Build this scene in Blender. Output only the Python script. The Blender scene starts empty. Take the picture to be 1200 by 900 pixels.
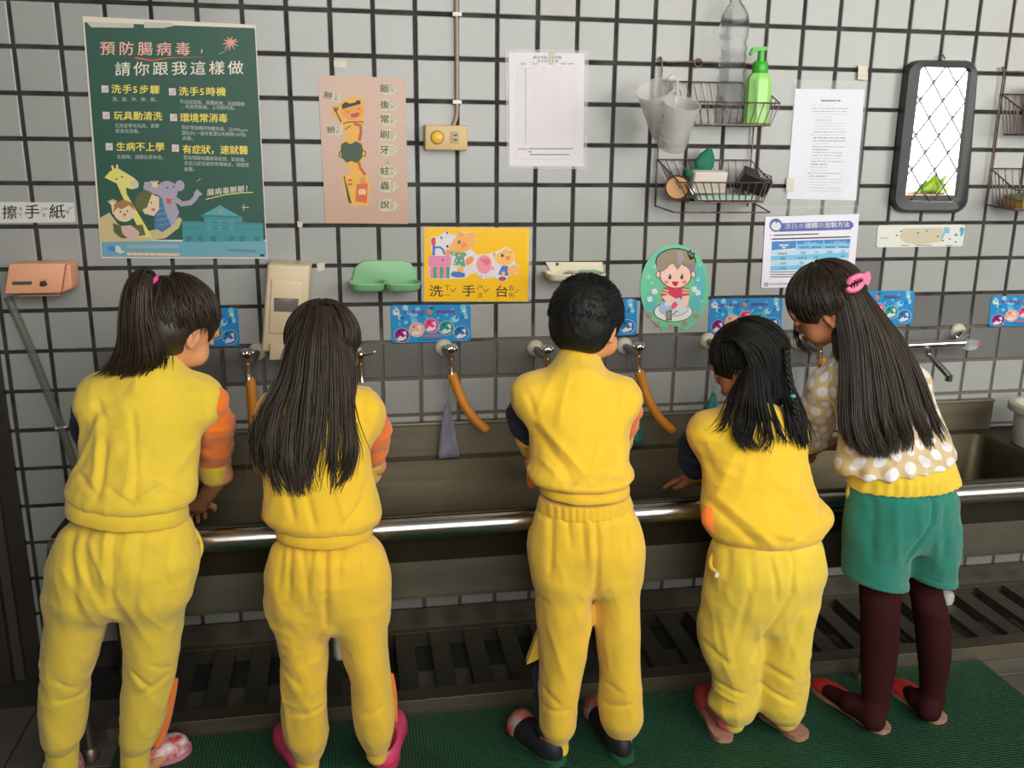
import bpy, bmesh, math, random
import numpy as np
import openvdb as vdb
from mathutils import Vector, Matrix, Quaternion
from mathutils.geometry import tessellate_polygon

SC = bpy.context.scene
COL = SC.collection
random.seed(7)

# ------------------------------------------------------------------ camera
CAM = Vector((0.80360, -2.52892, 1.48964))
CR = Vector((0.98453823, -0.17489619, 0.00978717))
CU = Vector((0.03452428, 0.24851639, 0.96801223))
CB = Vector((-0.17173393, -0.95270716, 0.25071205))
FPX = 1050.0
cd = bpy.data.cameras.new('camera'); cam = bpy.data.objects.new('camera', cd); COL.objects.link(cam)
cd.sensor_width = 36.0; cd.sensor_fit = 'HORIZONTAL'; cd.lens = 36.0 * FPX / 1200.0
cd.clip_start = 0.02; cd.clip_end = 200
cam.matrix_world = Matrix(((CR.x, CU.x, CB.x, CAM.x), (CR.y, CU.y, CB.y, CAM.y), (CR.z, CU.z, CB.z, CAM.z), (0, 0, 0, 1)))
SC.camera = cam

# ------------------------------------------------------------------ daylight
SC.view_settings.view_transform = 'Standard'; SC.view_settings.look = 'None'
SC.view_settings.gamma = 1.0; SC.view_settings.use_curve_mapping = False
SC.view_settings.exposure = 0.0
world = bpy.data.worlds.new('overcast_sky'); SC.world = world; world.use_nodes = True
wn = world.node_tree.nodes; wn['Background'].inputs[0].default_value = (1.0, 0.975, 0.925, 1); wn['Background'].inputs[1].default_value = 7.3

def area(name, loc, target, sx, sy, power, col, portal=False):
    l = bpy.data.lights.new(name, 'AREA'); l.shape = 'RECTANGLE'; l.size = sx; l.size_y = sy; l.energy = power; l.color = col
    o = bpy.data.objects.new(name, l); COL.objects.link(o); o.location = loc
    d = (Vector(target) - Vector(loc)).normalized(); o.rotation_euler = d.to_track_quat('-Z', 'Y').to_euler()
    if portal: l.cycles.is_portal = True
    return o
# openings of the room: a long grilled window behind the camera (W*), the sky outside shines through it
WX0, WX1, WZ0, WZ1, WYY = 0.1, 6.5, 1.17, 3.40, -3.4
area('window_light', ((WX0 + WX1) / 2, WYY - 0.02, (WZ0 + WZ1) / 2), ((WX0 + WX1) / 2, 0, (WZ0 + WZ1) / 2), WX1 - WX0, WZ1 - WZ0, 1, (1, 1, 1), True)
RX = 7.4                     # right end of the room

def at(px, py, Y):
    d = CR * ((px - 600) / FPX) - CU * ((py - 450) / FPX) - CB
    t = (Y - CAM.y) / d.y
    return CAM + d * t
def atz(px, py, Z):
    d = CR * ((px - 600) / FPX) - CU * ((py - 450) / FPX) - CB
    t = (Z - CAM.z) / d.z
    return CAM + d * t

# ------------------------------------------------------------------ materials
MATS = {}
def mat(name, col, rough=0.5, metal=0.0, bump=0.0, bscale=200.0, spec=0.5, var=0.0, vscale=8.0, col2=None, sheen=0.0, trans=0.0, alpha=1.0, ior=1.45, sss=0.0, coat=0.0, stretch=None):
    if name in MATS: return MATS[name]
    m = bpy.data.materials.new(name); m.use_nodes = True; nt = m.node_tree; n = nt.nodes; b = n['Principled BSDF']
    b.inputs['Base Color'].default_value = (*col, 1); b.inputs['Roughness'].default_value = rough
    b.inputs['Metallic'].default_value = metal; b.inputs['Specular IOR Level'].default_value = spec
    b.inputs['IOR'].default_value = ior; b.inputs['Transmission Weight'].default_value = trans; b.inputs['Alpha'].default_value = alpha
    b.inputs['Coat Weight'].default_value = coat
    if sheen: b.inputs['Sheen Weight'].default_value = sheen; b.inputs['Sheen Roughness'].default_value = 0.6
    if sss: b.inputs['Subsurface Weight'].default_value = sss; b.inputs['Subsurface Radius'].default_value = (0.012, 0.005, 0.003); b.inputs['Subsurface Scale'].default_value = 0.5
    tc = n.new('ShaderNodeTexCoord'); mp = n.new('ShaderNodeMapping'); nt.links.new(tc.outputs['Object'], mp.inputs[0])
    if stretch: mp.inputs['Scale'].default_value = stretch
    if var or col2:
        t = n.new('ShaderNodeTexNoise'); t.inputs['Scale'].default_value = vscale; t.inputs['Detail'].default_value = 6
        nt.links.new(mp.outputs[0], t.inputs['Vector'])
        r = n.new('ShaderNodeValToRGB'); c2 = col2 or tuple(max(0, c * (1 - var)) for c in col)
        r.color_ramp.elements[0].position = 0.35; r.color_ramp.elements[0].color = (*c2, 1)
        r.color_ramp.elements[1].position = 0.65; r.color_ramp.elements[1].color = (*col, 1)
        nt.links.new(t.outputs['Fac'], r.inputs[0]); nt.links.new(r.outputs[0], b.inputs['Base Color'])
    if bump:
        t = n.new('ShaderNodeTexNoise'); t.inputs['Scale'].default_value = bscale; t.inputs['Detail'].default_value = 3
        nt.links.new(mp.outputs[0], t.inputs['Vector'])
        k = n.new('ShaderNodeBump'); k.inputs['Strength'].default_value = bump; k.inputs['Distance'].default_value = 0.002
        nt.links.new(t.outputs['Fac'], k.inputs['Height']); nt.links.new(k.outputs[0], b.inputs['Normal'])
    MATS[name] = m
    return m
def sr(r, g, b):          # sRGB 0-255 -> linear
    f = lambda c: (c / 255 / 12.92) if c / 255 <= 0.04045 else ((c / 255 + 0.055) / 1.055) ** 2.4
    return (f(r), f(g), f(b))

# ------------------------------------------------------------------ object helpers
def tag(o, label=None, cat=None, group=None, kind=None):
    if label: o['label'] = label
    if cat: o['category'] = cat
    if group: o['group'] = group
    if kind: o['kind'] = kind
    return o
def root(name, loc, label, cat, group=None):
    o = bpy.data.objects.new(name, None); COL.objects.link(o); o.location = loc; o.empty_display_size = 0.05
    return tag(o, label, cat, group)
def wloc(p):
    return p.location.copy() if p.parent is None else wloc(p.parent) + p.matrix_parent_inverse.translation + p.location
def link(name, me, mats, parent=None, smooth=False):
    o = bpy.data.objects.new(name, me); COL.objects.link(o)
    for m in (mats if isinstance(mats, (list, tuple)) else [mats]): me.materials.append(m)
    if smooth: me.shade_smooth()
    if parent is not None:
        o.parent = parent
        o.matrix_parent_inverse = Matrix.Translation(-wloc(parent))
    return o
def mesh(name, verts, faces, mats, parent=None, smooth=False):
    me = bpy.data.meshes.new(name); me.from_pydata([tuple(v) for v in verts], [], faces); me.update()
    return link(name, me, mats, parent, smooth)
class B:                  # a little mesh collector
    def __init__(s): s.v = []; s.f = []; s.m = []
    def add(s, vs, fs, mi=0):
        n = len(s.v); s.v += [tuple(v) for v in vs]; s.f += [tuple(i + n for i in f) for f in fs]; s.m += [mi] * len(fs)
    def box(s, x0, x1, y0, y1, z0, z1, mi=0, bev=0.0):
        if bev <= 0:
            s.add([(x0, y0, z0), (x1, y0, z0), (x1, y1, z0), (x0, y1, z0), (x0, y0, z1), (x1, y0, z1), (x1, y1, z1), (x0, y1, z1)],
                  [(0, 3, 2, 1), (4, 5, 6, 7), (0, 1, 5, 4), (1, 2, 6, 5), (2, 3, 7, 6), (3, 0, 4, 7)], mi)
        else:
            bm = bmesh.new(); bmesh.ops.create_cube(bm, size=1)
            for v in bm.verts: v.co = ((x0 + x1) / 2 + v.co.x * (x1 - x0), (y0 + y1) / 2 + v.co.y * (y1 - y0), (z0 + z1) / 2 + v.co.z * (z1 - z0))
            bmesh.ops.bevel(bm, geom=bm.edges[:], offset=bev, segments=2, affect='EDGES', profile=0.6)
            s.bm(bm, mi)
    def bm(s, bm, mi=0):
        bm.verts.index_update(); s.add([v.co.copy() for v in bm.verts], [[v.index for v in f.verts] for f in bm.faces], mi); bm.free()
    def tube(s, pts, r, n=8, mi=0, cap=True, flat=1.0):
        pts = [Vector(p) for p in pts]; rs = r if isinstance(r, (list, tuple)) else [r] * len(pts)
        vs = []; up = None
        for i, p in enumerate(pts):
            t = (pts[min(i + 1, len(pts) - 1)] - pts[max(i - 1, 0)])
            t = t.normalized() if t.length > 1e-9 else Vector((0, 0, 1))
            if up is None:
                up = Vector((0, 0, 1)) if abs(t.z) < 0.9 else Vector((1, 0, 0))
            up = (up - t * up.dot(t)); up = up.normalized() if up.length > 1e-6 else t.orthogonal().normalized()
            sd = t.cross(up)
            for k in range(n):
                a = 2 * math.pi * k / n
                vs.append(p + up * (math.cos(a) * rs[i] * flat) + sd * (math.sin(a) * rs[i]))
        fs = []
        for i in range(len(pts) - 1):
            for k in range(n):
                a, b_ = i * n + k, i * n + (k + 1) % n
                fs.append((a, b_, b_ + n, a + n))
        if cap:
            fs.append(tuple(range(n))[::-1]); fs.append(tuple(range((len(pts) - 1) * n, len(pts) * n)))
        s.add(vs, fs, mi)
    def lathe(s, prof, c, axis=(0, 0, 1), n=24, mi=0, sx=1.0, sy=1.0):
        q = Vector((0, 0, 1)).rotation_difference(Vector(axis).normalized()); c = Vector(c); vs = []; fs = []
        for (r, h) in prof:
            for k in range(n):
                a = 2 * math.pi * k / n; vs.append(c + q @ Vector((r * math.cos(a) * sx, r * math.sin(a) * sy, h)))
        for i in range(len(prof) - 1):
            for k in range(n):
                a, b_ = i * n + k, i * n + (k + 1) % n; fs.append((a, b_, b_ + n, a + n))
        if prof[0][0] > 1e-5: fs.append(tuple(range(n))[::-1])
        if prof[-1][0] > 1e-5: fs.append(tuple(range((len(prof) - 1) * n, len(prof) * n)))
        s.add(vs, fs, mi)
    def prism(s, poly, y0, y1, mi=0, bev=0.0):     # poly: list of (x,z) or Vectors, extruded along Y
        bm = bmesh.new(); vs = [bm.verts.new((p[0], y0, p[-1])) for p in poly]; f = bm.faces.new(vs)
        r = bmesh.ops.extrude_face_region(bm, geom=[f])
        for e in r['geom']:
            if isinstance(e, bmesh.types.BMVert): e.co.y = y1
        if bev:
            es = [e for e in bm.edges if abs(e.verts[0].co.y - y0) < 1e-6 and abs(e.verts[1].co.y - y0) < 1e-6]
            bmesh.ops.bevel(bm, geom=es, offset=bev, segments=3, affect='EDGES', profile=0.5)
        bmesh.ops.recalc_face_normals(bm, faces=bm.faces[:]); s.bm(bm, mi)
    def build(s, name, mats, parent=None, smooth=False, angle=None):
        me = bpy.data.meshes.new(name); me.from_pydata(s.v, [], s.f)
        bm = bmesh.new(); bm.from_mesh(me); bmesh.ops.recalc_face_normals(bm, faces=bm.faces[:]); bm.to_mesh(me); bm.free()
        if isinstance(mats, (list, tuple)) and len(mats) > 1: me.polygons.foreach_set('material_index', s.m)
        me.update()
        if smooth or angle: me.shade_smooth()
        if angle:
            try: me.set_sharp_from_angle(angle=math.radians(angle))
            except Exception: pass
        return link(name, me, mats, parent)
def catmull(P, n):
    P = [Vector(p) for p in P]; out = []
    Q = [P[0] * 2 - P[1]] + P + [P[-1] * 2 - P[-2]]
    for i in range(1, len(Q) - 2):
        for j in range(n):
            t = j / n; a, b_, c, d = Q[i - 1], Q[i], Q[i + 1], Q[i + 2]
            out.append(0.5 * ((2 * b_) + (c - a) * t + (2 * a - 5 * b_ + 4 * c - d) * t * t + (3 * b_ - a - 3 * c + d) * t ** 3))
    out.append(P[-1]); return out
def bil(q, u, v):          # quad TL,TR,BR,BL ; u right, v down
    a = (q[0][0] + (q[1][0] - q[0][0]) * u, q[0][1] + (q[1][1] - q[0][1]) * u)
    b_ = (q[3][0] + (q[2][0] - q[3][0]) * u, q[3][1] + (q[2][1] - q[3][1]) * u)
    return (a[0] + (b_[0] - a[0]) * v, a[1] + (b_[1] - a[1]) * v)
def rrect(q, r, n=6):      # rounded quad outline in pixels, r = radius in px
    w = (q[1][0] - q[0][0] + q[2][0] - q[3][0]) / 2; h = (q[3][1] - q[0][1] + q[2][1] - q[1][1]) / 2
    ru, rv = r / w, r / h; out = []
    for cu, cv, a0 in ((1 - ru, rv, -90), (1 - ru, 1 - rv, 0), (ru, 1 - rv, 90), (ru, rv, 180)):
        for k in range(n + 1):
            a = math.radians(a0 + 90 * k / n); out.append(bil(q, cu + ru * math.cos(a), cv + rv * math.sin(a)))
    return out
def ell(cx, cy, rx, ry, n=20, a0=0, a1=360, rot=0):
    o = []
    for k in range(n if a1 - a0 >= 360 else n + 1):
        a = math.radians(a0 + (a1 - a0) * k / n); x, y = rx * math.cos(a), ry * math.sin(a); r = math.radians(rot)
        o.append((cx + x * math.cos(r) - y * math.sin(r), cy + x * math.sin(r) + y * math.cos(r)))
    return o
# ------------------------------------------------------------------ the room
GR = 0.11; ZT = 1.84          # tile pitch; height of grout line 0
def tile_mat(name, base, dirt):
    m = mat(name, base, rough=0.22, bump=0.12, bscale=14.0, spec=0.5)
    nt = m.node_tree; n = nt.nodes; b = n['Principled BSDF']
    geo = n.new('ShaderNodeNewGeometry'); tx = n.new('ShaderNodeTexNoise'); tx.inputs['Scale'].default_value = 3.0; tx.inputs['Detail'].default_value = 8
    nt.links.new(geo.outputs['Position'], tx.inputs['Vector'])
    mr = n.new('ShaderNodeMapRange'); mr.inputs[1].default_value = 0.0; mr.inputs[2].default_value = 1.0; mr.inputs[3].default_value = 0.90; mr.inputs[4].default_value = 1.08
    nt.links.new(geo.outputs['Random Per Island'], mr.inputs[0])
    mx = n.new('ShaderNodeMix'); mx.data_type = 'RGBA'; mx.inputs[6].default_value = (*base, 1); mx.inputs[7].default_value = (*dirt, 1)
    r2 = n.new('ShaderNodeValToRGB'); r2.color_ramp.elements[0].position = 0.5; r2.color_ramp.elements[1].position = 0.78
    nt.links.new(tx.outputs['Fac'], r2.inputs[0]); nt.links.new(r2.outputs[0], mx.inputs[0])
    hs = n.new('ShaderNodeHueSaturation'); nt.links.new(mx.outputs[2], hs.inputs['Color']); nt.links.new(mr.outputs[0], hs.inputs['Value']); nt.links.new(hs.outputs[0], b.inputs['Base Color'])
    return m
M_tile = tile_mat('pale_blue_grey_tile', (0.335, 0.343, 0.328), (0.31, 0.312, 0.28))
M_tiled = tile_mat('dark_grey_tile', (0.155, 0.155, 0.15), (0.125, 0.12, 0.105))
M_grout = mat('black_grout', (0.014, 0.014, 0.013), 0.85, bump=0.5, bscale=150, col2=(0.05, 0.047, 0.04), vscale=14)
nt = M_grout.node_tree; n = nt.nodes      # the grout gets pale and limey low on the wall
rampn = [x for x in n if x.type == 'VALTORGB'][0]
geo = n.new('ShaderNodeNewGeometry'); sp = n.new('ShaderNodeSeparateXYZ'); nt.links.new(geo.outputs['Position'], sp.inputs[0])
nz = n.new('ShaderNodeTexNoise'); nz.inputs['Scale'].default_value = 9; nt.links.new(geo.outputs['Position'], nz.inputs['Vector'])
ad = n.new('ShaderNodeMath'); ad.operation = 'MULTIPLY_ADD'; ad.inputs[1].default_value = 0.35; nt.links.new(nz.outputs['Fac'], ad.inputs[0]); nt.links.new(sp.outputs['Z'], ad.inputs[2])
mr = n.new('ShaderNodeMapRange'); mr.inputs[1].default_value = 1.20; mr.inputs[2].default_value = 1.10; mr.inputs[3].default_value = 0; mr.inputs[4].default_value = 1
nt.links.new(ad.outputs[0], mr.inputs[0])
mr2 = n.new('ShaderNodeMapRange'); mr2.inputs[1].default_value = 0.0; mr2.inputs[2].default_value = 0.8; nt.links.new(sp.outputs['X'], mr2.inputs[0])
ml = n.new('ShaderNodeMath'); ml.operation = 'MULTIPLY'; nt.links.new(mr.outputs[0], ml.inputs[0]); nt.links.new(mr2.outputs[0], ml.inputs[1])
mx = n.new('ShaderNodeMix'); mx.data_type = 'RGBA'; mx.inputs[7].default_value = (0.13, 0.12, 0.10, 1)
nt.links.new(ml.outputs[0], mx.inputs[0]); nt.links.new(rampn.outputs[0], mx.inputs[6]); nt.links.new(mx.outputs[2], n['Principled BSDF'].inputs['Base Color'])

wb = B(); wb.box(-1.6, RX, 0.006, 0.16, 0, 3.6)
wall_back = tag(wb.build('wall_back', M_grout), 'back wall of pale blue-grey square tiles with black grout', kind='structure')
def tile_geo(w, h):
    b_, d = 0.0022, 0.0062
    vs = []; 
    for (i, y) in ((0.0, d), (0.0, 0.0016), (b_, 0.0)):
        vs += [(i, y, i), (w - i, y, i), (w - i, y, h - i), (i, y, h - i)]
    fs = [(8, 9, 10, 11)]
    for k in (0, 4):
        for a in range(4): c = (a + 1) % 4; fs.append((k + a, k + c, k + 4 + c, k + 4 + a))
    return vs, fs
TW = 0.0992
def tile_mesh(nm, m_):
    vs, fs = tile_geo(TW, TW); me = bpy.data.meshes.new(nm); me.from_pydata(vs, [], fs); me.materials.append(m_); me.update(); return me
ME_t = tile_mesh('tile', M_tile); ME_td = tile_mesh('tile_dark', M_tiled)
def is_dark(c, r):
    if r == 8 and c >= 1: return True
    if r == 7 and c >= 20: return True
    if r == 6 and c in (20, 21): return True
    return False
rest = {0: B(), 1: B()}; cnt = 0
rg = random.Random(3)
for r in range(-16, 17):
    for c in range(-15, 67):
        x = c * GR + (GR - TW) / 2; z = ZT - (r + 1) * GR + (GR - TW) / 2
        if x + TW > RX - 0.01 or z < 0: continue
        dk = is_dark(c, r); dx, dz, dy = rg.uniform(-.0006, .0006), rg.uniform(-.0006, .0006), rg.uniform(-.0004, .0004)
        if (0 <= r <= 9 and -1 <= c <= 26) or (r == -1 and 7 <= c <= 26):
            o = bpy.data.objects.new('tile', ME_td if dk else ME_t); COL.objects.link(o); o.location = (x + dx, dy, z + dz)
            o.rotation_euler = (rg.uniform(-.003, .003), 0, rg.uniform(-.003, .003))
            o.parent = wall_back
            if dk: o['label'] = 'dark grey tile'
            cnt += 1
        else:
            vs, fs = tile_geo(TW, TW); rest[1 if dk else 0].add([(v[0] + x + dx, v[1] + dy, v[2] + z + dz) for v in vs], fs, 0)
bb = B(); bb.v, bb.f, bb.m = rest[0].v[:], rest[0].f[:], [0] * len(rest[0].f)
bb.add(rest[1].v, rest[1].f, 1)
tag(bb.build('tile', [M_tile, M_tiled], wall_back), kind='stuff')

# floor of brown-grey tiles
M_floorg = mat('floor_joint', (0.03, 0.028, 0.024), 0.9)
M_ftile = mat('brown_grey_floor_tile', (0.115, 0.102, 0.085), 0.45, col2=(0.085, 0.077, 0.066), vscale=7, bump=0.3, bscale=60)
fb = B(); fb.box(-1.7, RX + .1, WYY - .14, 0.16, -0.06, -0.003)
floor = tag(fb.build('floor', M_floorg), 'floor of brown-grey tiles', kind='structure')
P0 = atz(45, 826, 0); 
fx, fy = 0.30, 0.30
bm = bmesh.new(); bmesh.ops.create_cube(bm, size=1)
for v in bm.verts: v.co = (v.co.x * (fx - .006), v.co.y * (fy - .006), v.co.z * 0.012 - 0.006)
bmesh.ops.bevel(bm, geom=[e for e in bm.edges if e.verts[0].co.z > -0.002 and e.verts[1].co.z > -0.002], offset=0.0015, segments=1, affect='EDGES')
ME_f = bpy.data.meshes.new('floor_tile'); bm.to_mesh(ME_f); bm.free(); ME_f.materials.append(M_ftile)
ft = B(); 
for i in range(-6, 25):
    for j in range(-15, 2):
        x = P0.x + (i + .5) * fx; y = P0.y + (j + .5) * fy
        if x - fx / 2 < -1.6 or x + fx / 2 > RX or y + fy / 2 > 0.0 or y - fy / 2 < WYY: continue
        if -1.6 < x < 0.5 or (2.5 < x < 3.4 and y > -1.2):
            o = bpy.data.objects.new('tile', ME_f); COL.objects.link(o); o.location = (x, y, 0); o.parent = floor
        else:
            ft.add([(v.co.x + x, v.co.y + y, v.co.z) for v in ME_f.vertices], [tuple(p.vertices) for p in ME_f.polygons])
tag(ft.build('tile', M_ftile, floor), kind='stuff')

M_plaster = mat('off_white_plaster', (0.30, 0.29, 0.26), 0.9, var=0.1, vscale=3, bump=0.2, bscale=40)
M_cream = mat('dull_brown_paint', (0.13, 0.12, 0.105), 0.85, var=0.1, vscale=2)
c_ = B(); c_.box(-1.6, RX, WYY, 0.16, 3.6, 3.7); tag(c_.build('ceiling', M_plaster), 'plain plaster ceiling', kind='structure')
c_ = B(); c_.box(-1.7, -1.6, WYY, 0.16, 0, 3.7); tag(c_.build('wall_left', M_cream), 'plain painted left wall', kind='structure')
c_ = B(); c_.box(RX, RX + .1, WYY, 0.16, 0, 3.7); tag(c_.build('wall_right', M_cream), 'plain painted right wall', kind='structure')
c_ = B()
c_.box(-1.7, WX0, WYY - .14, WYY, 0, 3.7); c_.box(WX1, RX + .1, WYY - .14, WYY, 0, 3.7)
c_.box(WX0, WX1, WYY - .14, WYY, 0, WZ0); c_.box(WX0, WX1, WYY - .14, WYY, WZ1, 3.7)
tag(c_.build('wall_front', M_cream), 'wall behind the camera with a long grilled opening', kind='structure')
M_iron = mat('grey_iron_grille', (0.10, 0.10, 0.10), 0.5, metal=0.6)
M_white = mat('white_painted_frame', (0.7, 0.7, 0.68), 0.5)
c_ = B()
for x0, x1, z0, z1 in ((WX0, WX1, WZ0, WZ0 + .05), (WX0, WX1, WZ1 - .05, WZ1), (WX0, WX0 + .05, WZ0, WZ1), (WX1 - .05, WX1, WZ0, WZ1)):
    c_.box(x0, x1, WYY - .09, WYY - .05, z0, z1)
for k in range(1, 3):
    x = WX0 + (WX1 - WX0) * k / 4; c_.box(x - .02, x + .02, WYY - .09, WYY - .05, WZ0, WZ1)
win = tag(c_.build('window_1', M_white), 'long window with a diamond wire grille behind the camera', kind='structure')
g = B(); dw, dh = 0.178, 0.235; zc = WZ0; H = WZ1 - WZ0; Wd = WX1 - WX0
def clipseg(x0, z0, x1, z1):
    t0, t1 = 0, 1
    for p, q in ((-(x1 - x0), x0 - WX0), (x1 - x0, WX1 - x0), (-(z1 - z0), z0 - WZ0), (z1 - z0, WZ1 - z0)):
        if abs(p) < 1e-9: continue
        t = q / p
        if p < 0: t0 = max(t0, t)
        else: t1 = min(t1, t)
    return (t0, t1) if t0 < t1 else None
for s_ in (1, -1):
    run = H * dw / dh
    k = -int(run / dw) - 2
    while k * dw < Wd + run + dw:
        xa = WX0 + k * dw; xb = xa + s_ * run
        if s_ < 0: xa, xb = xa + 0, xa - run
        c2 = clipseg(xa, WZ0, xb, WZ1)
        if c2:
            t0, t1 = c2
            g.tube([(xa + (xb - xa) * t, WYY + .012 * s_ - .04, WZ0 + H * t) for t in (t0, t1)], 0.0062, 5)
        k += 1
i = 0
while i * dh / 2 < H:
    k = 0
    while k * dw < Wd:
        x = WX0 + k * dw + (dw / 2 if i % 2 else 0); z = WZ0 + i * dh / 2
        if x < WX1: g.box(x - .008, x + .008, WYY - .055, WYY - .025, z - .010, z + .010)
        k += 1
    i += 1
gr = g.build('grille', M_iron, win); tag(gr, kind='stuff')
# planter with leaves outside the window, seen only in the mirror
pl = root('potted_plant', (5.12, WYY - .42, 1.02), 'yellow-green leafy plant outside the grilled window, seen in the mirror', 'plant')
M_leaf = mat('bright_leaf', (0.35, 0.55, 0.05), 0.5); M_pot = mat('terracotta', (0.3, 0.12, 0.06), 0.8)
p_ = B(); p_.lathe([(.10, 0), (.13, .18), (.14, .2), (.12, .2), (.11, .17), (0, .16)], (5.12, WYY - .42, 1.02)); p_.build('pot', M_pot, pl)
p_ = B(); rp = random.Random(5)
for k in range(26):
    a = rp.uniform(0, 6.28); l = rp.uniform(.15, .34); e = rp.uniform(.3, 1.3)
    d = Vector((math.cos(a) * math.cos(e), math.sin(a) * math.cos(e), math.sin(e))); s_ = d.cross(Vector((0, 0, 1))).normalized() * l * .2
    o_ = Vector((5.12, WYY - .42, 1.13)); p_.add([o_, o_ + d * l * .5 + s_, o_ + d * l + Vector((0, 0, -.03)), o_ + d * l * .5 - s_], [(0, 1, 2, 3)])
p_.build('foliage', M_leaf, pl)
c_ = B(); c_.box(WX0 - .5, WX1 + .8, WYY - .75, WYY - .14, .96, 1.02); tag(c_.build('window_ledge', M_white), 'concrete ledge outside the grilled window', kind='structure')

# dark steel door jamb at the far left
M_jamb = mat('dark_brown_steel_jamb', (0.06, 0.052, 0.045), 0.4, metal=0.3, bump=0.15, bscale=30, var=0.2)
M_jamb2 = mat('dull_steel_jamb_lip', (0.12, 0.11, 0.10), 0.35, metal=0.5)
c_ = B(); c_.box(-.60, -.190, -.055, .03, 0, 2.2, 0, .003); c_.box(-.190, -.165, -.032, .03, 0, 2.2, 1); c_.box(-.165, -.124, -.020, .03, 0, 2.2, 0, .002)
tag(c_.build('trim_1', [M_jamb, M_jamb2]), 'dark brown steel door jamb at the left end of the tiled wall', kind='structure')

# green ribbed mat
m = mat('green_ribbed_rubber', (0.006, 0.075, 0.03), 0.55, var=0.3, vscale=5)
nt = m.node_tree; n = nt.nodes; tc = n.new('ShaderNodeTexCoord'); wv = n.new('ShaderNodeTexWave'); wv.inputs['Scale'].default_value = 38; wv.bands_direction = 'X'; wv.inputs['Distortion'].default_value = 0.3
nt.links.new(tc.outputs['Object'], wv.inputs['Vector']); wv2 = n.new('ShaderNodeTexWave'); wv2.inputs['Scale'].default_value = 38; wv2.bands_direction = 'Y'; nt.links.new(tc.outputs['Object'], wv2.inputs['Vector'])
mn = n.new('ShaderNodeMath'); mn.operation = 'ADD'; nt.links.new(wv.outputs['Fac'], mn.inputs[0]); nt.links.new(wv2.outputs['Fac'], mn.inputs[1])
bp = n.new('ShaderNodeBump'); bp.inputs['Strength'].default_value = 0.8; bp.inputs['Distance'].default_value = 0.004
nt.links.new(mn.outputs[0], bp.inputs['Height']); nt.links.new(bp.outputs[0], n['Principled BSDF'].inputs['Normal'])
c_ = B(); c_.box(.172, 2.645, -1.75, -.39, 0.0005, 0.008, 0, .003)
tag(c_.build('floor_mat', m), 'long green ribbed rubber mat on the floor before the trough', 'mat')
# ------------------------------------------------------------------ steel wash trough
def steel(name, base, rough, sx=(1, 1, 1)):
    m = mat(name, base, rough, metal=1.0, var=0.25, vscale=4, bump=0.06, bscale=60, stretch=sx)
    nt = m.node_tree; n = nt.nodes; t = n.new('ShaderNodeTexNoise'); t.inputs['Scale'].default_value = 6; t.inputs['Detail'].default_value = 8
    mr = n.new('ShaderNodeMapRange'); mr.inputs[3].default_value = rough - .08; mr.inputs[4].default_value = rough + .14
    nt.links.new(t.outputs['Fac'], mr.inputs[0]); nt.links.new(mr.outputs[0], n['Principled BSDF'].inputs['Roughness'])
    return m
M_steel = steel('brushed_stainless', (0.34, 0.30, 0.22), 0.48, (0.3, 1, 1))
M_steel2 = steel('polished_stainless_rim', (0.52, 0.50, 0.47), 0.22, (0.2, 1, 1))
M_steeld = steel('dull_stainless', (0.22, 0.205, 0.16), 0.5)
SX0, SX1 = 0.10, 3.25
tr = root('wash_trough', (SX0, -.45, 0), 'long stainless steel wash trough along the tiled wall', 'sink')
b = B(); b.box(SX0, 2.862, -.022, -.001, .60, .716, 0, .002); b.box(SX0, 2.862, -.028, -.001, .714, .722, 0, .0015); b.build('backsplash', M_steel, tr)
# rim flange with the basin opening
bx0, bx1, by0, by1, bz = .135, 2.80, -.449, -.062, .62
def rloop(x0, x1, y0, y1, r, z, n=6):
    o = []
    for cx, cy, a0 in ((x1 - r, y1 - r, 0), (x0 + r, y1 - r, 90), (x0 + r, y0 + r, 180), (x1 - r, y0 + r, 270)):
        for k in range(n + 1):
            a = math.radians(a0 + 90 * k / n); o.append((cx + r * math.cos(a), cy + r * math.sin(a), z))
    return o
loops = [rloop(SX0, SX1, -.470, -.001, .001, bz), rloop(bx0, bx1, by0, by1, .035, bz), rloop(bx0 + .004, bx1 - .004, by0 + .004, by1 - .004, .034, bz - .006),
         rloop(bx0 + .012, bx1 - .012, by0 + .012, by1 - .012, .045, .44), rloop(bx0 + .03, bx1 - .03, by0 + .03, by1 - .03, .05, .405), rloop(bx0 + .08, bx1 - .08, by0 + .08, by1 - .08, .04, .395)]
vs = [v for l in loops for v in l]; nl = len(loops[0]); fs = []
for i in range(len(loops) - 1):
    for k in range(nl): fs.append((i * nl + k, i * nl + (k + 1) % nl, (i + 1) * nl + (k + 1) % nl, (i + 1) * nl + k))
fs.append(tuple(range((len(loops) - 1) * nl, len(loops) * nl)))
bs = B(); bs.add(vs, fs); o = bs.build('basin', steel('shade_darkened_stainless', (0.115, 0.095, 0.062), 0.55), tr, angle=35); md = o.modifiers.new('t', 'SOLIDIFY'); md.thickness = .002; md.offset = 0  # darker copy of the trough steel: the basin's shade is put into its colour
b = B(); prof = []
cy, cz, R = -.476, .5925, .0278
for k in range(0, 15):
    a = math.radians(95 + k * 195 / 14); prof.append((cy + R * math.cos(a), cz + R * math.sin(a)))
pr2 = [(p[0] + (cy - p[0]) * .08, p[1] + (cz - p[1]) * .08) for p in prof]
vs = []
for x in (SX0, SX1): vs += [(x, p[0], p[1]) for p in prof] + [(x, p[0], p[1]) for p in pr2]
n1 = len(prof); n2 = 2 * n1; fs = []
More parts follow.
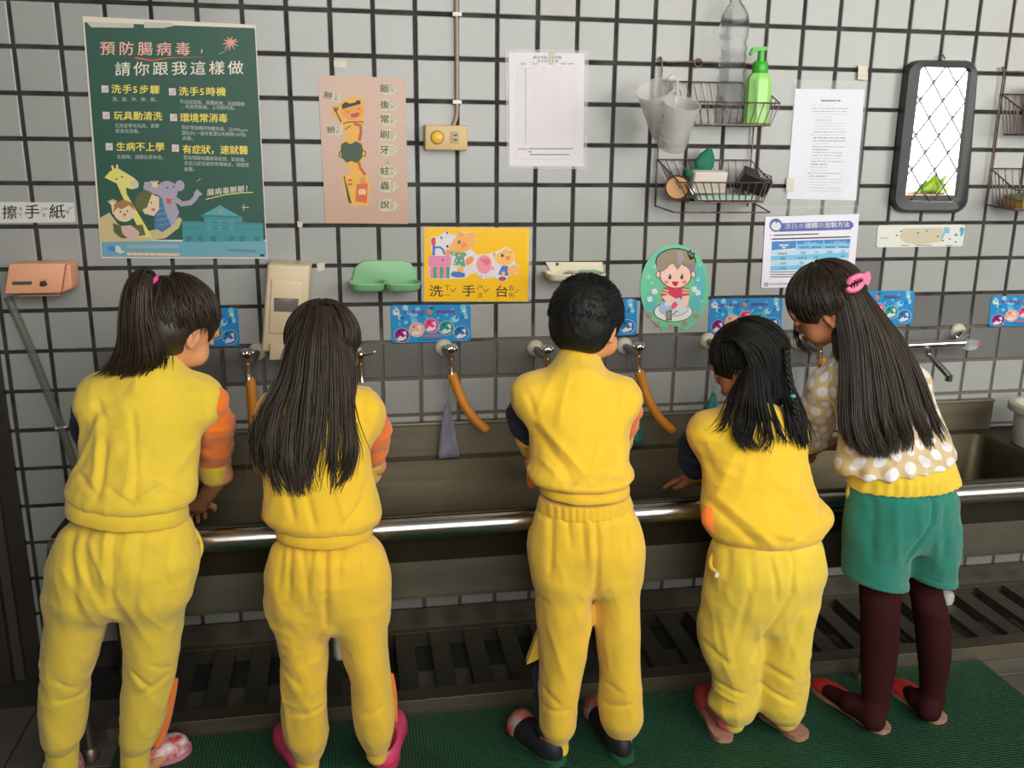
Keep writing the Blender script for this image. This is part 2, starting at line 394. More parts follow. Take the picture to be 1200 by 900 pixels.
for k in range(n1 - 1): fs += [(k, k + 1, n2 + k + 1, n2 + k), (n1 + k + 1, n1 + k, n2 + n1 + k, n2 + n1 + k + 1), (k, n1 + k, n1 + k + 1, k + 1), (n2 + k, n2 + k + 1, n2 + n1 + k + 1, n2 + n1 + k)]
fs += [(0, n2, n2 + n1, n1), (n1 - 1, 2 * n1 - 1, n2 + 2 * n1 - 1, n2 + n1 - 1)]
b.add(vs, fs); b.build('front_rim', M_steel2, tr, angle=40)
b = B(); b.box(SX0, SX1, -.440, -.436, .385, .60, 0, .001); b.box(SX0, SX1, -.440, -.425, .380, .388, 0, .001)
b.box(SX0, SX0 + .004, -.436, -.002, .385, .60); b.box(SX1 - .004, SX1, -.436, -.002, .385, .60); b.build('apron', M_steeld, tr)
for x in (.114, 1.335, 2.23, 3.2):
    for y in ((-.424, -.045) if x < .2 else (-.424,)):
        b = B(); b.tube([(x, y, .02), (x, y, .41)], .0125, 14); b.lathe([(.011, 0), (.02, .002), (.019, .022), (.0125, .03)], (x, y, 0), n=14)
        b.build('leg', M_steel, tr, angle=40)
b = B(); b.tube([(.735, -.30, .40), (.735, -.30, .17)], .018, 14); b.lathe([(.0, 0), (.012, .003), (.017, .012), (.018, .03)], (.735, -.30, .142), n=14)
tag(b.build('drain_pipe', mat('white_pvc', (.62, .64, .66), .4), tr, angle=50), 'white plastic drain pipe')
# slatted steel rack on the floor
rk = root('slatted_rack', (.15, -.38, 0), 'low slatted steel rack on the floor beneath the wash trough', 'rack')
b = B(); b.box(.145, SX1, -.385, -.381, 0.001, .05, 0, .001); b.box(.145, SX1, -.384, -.332, .046, .05, 0, .001); b.build('front_rail', M_steel, rk)
b = B(); b.box(.145, SX1, -.03, -.004, .046, .05, 0, .001); b.box(.145, SX1, -.03, -.026, .001, .046); b.box(.145, SX1, -.008, -.004, .046, .118); b.box(.145, SX1, -.014, -.004, .116, .120); b.build('back_rail', M_steeld, rk)
b = B(); b.box(0, .055, -.333, -.029, .044, .0485, 0, .001); b.box(0, .003, -.333, -.029, .03, .046); b.box(.052, .055, -.333, -.029, .03, .046)
sl = b.build('slat', M_steeld, rk); me = sl.data; x = .16; bpy.data.objects.remove(sl)
while x < SX1 - .06:
    o = bpy.data.objects.new('slat', me); COL.objects.link(o); o.parent = rk; o.matrix_parent_inverse = Matrix.Translation(-rk.location); o.location = (x, 0, 0); x += .105
# small white cap with a red rim lying on the rack
cp = at(1110, 698, -.12); cp.z = .05
b = B(); b.lathe([(0, 0), (.018, 0), (.022, .012), (.022, .03), (.018, .04), (0, .045)], cp + Vector((0, 0, 0)), n=20)
o = b.build('drain_stopper', mat('white_cap', (.5, .5, .48), .4), angle=40); tag(o, 'small round white plastic cap lying on the slatted rack', 'stopper')

# taps ---------------------------------------------------------------
M_chrome = mat('chrome', (0.75, 0.74, 0.72), 0.1, metal=1.0); M_dchrome = mat('worn_grey_metal', (0.28, 0.28, 0.28), 0.35, metal=0.8)
M_flange = mat('cream_plastic_flange', (0.58, 0.54, 0.42), 0.45, var=.15, vscale=30)
M_hose = mat('orange_rubber_hose', (0.72, 0.27, 0.02), 0.45, var=0.15, vscale=12)
def tap(fx_, fy_, label, hose=None, lever=False, side=1):
    c = at(fx_, fy_, 0); t = root('wall_tap', c, label, 'tap', 'cold taps with hoses above the trough')
    b = B(); b.lathe([(.0255, 0), (.0255, .004), (.022, .010), (.014, .013)], c, (0, -1, 0), 24); b.build('flange', M_flange, t, angle=40)
    ex = .017 * side
    p = [c + Vector((0, -.008, 0)), c + Vector((ex * .5, -.045, -.006)), c + Vector((ex, -.075, -.016)), c + Vector((ex * 1.2, -.092, -.03))]
    b = B(); b.tube(catmull(p, 4), [.009 + .003 * math.sin(i * .5) for i in range(13)], 12); b.build('pipe', M_dchrome, t, True)
    v = c + Vector((ex * 1.15, -.086, -.020))
    b = B(); b.tube([v + Vector((0, 0, .006)), v + Vector((.0, -.006, -.03)), v + Vector((.001, -.008, -.044))], [.0105, .0085, .0095], 14)
    b.tube([v + Vector((0, 0, 0)), v + Vector((0, .002, .026))], .009, 12); b.build('valve_body', M_chrome, t, angle=40)
    h = v + Vector((0, .002, .034)); b = B()
    if lever:
        b.tube([h, h + Vector((.018, -.01, .0)), h + Vector((.036, -.016, .006)), h + Vector((.042, -.018, .012))], [.009, .006, .0055, .004], 10, flat=.6); b.lathe([(.011, -.012), (.012, 0), (.008, .008), (0, .01)], h, n=14)
    else:
        b.lathe([(.008, -.012), (.0155, -.008), (.0165, .004), (.013, .011), (0, .014)], h, n=18)
        for k in range(6):
            a = k * math.pi / 3; d = Vector((math.cos(a), math.sin(a), 0)); b.tube([h + d * .012 + Vector((0, 0, -.008)), h + d * .017, h + d * .012 + Vector((0, 0, .009))], .0042, 8)
    b.build('handle', M_chrome, t, True)
    if hose:
        e = v + Vector((.001, -.008, -.036)); Y = e.y
        pts = [e] + [at(hx, hy, Y - .012 * i) for i, (hx, hy) in enumerate(hose)]
        b = B(); cpts = catmull(pts, 5); b.tube(cpts, [.0125] + [.0135] * (len(cpts) - 1), 16); b.build('hose', M_hose, t, True)
    return t
tap(302, 412, 'tap with a straight orange hose, leftmost of the wall taps', [(294, 450), (296, 480), (298, 515), (303, 545)], side=-1)
tap(414, 413, 'tap behind the long-haired girl in yellow, only its dark lever showing', None, lever=True)
tap(520, 407, 'tap with a curved orange hose below the yellow cartoon sign', [(533, 448), (543, 472), (556, 491), (571, 505)], side=.6)
tap(627, 408, 'tap close to the left ear of the short-haired boy', [(642, 436), (645, 450)], side=.9)
tap(731, 405, 'tap with a long curved orange hose right of the short-haired boy', [(753, 447), (761, 470), (773, 490), (789, 506)])
tap(829, 399, 'tap mostly hidden behind the head of the girl with hair over her shoulders', None)
tap(934, 400, 'tap left of the face of the girl in the dotted blouse', [(964, 424), (966, 430)], side=1.6)
# the chrome mixer at the right
c = at(1122, 388, 0); t = root('mixer_tap', c, 'chrome mixer tap with a clear red-capped knob at the right', 'tap')
b = B(); b.lathe([(.026, 0), (.026, .005), (.021, .011), (.012, .014)], c, (0, -1, 0), 24); b.build('flange', M_flange, t, angle=40)
e = at(1128, 397, -.055)
b = B(); b.tube([c + Vector((0, -.01, 0)), c + Vector((.004, -.035, -.004)), e], [.010, .0125, .011], 12); b.lathe([(.014, -.006), (.014, .006)], (c + e) / 2, (e - c), 8); b.build('elbow', M_chrome, t, angle=40)
l0, l1 = at(1060, 405, -.075), at(1122, 402, -.075)
b = B(); b.tube([l0, l0 + (l1 - l0) * .35, l0 + (l1 - l0) * .4, l1, l1 + (l1 - l0) * .12], [.0105, .0105, .0125, .0105, .013], 16)
b.tube([e, l1 + Vector((0, 0, 0))], .011, 12); b.build('body_bar', M_chrome, t, angle=40)
b = B(); k0 = at(1141, 404, -.085); ax = (l1 - l0).normalized()
b.lathe([(.010, -.030), (.0185, -.022), (.0205, 0), (.0185, .012), (.010, .016)], k0, ax + Vector((0, -.35, 0)), 8)
b.build('crystal_knob', mat('clear_acrylic', (.9, .92, .95), .06, trans=.85, ior=1.35), t, angle=30)
b = B(); b.lathe([(.0, 0), (.009, 0), (.009, .004), (0, .006)], k0 + (ax + Vector((0, -.35, 0))).normalized() * .0165, ax + Vector((0, -.35, 0)), 16); tag(b.build('knob_cap', mat('red_cap', (.6, .03, .015), .35), t), 'red cap')
s0 = at(1088, 409, -.078); sp_ = [s0, at(1088, 416, -.08), at(1094, 422, -.10), at(1104, 432, -.125), at(1112, 441, -.145)]
b = B(); b.tube(catmull(sp_, 5), .0098, 14); tip = sp_[-1]; b.lathe([(.0115, -.008), (.0115, .010)], tip + Vector((0, 0, -.006)), (0, -.1, 1), 16); b.build('spout', mat('satin_chrome', (.45, .45, .45), .22, metal=1), t, angle=40)
# net soap bags hanging from the taps
def netbag(tx, ty, bx, by, bl, br, bb_, Y, col, name, label):
    r_ = root('soap_bag', at(bx, by, Y), label, 'bag')
    b = B(); top = at(bx, by, Y)
    for dx in (-.004, .004): b.tube(catmull([at(tx, ty, Y - .01) + Vector((dx, 0, 0)), (at(tx, ty, Y) + top) / 2 + Vector((dx * 2, .0, 0)), top], 4), .0009, 5)
    b.build('cord', mat('grey_cord', (.2, .2, .22), .8), r_)
    L, R_ = at(bl, bb_, Y), at(br, bb_ - 4, Y); n_, mm = 10, 20; vs = []; fs = []
    for i in range(n_ + 1):
        t_ = i / n_; w0 = .006 + ((R_ - L).length / 2 - .006) * t_ ** .75; cc = top.lerp((L + R_) / 2, t_)
        for k in range(mm):
            a = 2 * math.pi * k / mm; f = 1 + .14 * math.sin(a * 5 + 1.3) + .06 * math.sin(9 * a)
            vs.append(cc + Vector((math.cos(a) * w0 * (1 + .05 * math.sin(7 * a)), math.sin(a) * w0 * .38 * f, .004 * math.sin(a * 3) * t_)))
    for i in range(n_):
        for k in range(mm): fs.append((i * mm + k, i * mm + (k + 1) % mm, (i + 1) * mm + (k + 1) % mm, (i + 1) * mm + k))
    fs.append(tuple(range(n_ * mm, (n_ + 1) * mm)))
    b = B(); b.add(vs, fs); b.lathe([(.003, -.004), (.007, 0), (.004, .006)], top, n=10)
    b.build('net', mat(name, col, .7, bump=.8, bscale=500, var=.35, vscale=25, stretch=(3, 3, .4)), r_, True)
netbag(523, 414, 524, 475, 513, 539, 537, -.068, (.34, .33, .42), 'lilac_net', 'greyish lilac net soap bag hanging from the tap below the yellow sign')
netbag(739, 414, 744, 458, 727, 754, 521, -.068, (.04, .28, .22), 'teal_net', 'teal net soap bag hanging beside the right arm of the short-haired boy')
netbag(834, 410, 836, 462, 824, 846, 496, -.06, (.07, .38, .36), 'aqua_net', 'aqua net soap bag hanging in front of the face of the fourth child')
netbag(930, 410, 931, 492, 922, 946, 535, -.06, (.04, .05, .06), 'dark_net', 'dark soap bag on two long cords left of the dotted sleeve')
# cream bucket standing on the right end of the trough
bc = Vector((2.893, -.20, .6215))
b = B(); b.lathe([(0, 0), (.070, 0), (.074, .006), (.080, .105), (.098, .108), (.100, .112), (.100, .128), (.096, .132), (.080, .132), (.076, .128), (.070, .02), (0, .016)], bc, n=40)
tag(b.build('bucket', mat('cream_plastic', (.50, .46, .38), .5, var=.12, vscale=12), angle=40), 'cream plastic tub with a thick flat rim at the right end of the trough', 'bucket')
# ------------------------------------------------------------------ flat print helper
M_ink = bpy.data.materials.new('printed_ink'); M_ink.use_nodes = True
n = M_ink.node_tree.nodes; a_ = n.new('ShaderNodeAttribute'); a_.attribute_name = 'ink'
M_ink.node_tree.links.new(a_.outputs['Color'], n['Principled BSDF'].inputs['Base Color']); n['Principled BSDF'].inputs['Roughness'].default_value = 0.5
M_inkg = M_ink.copy(); M_inkg.name = 'glossy_laminated_print'; M_inkg.node_tree.nodes['Principled BSDF'].inputs['Roughness'].default_value = 0.22
_fc = bpy.data.curves.new('glyphs', 'FONT'); _fo = bpy.data.objects.new('glyphs', _fc); COL.objects.link(_fo); GL = {}
def glyph(ch, bold=0.0):
    k = ch
    if k not in GL:
        _fc.body = ch; _fc.resolution_u = 2; bpy.context.view_layer.update()
        e = _fo.evaluated_get(bpy.context.evaluated_depsgraph_get()); m_ = e.to_mesh()
        GL[k] = ([(v.co.x, v.co.y) for v in m_.vertices], [tuple(p.vertices) for p in m_.polygons]); e.to_mesh_clear()
    return GL[k]
def isfull(ch): return ord(ch) > 0x2E00
class Pr:
    def __init__(s, Y, tf=None): s.Y = Y; s.tf = tf or (lambda x, y: (x, y)); s.b = B(); s.c = []
    def _add(s, pts, fs, col, lay):
        vs = [at(*s.tf(*p), s.Y - 0.00025 * lay - 1.5e-6 * (len(s.c) % 140)) for p in pts]; s.b.add(vs, fs); s.c += [col] * len(fs)
    def poly(s, pts, col, lay=1):
        t = tessellate_polygon([[Vector((p[0], p[1], 0)) for p in pts]]); s._add(pts, [tuple(x) for x in t], col, lay)
    def ell(s, cx, cy, rx, ry, col, lay=1, n=18, rot=0): s._add(ell(cx, cy, rx, ry, n, rot=rot), [tuple(range(n))], col, lay)
    def rect(s, x0, y0, x1, y1, col, lay=1): s._add([(x0, y0), (x1, y0), (x1, y1), (x0, y1)], [(0, 1, 2, 3)], col, lay)
    def line(s, pts, w, col, lay=1, taper=False):
        vs = []; fs = []; n_ = len(pts)
        for i, p in enumerate(pts):
            a, c = pts[max(i - 1, 0)], pts[min(i + 1, n_ - 1)]; d = (c[0] - a[0], c[1] - a[1]); L = math.hypot(*d) or 1; ww = w / 2 * ((1 - .8 * i / (n_ - 1)) if taper else 1)
            vs += [(p[0] - d[1] / L * ww, p[1] + d[0] / L * ww), (p[0] + d[1] / L * ww, p[1] - d[0] / L * ww)]
        for i in range(n_ - 1): fs.append((2 * i, 2 * i + 1, 2 * i + 3, 2 * i + 2))
        s._add(vs, fs, col, lay)
    def text(s, t, x, y, h, col, lay=2, slope=0.0, bold=0.0, w=None, adv=None, vert=False, rot=0):
        # x,y = top-left of the first glyph box (h tall); adv = advance per full-width glyph
        w = w or h; adv = adv or w; cx = x; cr, srn = math.cos(math.radians(rot)), math.sin(math.radians(rot))
        for ch in t:
            if ch == ' ': cx += adv * .5; continue
            f = isfull(ch); gv, gf = glyph(ch, bold)
            if gf:
                pts = []
                for (gx, gy) in gv:
                    dx = gx * (w if f else w * 1.0); dy = (0.80 - gy) * h; dx, dy = dx * cr - dy * srn, dx * srn + dy * cr
                    if vert: pts.append((x + dx, cx - x + y + dy))
                    else: pts.append((cx + dx, y + (cx - x) * slope + dy + gx * w * slope))
                s._add(pts, gf, col, lay)
                if bold > .004: s._add([(a_ + bold * 1.6 * h, b_) for a_, b_ in pts], gf, col, lay + .3)
                if bold > .011: s._add([(a_ + bold * .8 * h, b_ + bold * h) for a_, b_ in pts], gf, col, lay + .6)
            cx += adv if f else (adv * .58 if ch not in '.,%!~' else adv * .45)
    def dashes(s, x0, y0, x1, y1, col, rg, h=2, lay=2, slope=0.0, seg=(3, 9)):   # illegible small print
        x = x0
        while x < x1:
            l = rg.uniform(*seg); xe = min(x + l, x1); s._add([(x, y0 + (x - x0) * slope), (xe, y0 + (xe - x0) * slope), (xe, y0 + h + (xe - x0) * slope), (x, y0 + h + (x - x0) * slope)], [(0, 1, 2, 3)], col, lay); x = xe + rg.uniform(.6, 2)
    def build(s, name, parent=None, m=None):
        me = bpy.data.meshes.new(name); me.from_pydata(s.b.v, [], s.b.f); me.update()
        at_ = me.color_attributes.new('ink', 'FLOAT_COLOR', 'CORNER'); cols = []
        for p, c in zip(me.polygons, s.c): cols += [*c, 1.0] * len(p.vertices)
        at_.data.foreach_set('color', cols); bm = bmesh.new(); bm.from_mesh(me)
        for f in bm.faces:
            if f.normal.y > 0: f.normal_flip()
        bm.to_mesh(me); bm.free(); return link(name, me, m or M_ink, parent)
def sheet(name, outline, col, m=None, parent=None, Y0=-.0012, Y1=-.0022, curl=0.0):
    P = [at(*p, Y1) for p in outline]; Q = [Vector((p.x, Y0, p.z)) for p in P]; n_ = len(P)
    me = bpy.data.meshes.new(name); me.from_pydata([tuple(v) for v in P + Q], [], [tuple(range(n_)), tuple(range(n_, 2 * n_))[::-1]] + [(i, i + n_, (i + 1) % n_ + n_, (i + 1) % n_) for i in range(n_)])
    bm = bmesh.new(); bm.from_mesh(me); bmesh.ops.recalc_face_normals(bm, faces=bm.faces[:]); bm.to_mesh(me); bm.free()
    if m is None: m = mat('paper_%02x%02x%02x' % tuple(int(255 * min(1, c)) for c in col), col, .45)
    return link(name, me, m, parent)
def scl(x0, y0, k): return lambda x, y: (x0 + x / k, y0 + y / k)
BLK = (.012, .011, .01); WHT = (.66, .66, .64)
M_tape = mat('clear_tape', (.75, .75, .72), .25, trans=.0, alpha=.28)
M_clear = mat('clear_plastic_sleeve', (.85, .87, .88), .12, alpha=.16)
rd = random.Random(11)

# 1 green poster (crop 0,0 - 340,320 at 2.8125) -----------------------
T1 = scl(0, 0, 2.8118)
q1 = [(96.5, 19), (299.5, 29), (313.5, 303), (118.5, 302.5)]
po = root('poster', at(205, 302, 0), 'dark green hygiene poster with cartoon animals at the upper left', 'poster')
sheet('paper', q1, sr(215, 205, 190), parent=po)
g = Pr(-.0023)
gq = [(99, 26), (298.5, 33), (311.5, 281), (119, 281)]
GRN = (.014, .078, .052); g.poly(gq, GRN, 1)
g.poly([(118.5, 281), (213, 283), (311.5, 282), (312.5, 301.5), (119.5, 301)], (.13, .34, .42), 1)
p = Pr(-.0023, T1)
p.poly([(285, 72), (440, 78), (440, 92), (300, 90)], (.5, .47, .42), 2); p.poly([(475, 72), (570, 76), (570, 86), (540, 92), (475, 92)], (.5, .47, .42), 2)
# palace
TE = (.045, .25, .27); TE2 = (.03, .17, .19); TE3 = (.07, .33, .35)
p.poly([(600, 728), (672, 730), (672, 712), (798, 714), (798, 732), (866, 735), (868, 795), (602, 797)], TE, 2)
p.poly([(664, 710), (724, 676), (790, 712)], TE3, 3); p.poly([(662, 708), (792, 712), (792, 718), (662, 714)], TE2, 4); p.ell(726, 697, 6, 7, (.45, .25, .12), 4)
for x in (690, 726, 762): p.rect(x - 8, 726, x + 8, 738, TE3, 3); p.rect(x - 8, 748, x + 8, 760, TE3, 3)
p.line([(604, 752), (866, 756)], 2, TE2, 3); p.line([(604, 731), (866, 736)], 3, TE2, 3)
for x in (622, 660, 704, 764, 798, 845): p.poly([(x - 11, 779), (x + 11, 779), (x + 7, 795), (x - 7, 795)], TE2, 3)
# basket and children, giraffe, elephant
SAND = (.55, .45, .22); p.poly([(327, 720), (360, 700), (390, 740), (450, 770), (560, 745), (590, 715), (600, 722), (590, 750), (545, 785), (470, 795), (329, 797)], SAND, 2)
YEL = (.70, .62, .16); p.poly([(344, 585), (362, 565), (385, 552), (440, 585), (456, 600), (455, 618), (435, 624), (415, 618), (418, 640), (495, 770), (500, 782), (470, 780), (400, 640), (385, 605)], YEL, 3)
p.ell(443, 606, 15, 12, (.6, .5, .42), 4, rot=30); p.poly([(366, 545), (372, 545), (382, 568), (372, 570)], YEL, 3); p.poly([(384, 540), (390, 545), (388, 562), (380, 562)], YEL, 3); p.ell(402, 583, 3, 3, BLK, 4); p.ell(384, 590, 3, 3, BLK, 4)
LIL = (.36, .32, .40); p.ell(550, 630, 36, 34, LIL, 3); p.poly([(530, 615), (500, 598), (476, 600), (472, 622), (500, 640), (530, 640)], LIL, 3); p.ell(592, 612, 16, 18, LIL, 3)
p.line([(575, 655), (600, 672), (628, 668), (644, 652), (650, 632)], 17, LIL, 3); p.poly([(642, 635), (650, 622), (658, 632), (668, 640), (655, 648)], LIL, 3)
p.poly([(515, 650), (540, 640), (575, 660), (590, 700), (575, 740), (545, 745), (520, 710)], LIL, 3); p.poly([(548, 652), (566, 656), (562, 672), (550, 670)], (.55, .08, .06), 4)
p.ell(551, 618, 2.5, 3, BLK, 4); p.ell(572, 615, 2.5, 3, BLK, 4)
BLU = (.05, .16, .30); p.poly([(520, 640), (535, 655), (545, 700), (565, 745), (535, 765), (508, 750), (512, 700)], BLU, 4)
for k in range(4): p.line([(512 + k * 3, 690 + k * 18), (552 + k * 5, 683 + k * 17)], 3, (.15, .3, .45), 5)
OLV = (.10, .12, .035); SKN = (.72, .55, .36)
p.ell(478, 665, 33, 38, OLV, 5, rot=15); p.poly([(500, 640), (524, 650), (524, 690), (506, 712), (476, 704), (470, 690), (484, 684)], SKN, 6); p.ell(499, 668, 2.5, 2.5, BLK, 7); p.poly([(496, 690), (512, 684), (508, 698)], (.5, .1, .06), 7)
p.poly([(415, 745), (470, 740), (480, 775), (420, 780)], OLV, 4)
p.ell(410, 697, 36, 34, SKN, 5); p.poly([(373, 700), (378, 672), (405, 658), (436, 668), (446, 695), (425, 676), (400, 690), (388, 684)], (.33, .17, .05), 6)
p.ell(397, 698, 2.5, 3, BLK, 7); p.ell(420, 696, 2.5, 3, BLK, 7); p.poly([(403, 705), (418, 703), (411, 715)], (.55, .12, .08), 7)
for k in range(5): p.line([(371, 678), (357 + k * 7, 662 - (2 - abs(k - 2)) * 3)], 4, SKN, 5)
p.line([(371, 678), (376, 705)], 9, SKN, 5); p.poly([(398, 745), (432, 742), (460, 765), (452, 790), (425, 790), (404, 770)], (.6, .4, .34), 6); p.poly([(372, 735), (400, 745), (425, 785), (400, 785), (375, 765)], (.10, .09, .045), 5)
for k in range(4): p.line([(505, 612), (498 + k * 8, 596)], 4, SKN, 6)
p.ell(511, 610, 10, 8, SKN, 5)
# footer
p.ell(368, 820, 13, 9, (.03, .22, .5), 3, rot=15); p.poly([(383, 808), (396, 814), (400, 824), (412, 830), (396, 836), (380, 828)], (.6, .6, .6), 3)
for i in range(10): p.line([(759, 139 - 1), (759 + 26 * math.cos(i * .66 - .3), 143 + 24 * math.sin(i * .66 - .3))], 8, (.66, .32, .24), 3, True)
p.line([(757, 150), (740, 170), (722, 178)], 2, (.3, .33, .28), 2); p.line([(803, 672), (803, 696)], 2, (.5, .5, .45), 2); p.line([(797, 683), (820, 684)], 3, (.5, .5, .45), 2); p.line([(648, 598), (662, 588)], 3, (.55, .15, .1), 2)
p.line([(678, 657), (740, 642), (800, 635), (834, 634)], 3, (.6, .6, .15), 2)
p.line([(445, 190), (500, 199), (560, 190), (668, 188)], 6, (.6, .09, .05), 2, True)
for (x, y) in ((346, 293), (350, 380), (360, 483), (568, 302), (572, 387), (578, 488)):
    p.poly([(x - 12, y - 12), (x + 11, y - 11), (x + 12, y + 12), (x - 11, y + 12)], (.62, .55, .52), 2); p.line([(x - 6, y), (x - 1, y + 6), (x + 8, y - 7)], 2, (.5, .1, .08), 3)
g.build('background', po); p.build('picture', po)
p = Pr(-.0025, T1); PNK = (.78, .42, .34); CRM = (.72, .68, .55); LY = (.80, .66, .10); SM = (.42, .46, .42)
p.text('預防腸病毒', 328, 138, 48, PNK, 2, .01, .012, 52, 62); p.text('，', 655, 140, 40, PNK, 2)
p.text('請你跟我這樣做', 377, 207, 48, CRM, 2, -.012, .012, 54, 62)
p.text('洗手5步驟', 366, 279, 31, LY, 2, .02, .022, 33, 35.5); p.text('洗手5時機', 588, 287, 31, LY, 2, .01, .022, 33, 34.5)
p.text('玩具動清洗', 373, 367, 31, LY, 2, .015, .022, 32, 32.5); p.text('環境常消毒', 592, 374, 31, LY, 2, .012, .022, 32, 31.5)
p.text('生病不上學', 382, 469, 31, LY, 2, .012, .022, 32, 32); p.text('有症狀，速就醫', 600, 478, 31, LY, 2, .015, .022, 32, 31)
p.text('濕、搓、沖、捧、擦。', 370, 320, 15, SM, 2, .01, .01, 15, 15.6)
p.text('外出返家後、就醫前後、玩遊戲後', 592, 328, 15, SM, 2, .04, .01, 15, 14.3); p.text('、吃東西前後、上完廁所後。', 596, 344, 15, SM, 2, .03, .01, 15, 14.4)
p.text('尤其是帶毛玩具，更要', 377, 407, 15, SM, 2, .01, .01, 15, 14.8); p.text('常清洗消毒。', 379, 425, 15, SM, 2, .01, .01, 15, 15)
p.text('對於常接觸的物體表面，以500ppm', 598, 413, 15, SM, 2, .04, .01, 14, 14); p.text('漂白水(一般市售漂白水稀釋100倍)', 598, 431, 15, SM, 2, .03, .01, 14, 13.6); p.text('消毒。', 600, 449, 15, SM, 2, .0, .01, 15, 15)
p.text('生病時，請假在家休息。', 385, 510, 15, SM, 2, .01, .01, 14.5, 14.8)
p.text('若出現疑似腸病毒症狀，如發燒、', 604, 512, 15, SM, 2, .04, .01, 14.3, 14.3); p.text('手足口症及瘡疹性咽峽炎，請儘速', 606, 531, 15, SM, 2, .03, .01, 14.3, 14.3); p.text('就醫。', 606, 551, 15, SM, 2, .0, .01, 14.3, 15)
p.text('腸病毒掰掰！', 682, 624, 24, CRM, 2, -.10, .01, 24, 25)
p.dashes(418, 806, 590, 812, (.28, .38, .42), rd, 12, 2, .0, (8, 14)); p.dashes(418, 832, 592, 838, (.75, .5, .3), rd, 9, 2, .015, (10, 22)); p.dashes(750, 820, 845, 826, (.1, .22, .3), rd, 8, 2, .04, (12, 22)); p.dashes(695, 836, 850, 840, (.2, .34, .42), rd, 5, 2, .03)
p.rect(858, 838, 870, 845, BLK, 2)
p.build('lettering', po)

# 2 paper strip
st = root('paper_strip', at(45, 262, 0), 'white paper strip lettered for hand towels above the pink dispenser', 'sign')
sheet('paper', [(-6, 236.5), (86.5, 237.5), (88.5, 260.5), (-5, 261.5)], sr(205, 205, 200), parent=st)
p = Pr(-.0024, scl(0, 225, 4)); p.text('擦', 8, 66, 68, BLK, 1, 0, .012, 74); p.text('手', 112, 62, 70, BLK, 1, 0, .012, 76); p.text('紙', 228, 60, 72, BLK, 1, 0, .012, 78)
for (s_, x, y) in (('ㄘ', 84, 72), ('ㄚ', 84, 98), ('ㄕ', 190, 74), ('ㄡ', 192, 98), ('ㄓ', 304, 82)): p.text(s_, x, y, 22, BLK, 1, 0, .01, 24)
p.line([(212, 74), (218, 84), (226, 72)], 3, BLK); p.line([(318, 70), (330, 80), (340, 68)], 3, BLK); p.build('lettering', st)

# 3 pink towel dispenser
M_pink = mat('salmon_plastic', sr(234, 170, 134), .4, var=.06, vscale=10)
ds = root('towel_dispenser', at(45, 346, 0), 'salmon pink hand towel dispenser at the left edge', 'dispenser')
def frus(name, q, Yf, Yb, m_, parent, grow=0.0, bev=.004, n_=3, r=None):
    P = [at(*p_, Yf) for p_ in (rrect(q, r) if r else q)]; c_ = sum(P, Vector()) / len(P)
    Q = [Vector((c_.x + (p_.x - c_.x) * (1 + grow), Yb, c_.z + (p_.z - c_.z) * (1 + grow))) for p_ in P]
    bm = bmesh.new(); a = [bm.verts.new(p_) for p_ in P]; b2 = [bm.verts.new(p_) for p_ in Q]
    f = bm.faces.new(a); bm.faces.new(b2[::-1]); k = len(P)
    for i in range(k): bm.faces.new((a[i], b2[i], b2[(i + 1) % k], a[(i + 1) % k]))
    bmesh.ops.recalc_face_normals(bm, faces=bm.faces[:])
    if bev: bmesh.ops.bevel(bm, geom=[e for e in bm.edges if not (abs(e.verts[0].co.y - Yb) < 1e-7 and abs(e.verts[1].co.y - Yb) < 1e-7) and (not r or abs(e.verts[0].co.y - e.verts[1].co.y) < 1e-7)], offset=bev, segments=n_, affect='EDGES', profile=.5)
    x = B(); x.bm(bm); return x.build(name, m_, parent, angle=40)
frus('housing', [(14, 311), (78, 309), (81, 341), (6, 345)], -.075, -.002, M_pink, ds, .06, .006)
frus('front_cover', [(10, 309), (76, 308.5), (71, 344), (4, 345)], -.088, -.07, M_pink, ds, .0, .005)
frus('side_cap', [(77, 310), (82, 309.5), (84, 338), (72, 343.5)], -.086, -.02, M_pink, ds, .02, .004)
frus('base_strip', [(20, 345.5), (70, 344.5), (70, 347), (21, 348)], -.07, -.03, mat('tan_strip', sr(170, 130, 105), .5), ds, 0, .001)
p = Pr(-.0895, scl(0, 225, 4)); p.poly([(57, 420), (150, 419), (148, 434), (57, 436)], (.07, .06, .06), 1)
for (x, y) in ((195, 425), (208, 422), (214, 432), (204, 437), (193, 436)): p.ell(x, y, 8, 7, (.05, .02, .02), 2)
p.line([(180, 416), (200, 408), (225, 412)], 2, (.5, .3, .22), 1); p.build('window', ds)

# diagonal grey pipe from the dispenser down to the corner
b = B(); b.tube(catmull([at(9, 348, -.02), at(30, 395, -.018), at(52, 450, -.016), at(72, 501, -.016), at(88, 550, -.016), at(99, 600, -.016), at(108, 645, -.016)], 5), .0105, 12)
pp = b.build('drain_hose', mat('grey_translucent_hose', (.20, .20, .165), .35, alpha=.5), None, True); tag(pp, 'grey-green plastic hose running diagonally down the tiles at the left', 'hose')
b = B(); b.tube([at(65, 502, -.018), at(79, 500, -.018)], .0055, 8, flat=.7); cl = b.build('clip', M_white, pp); cl['label'] = 'white clip'

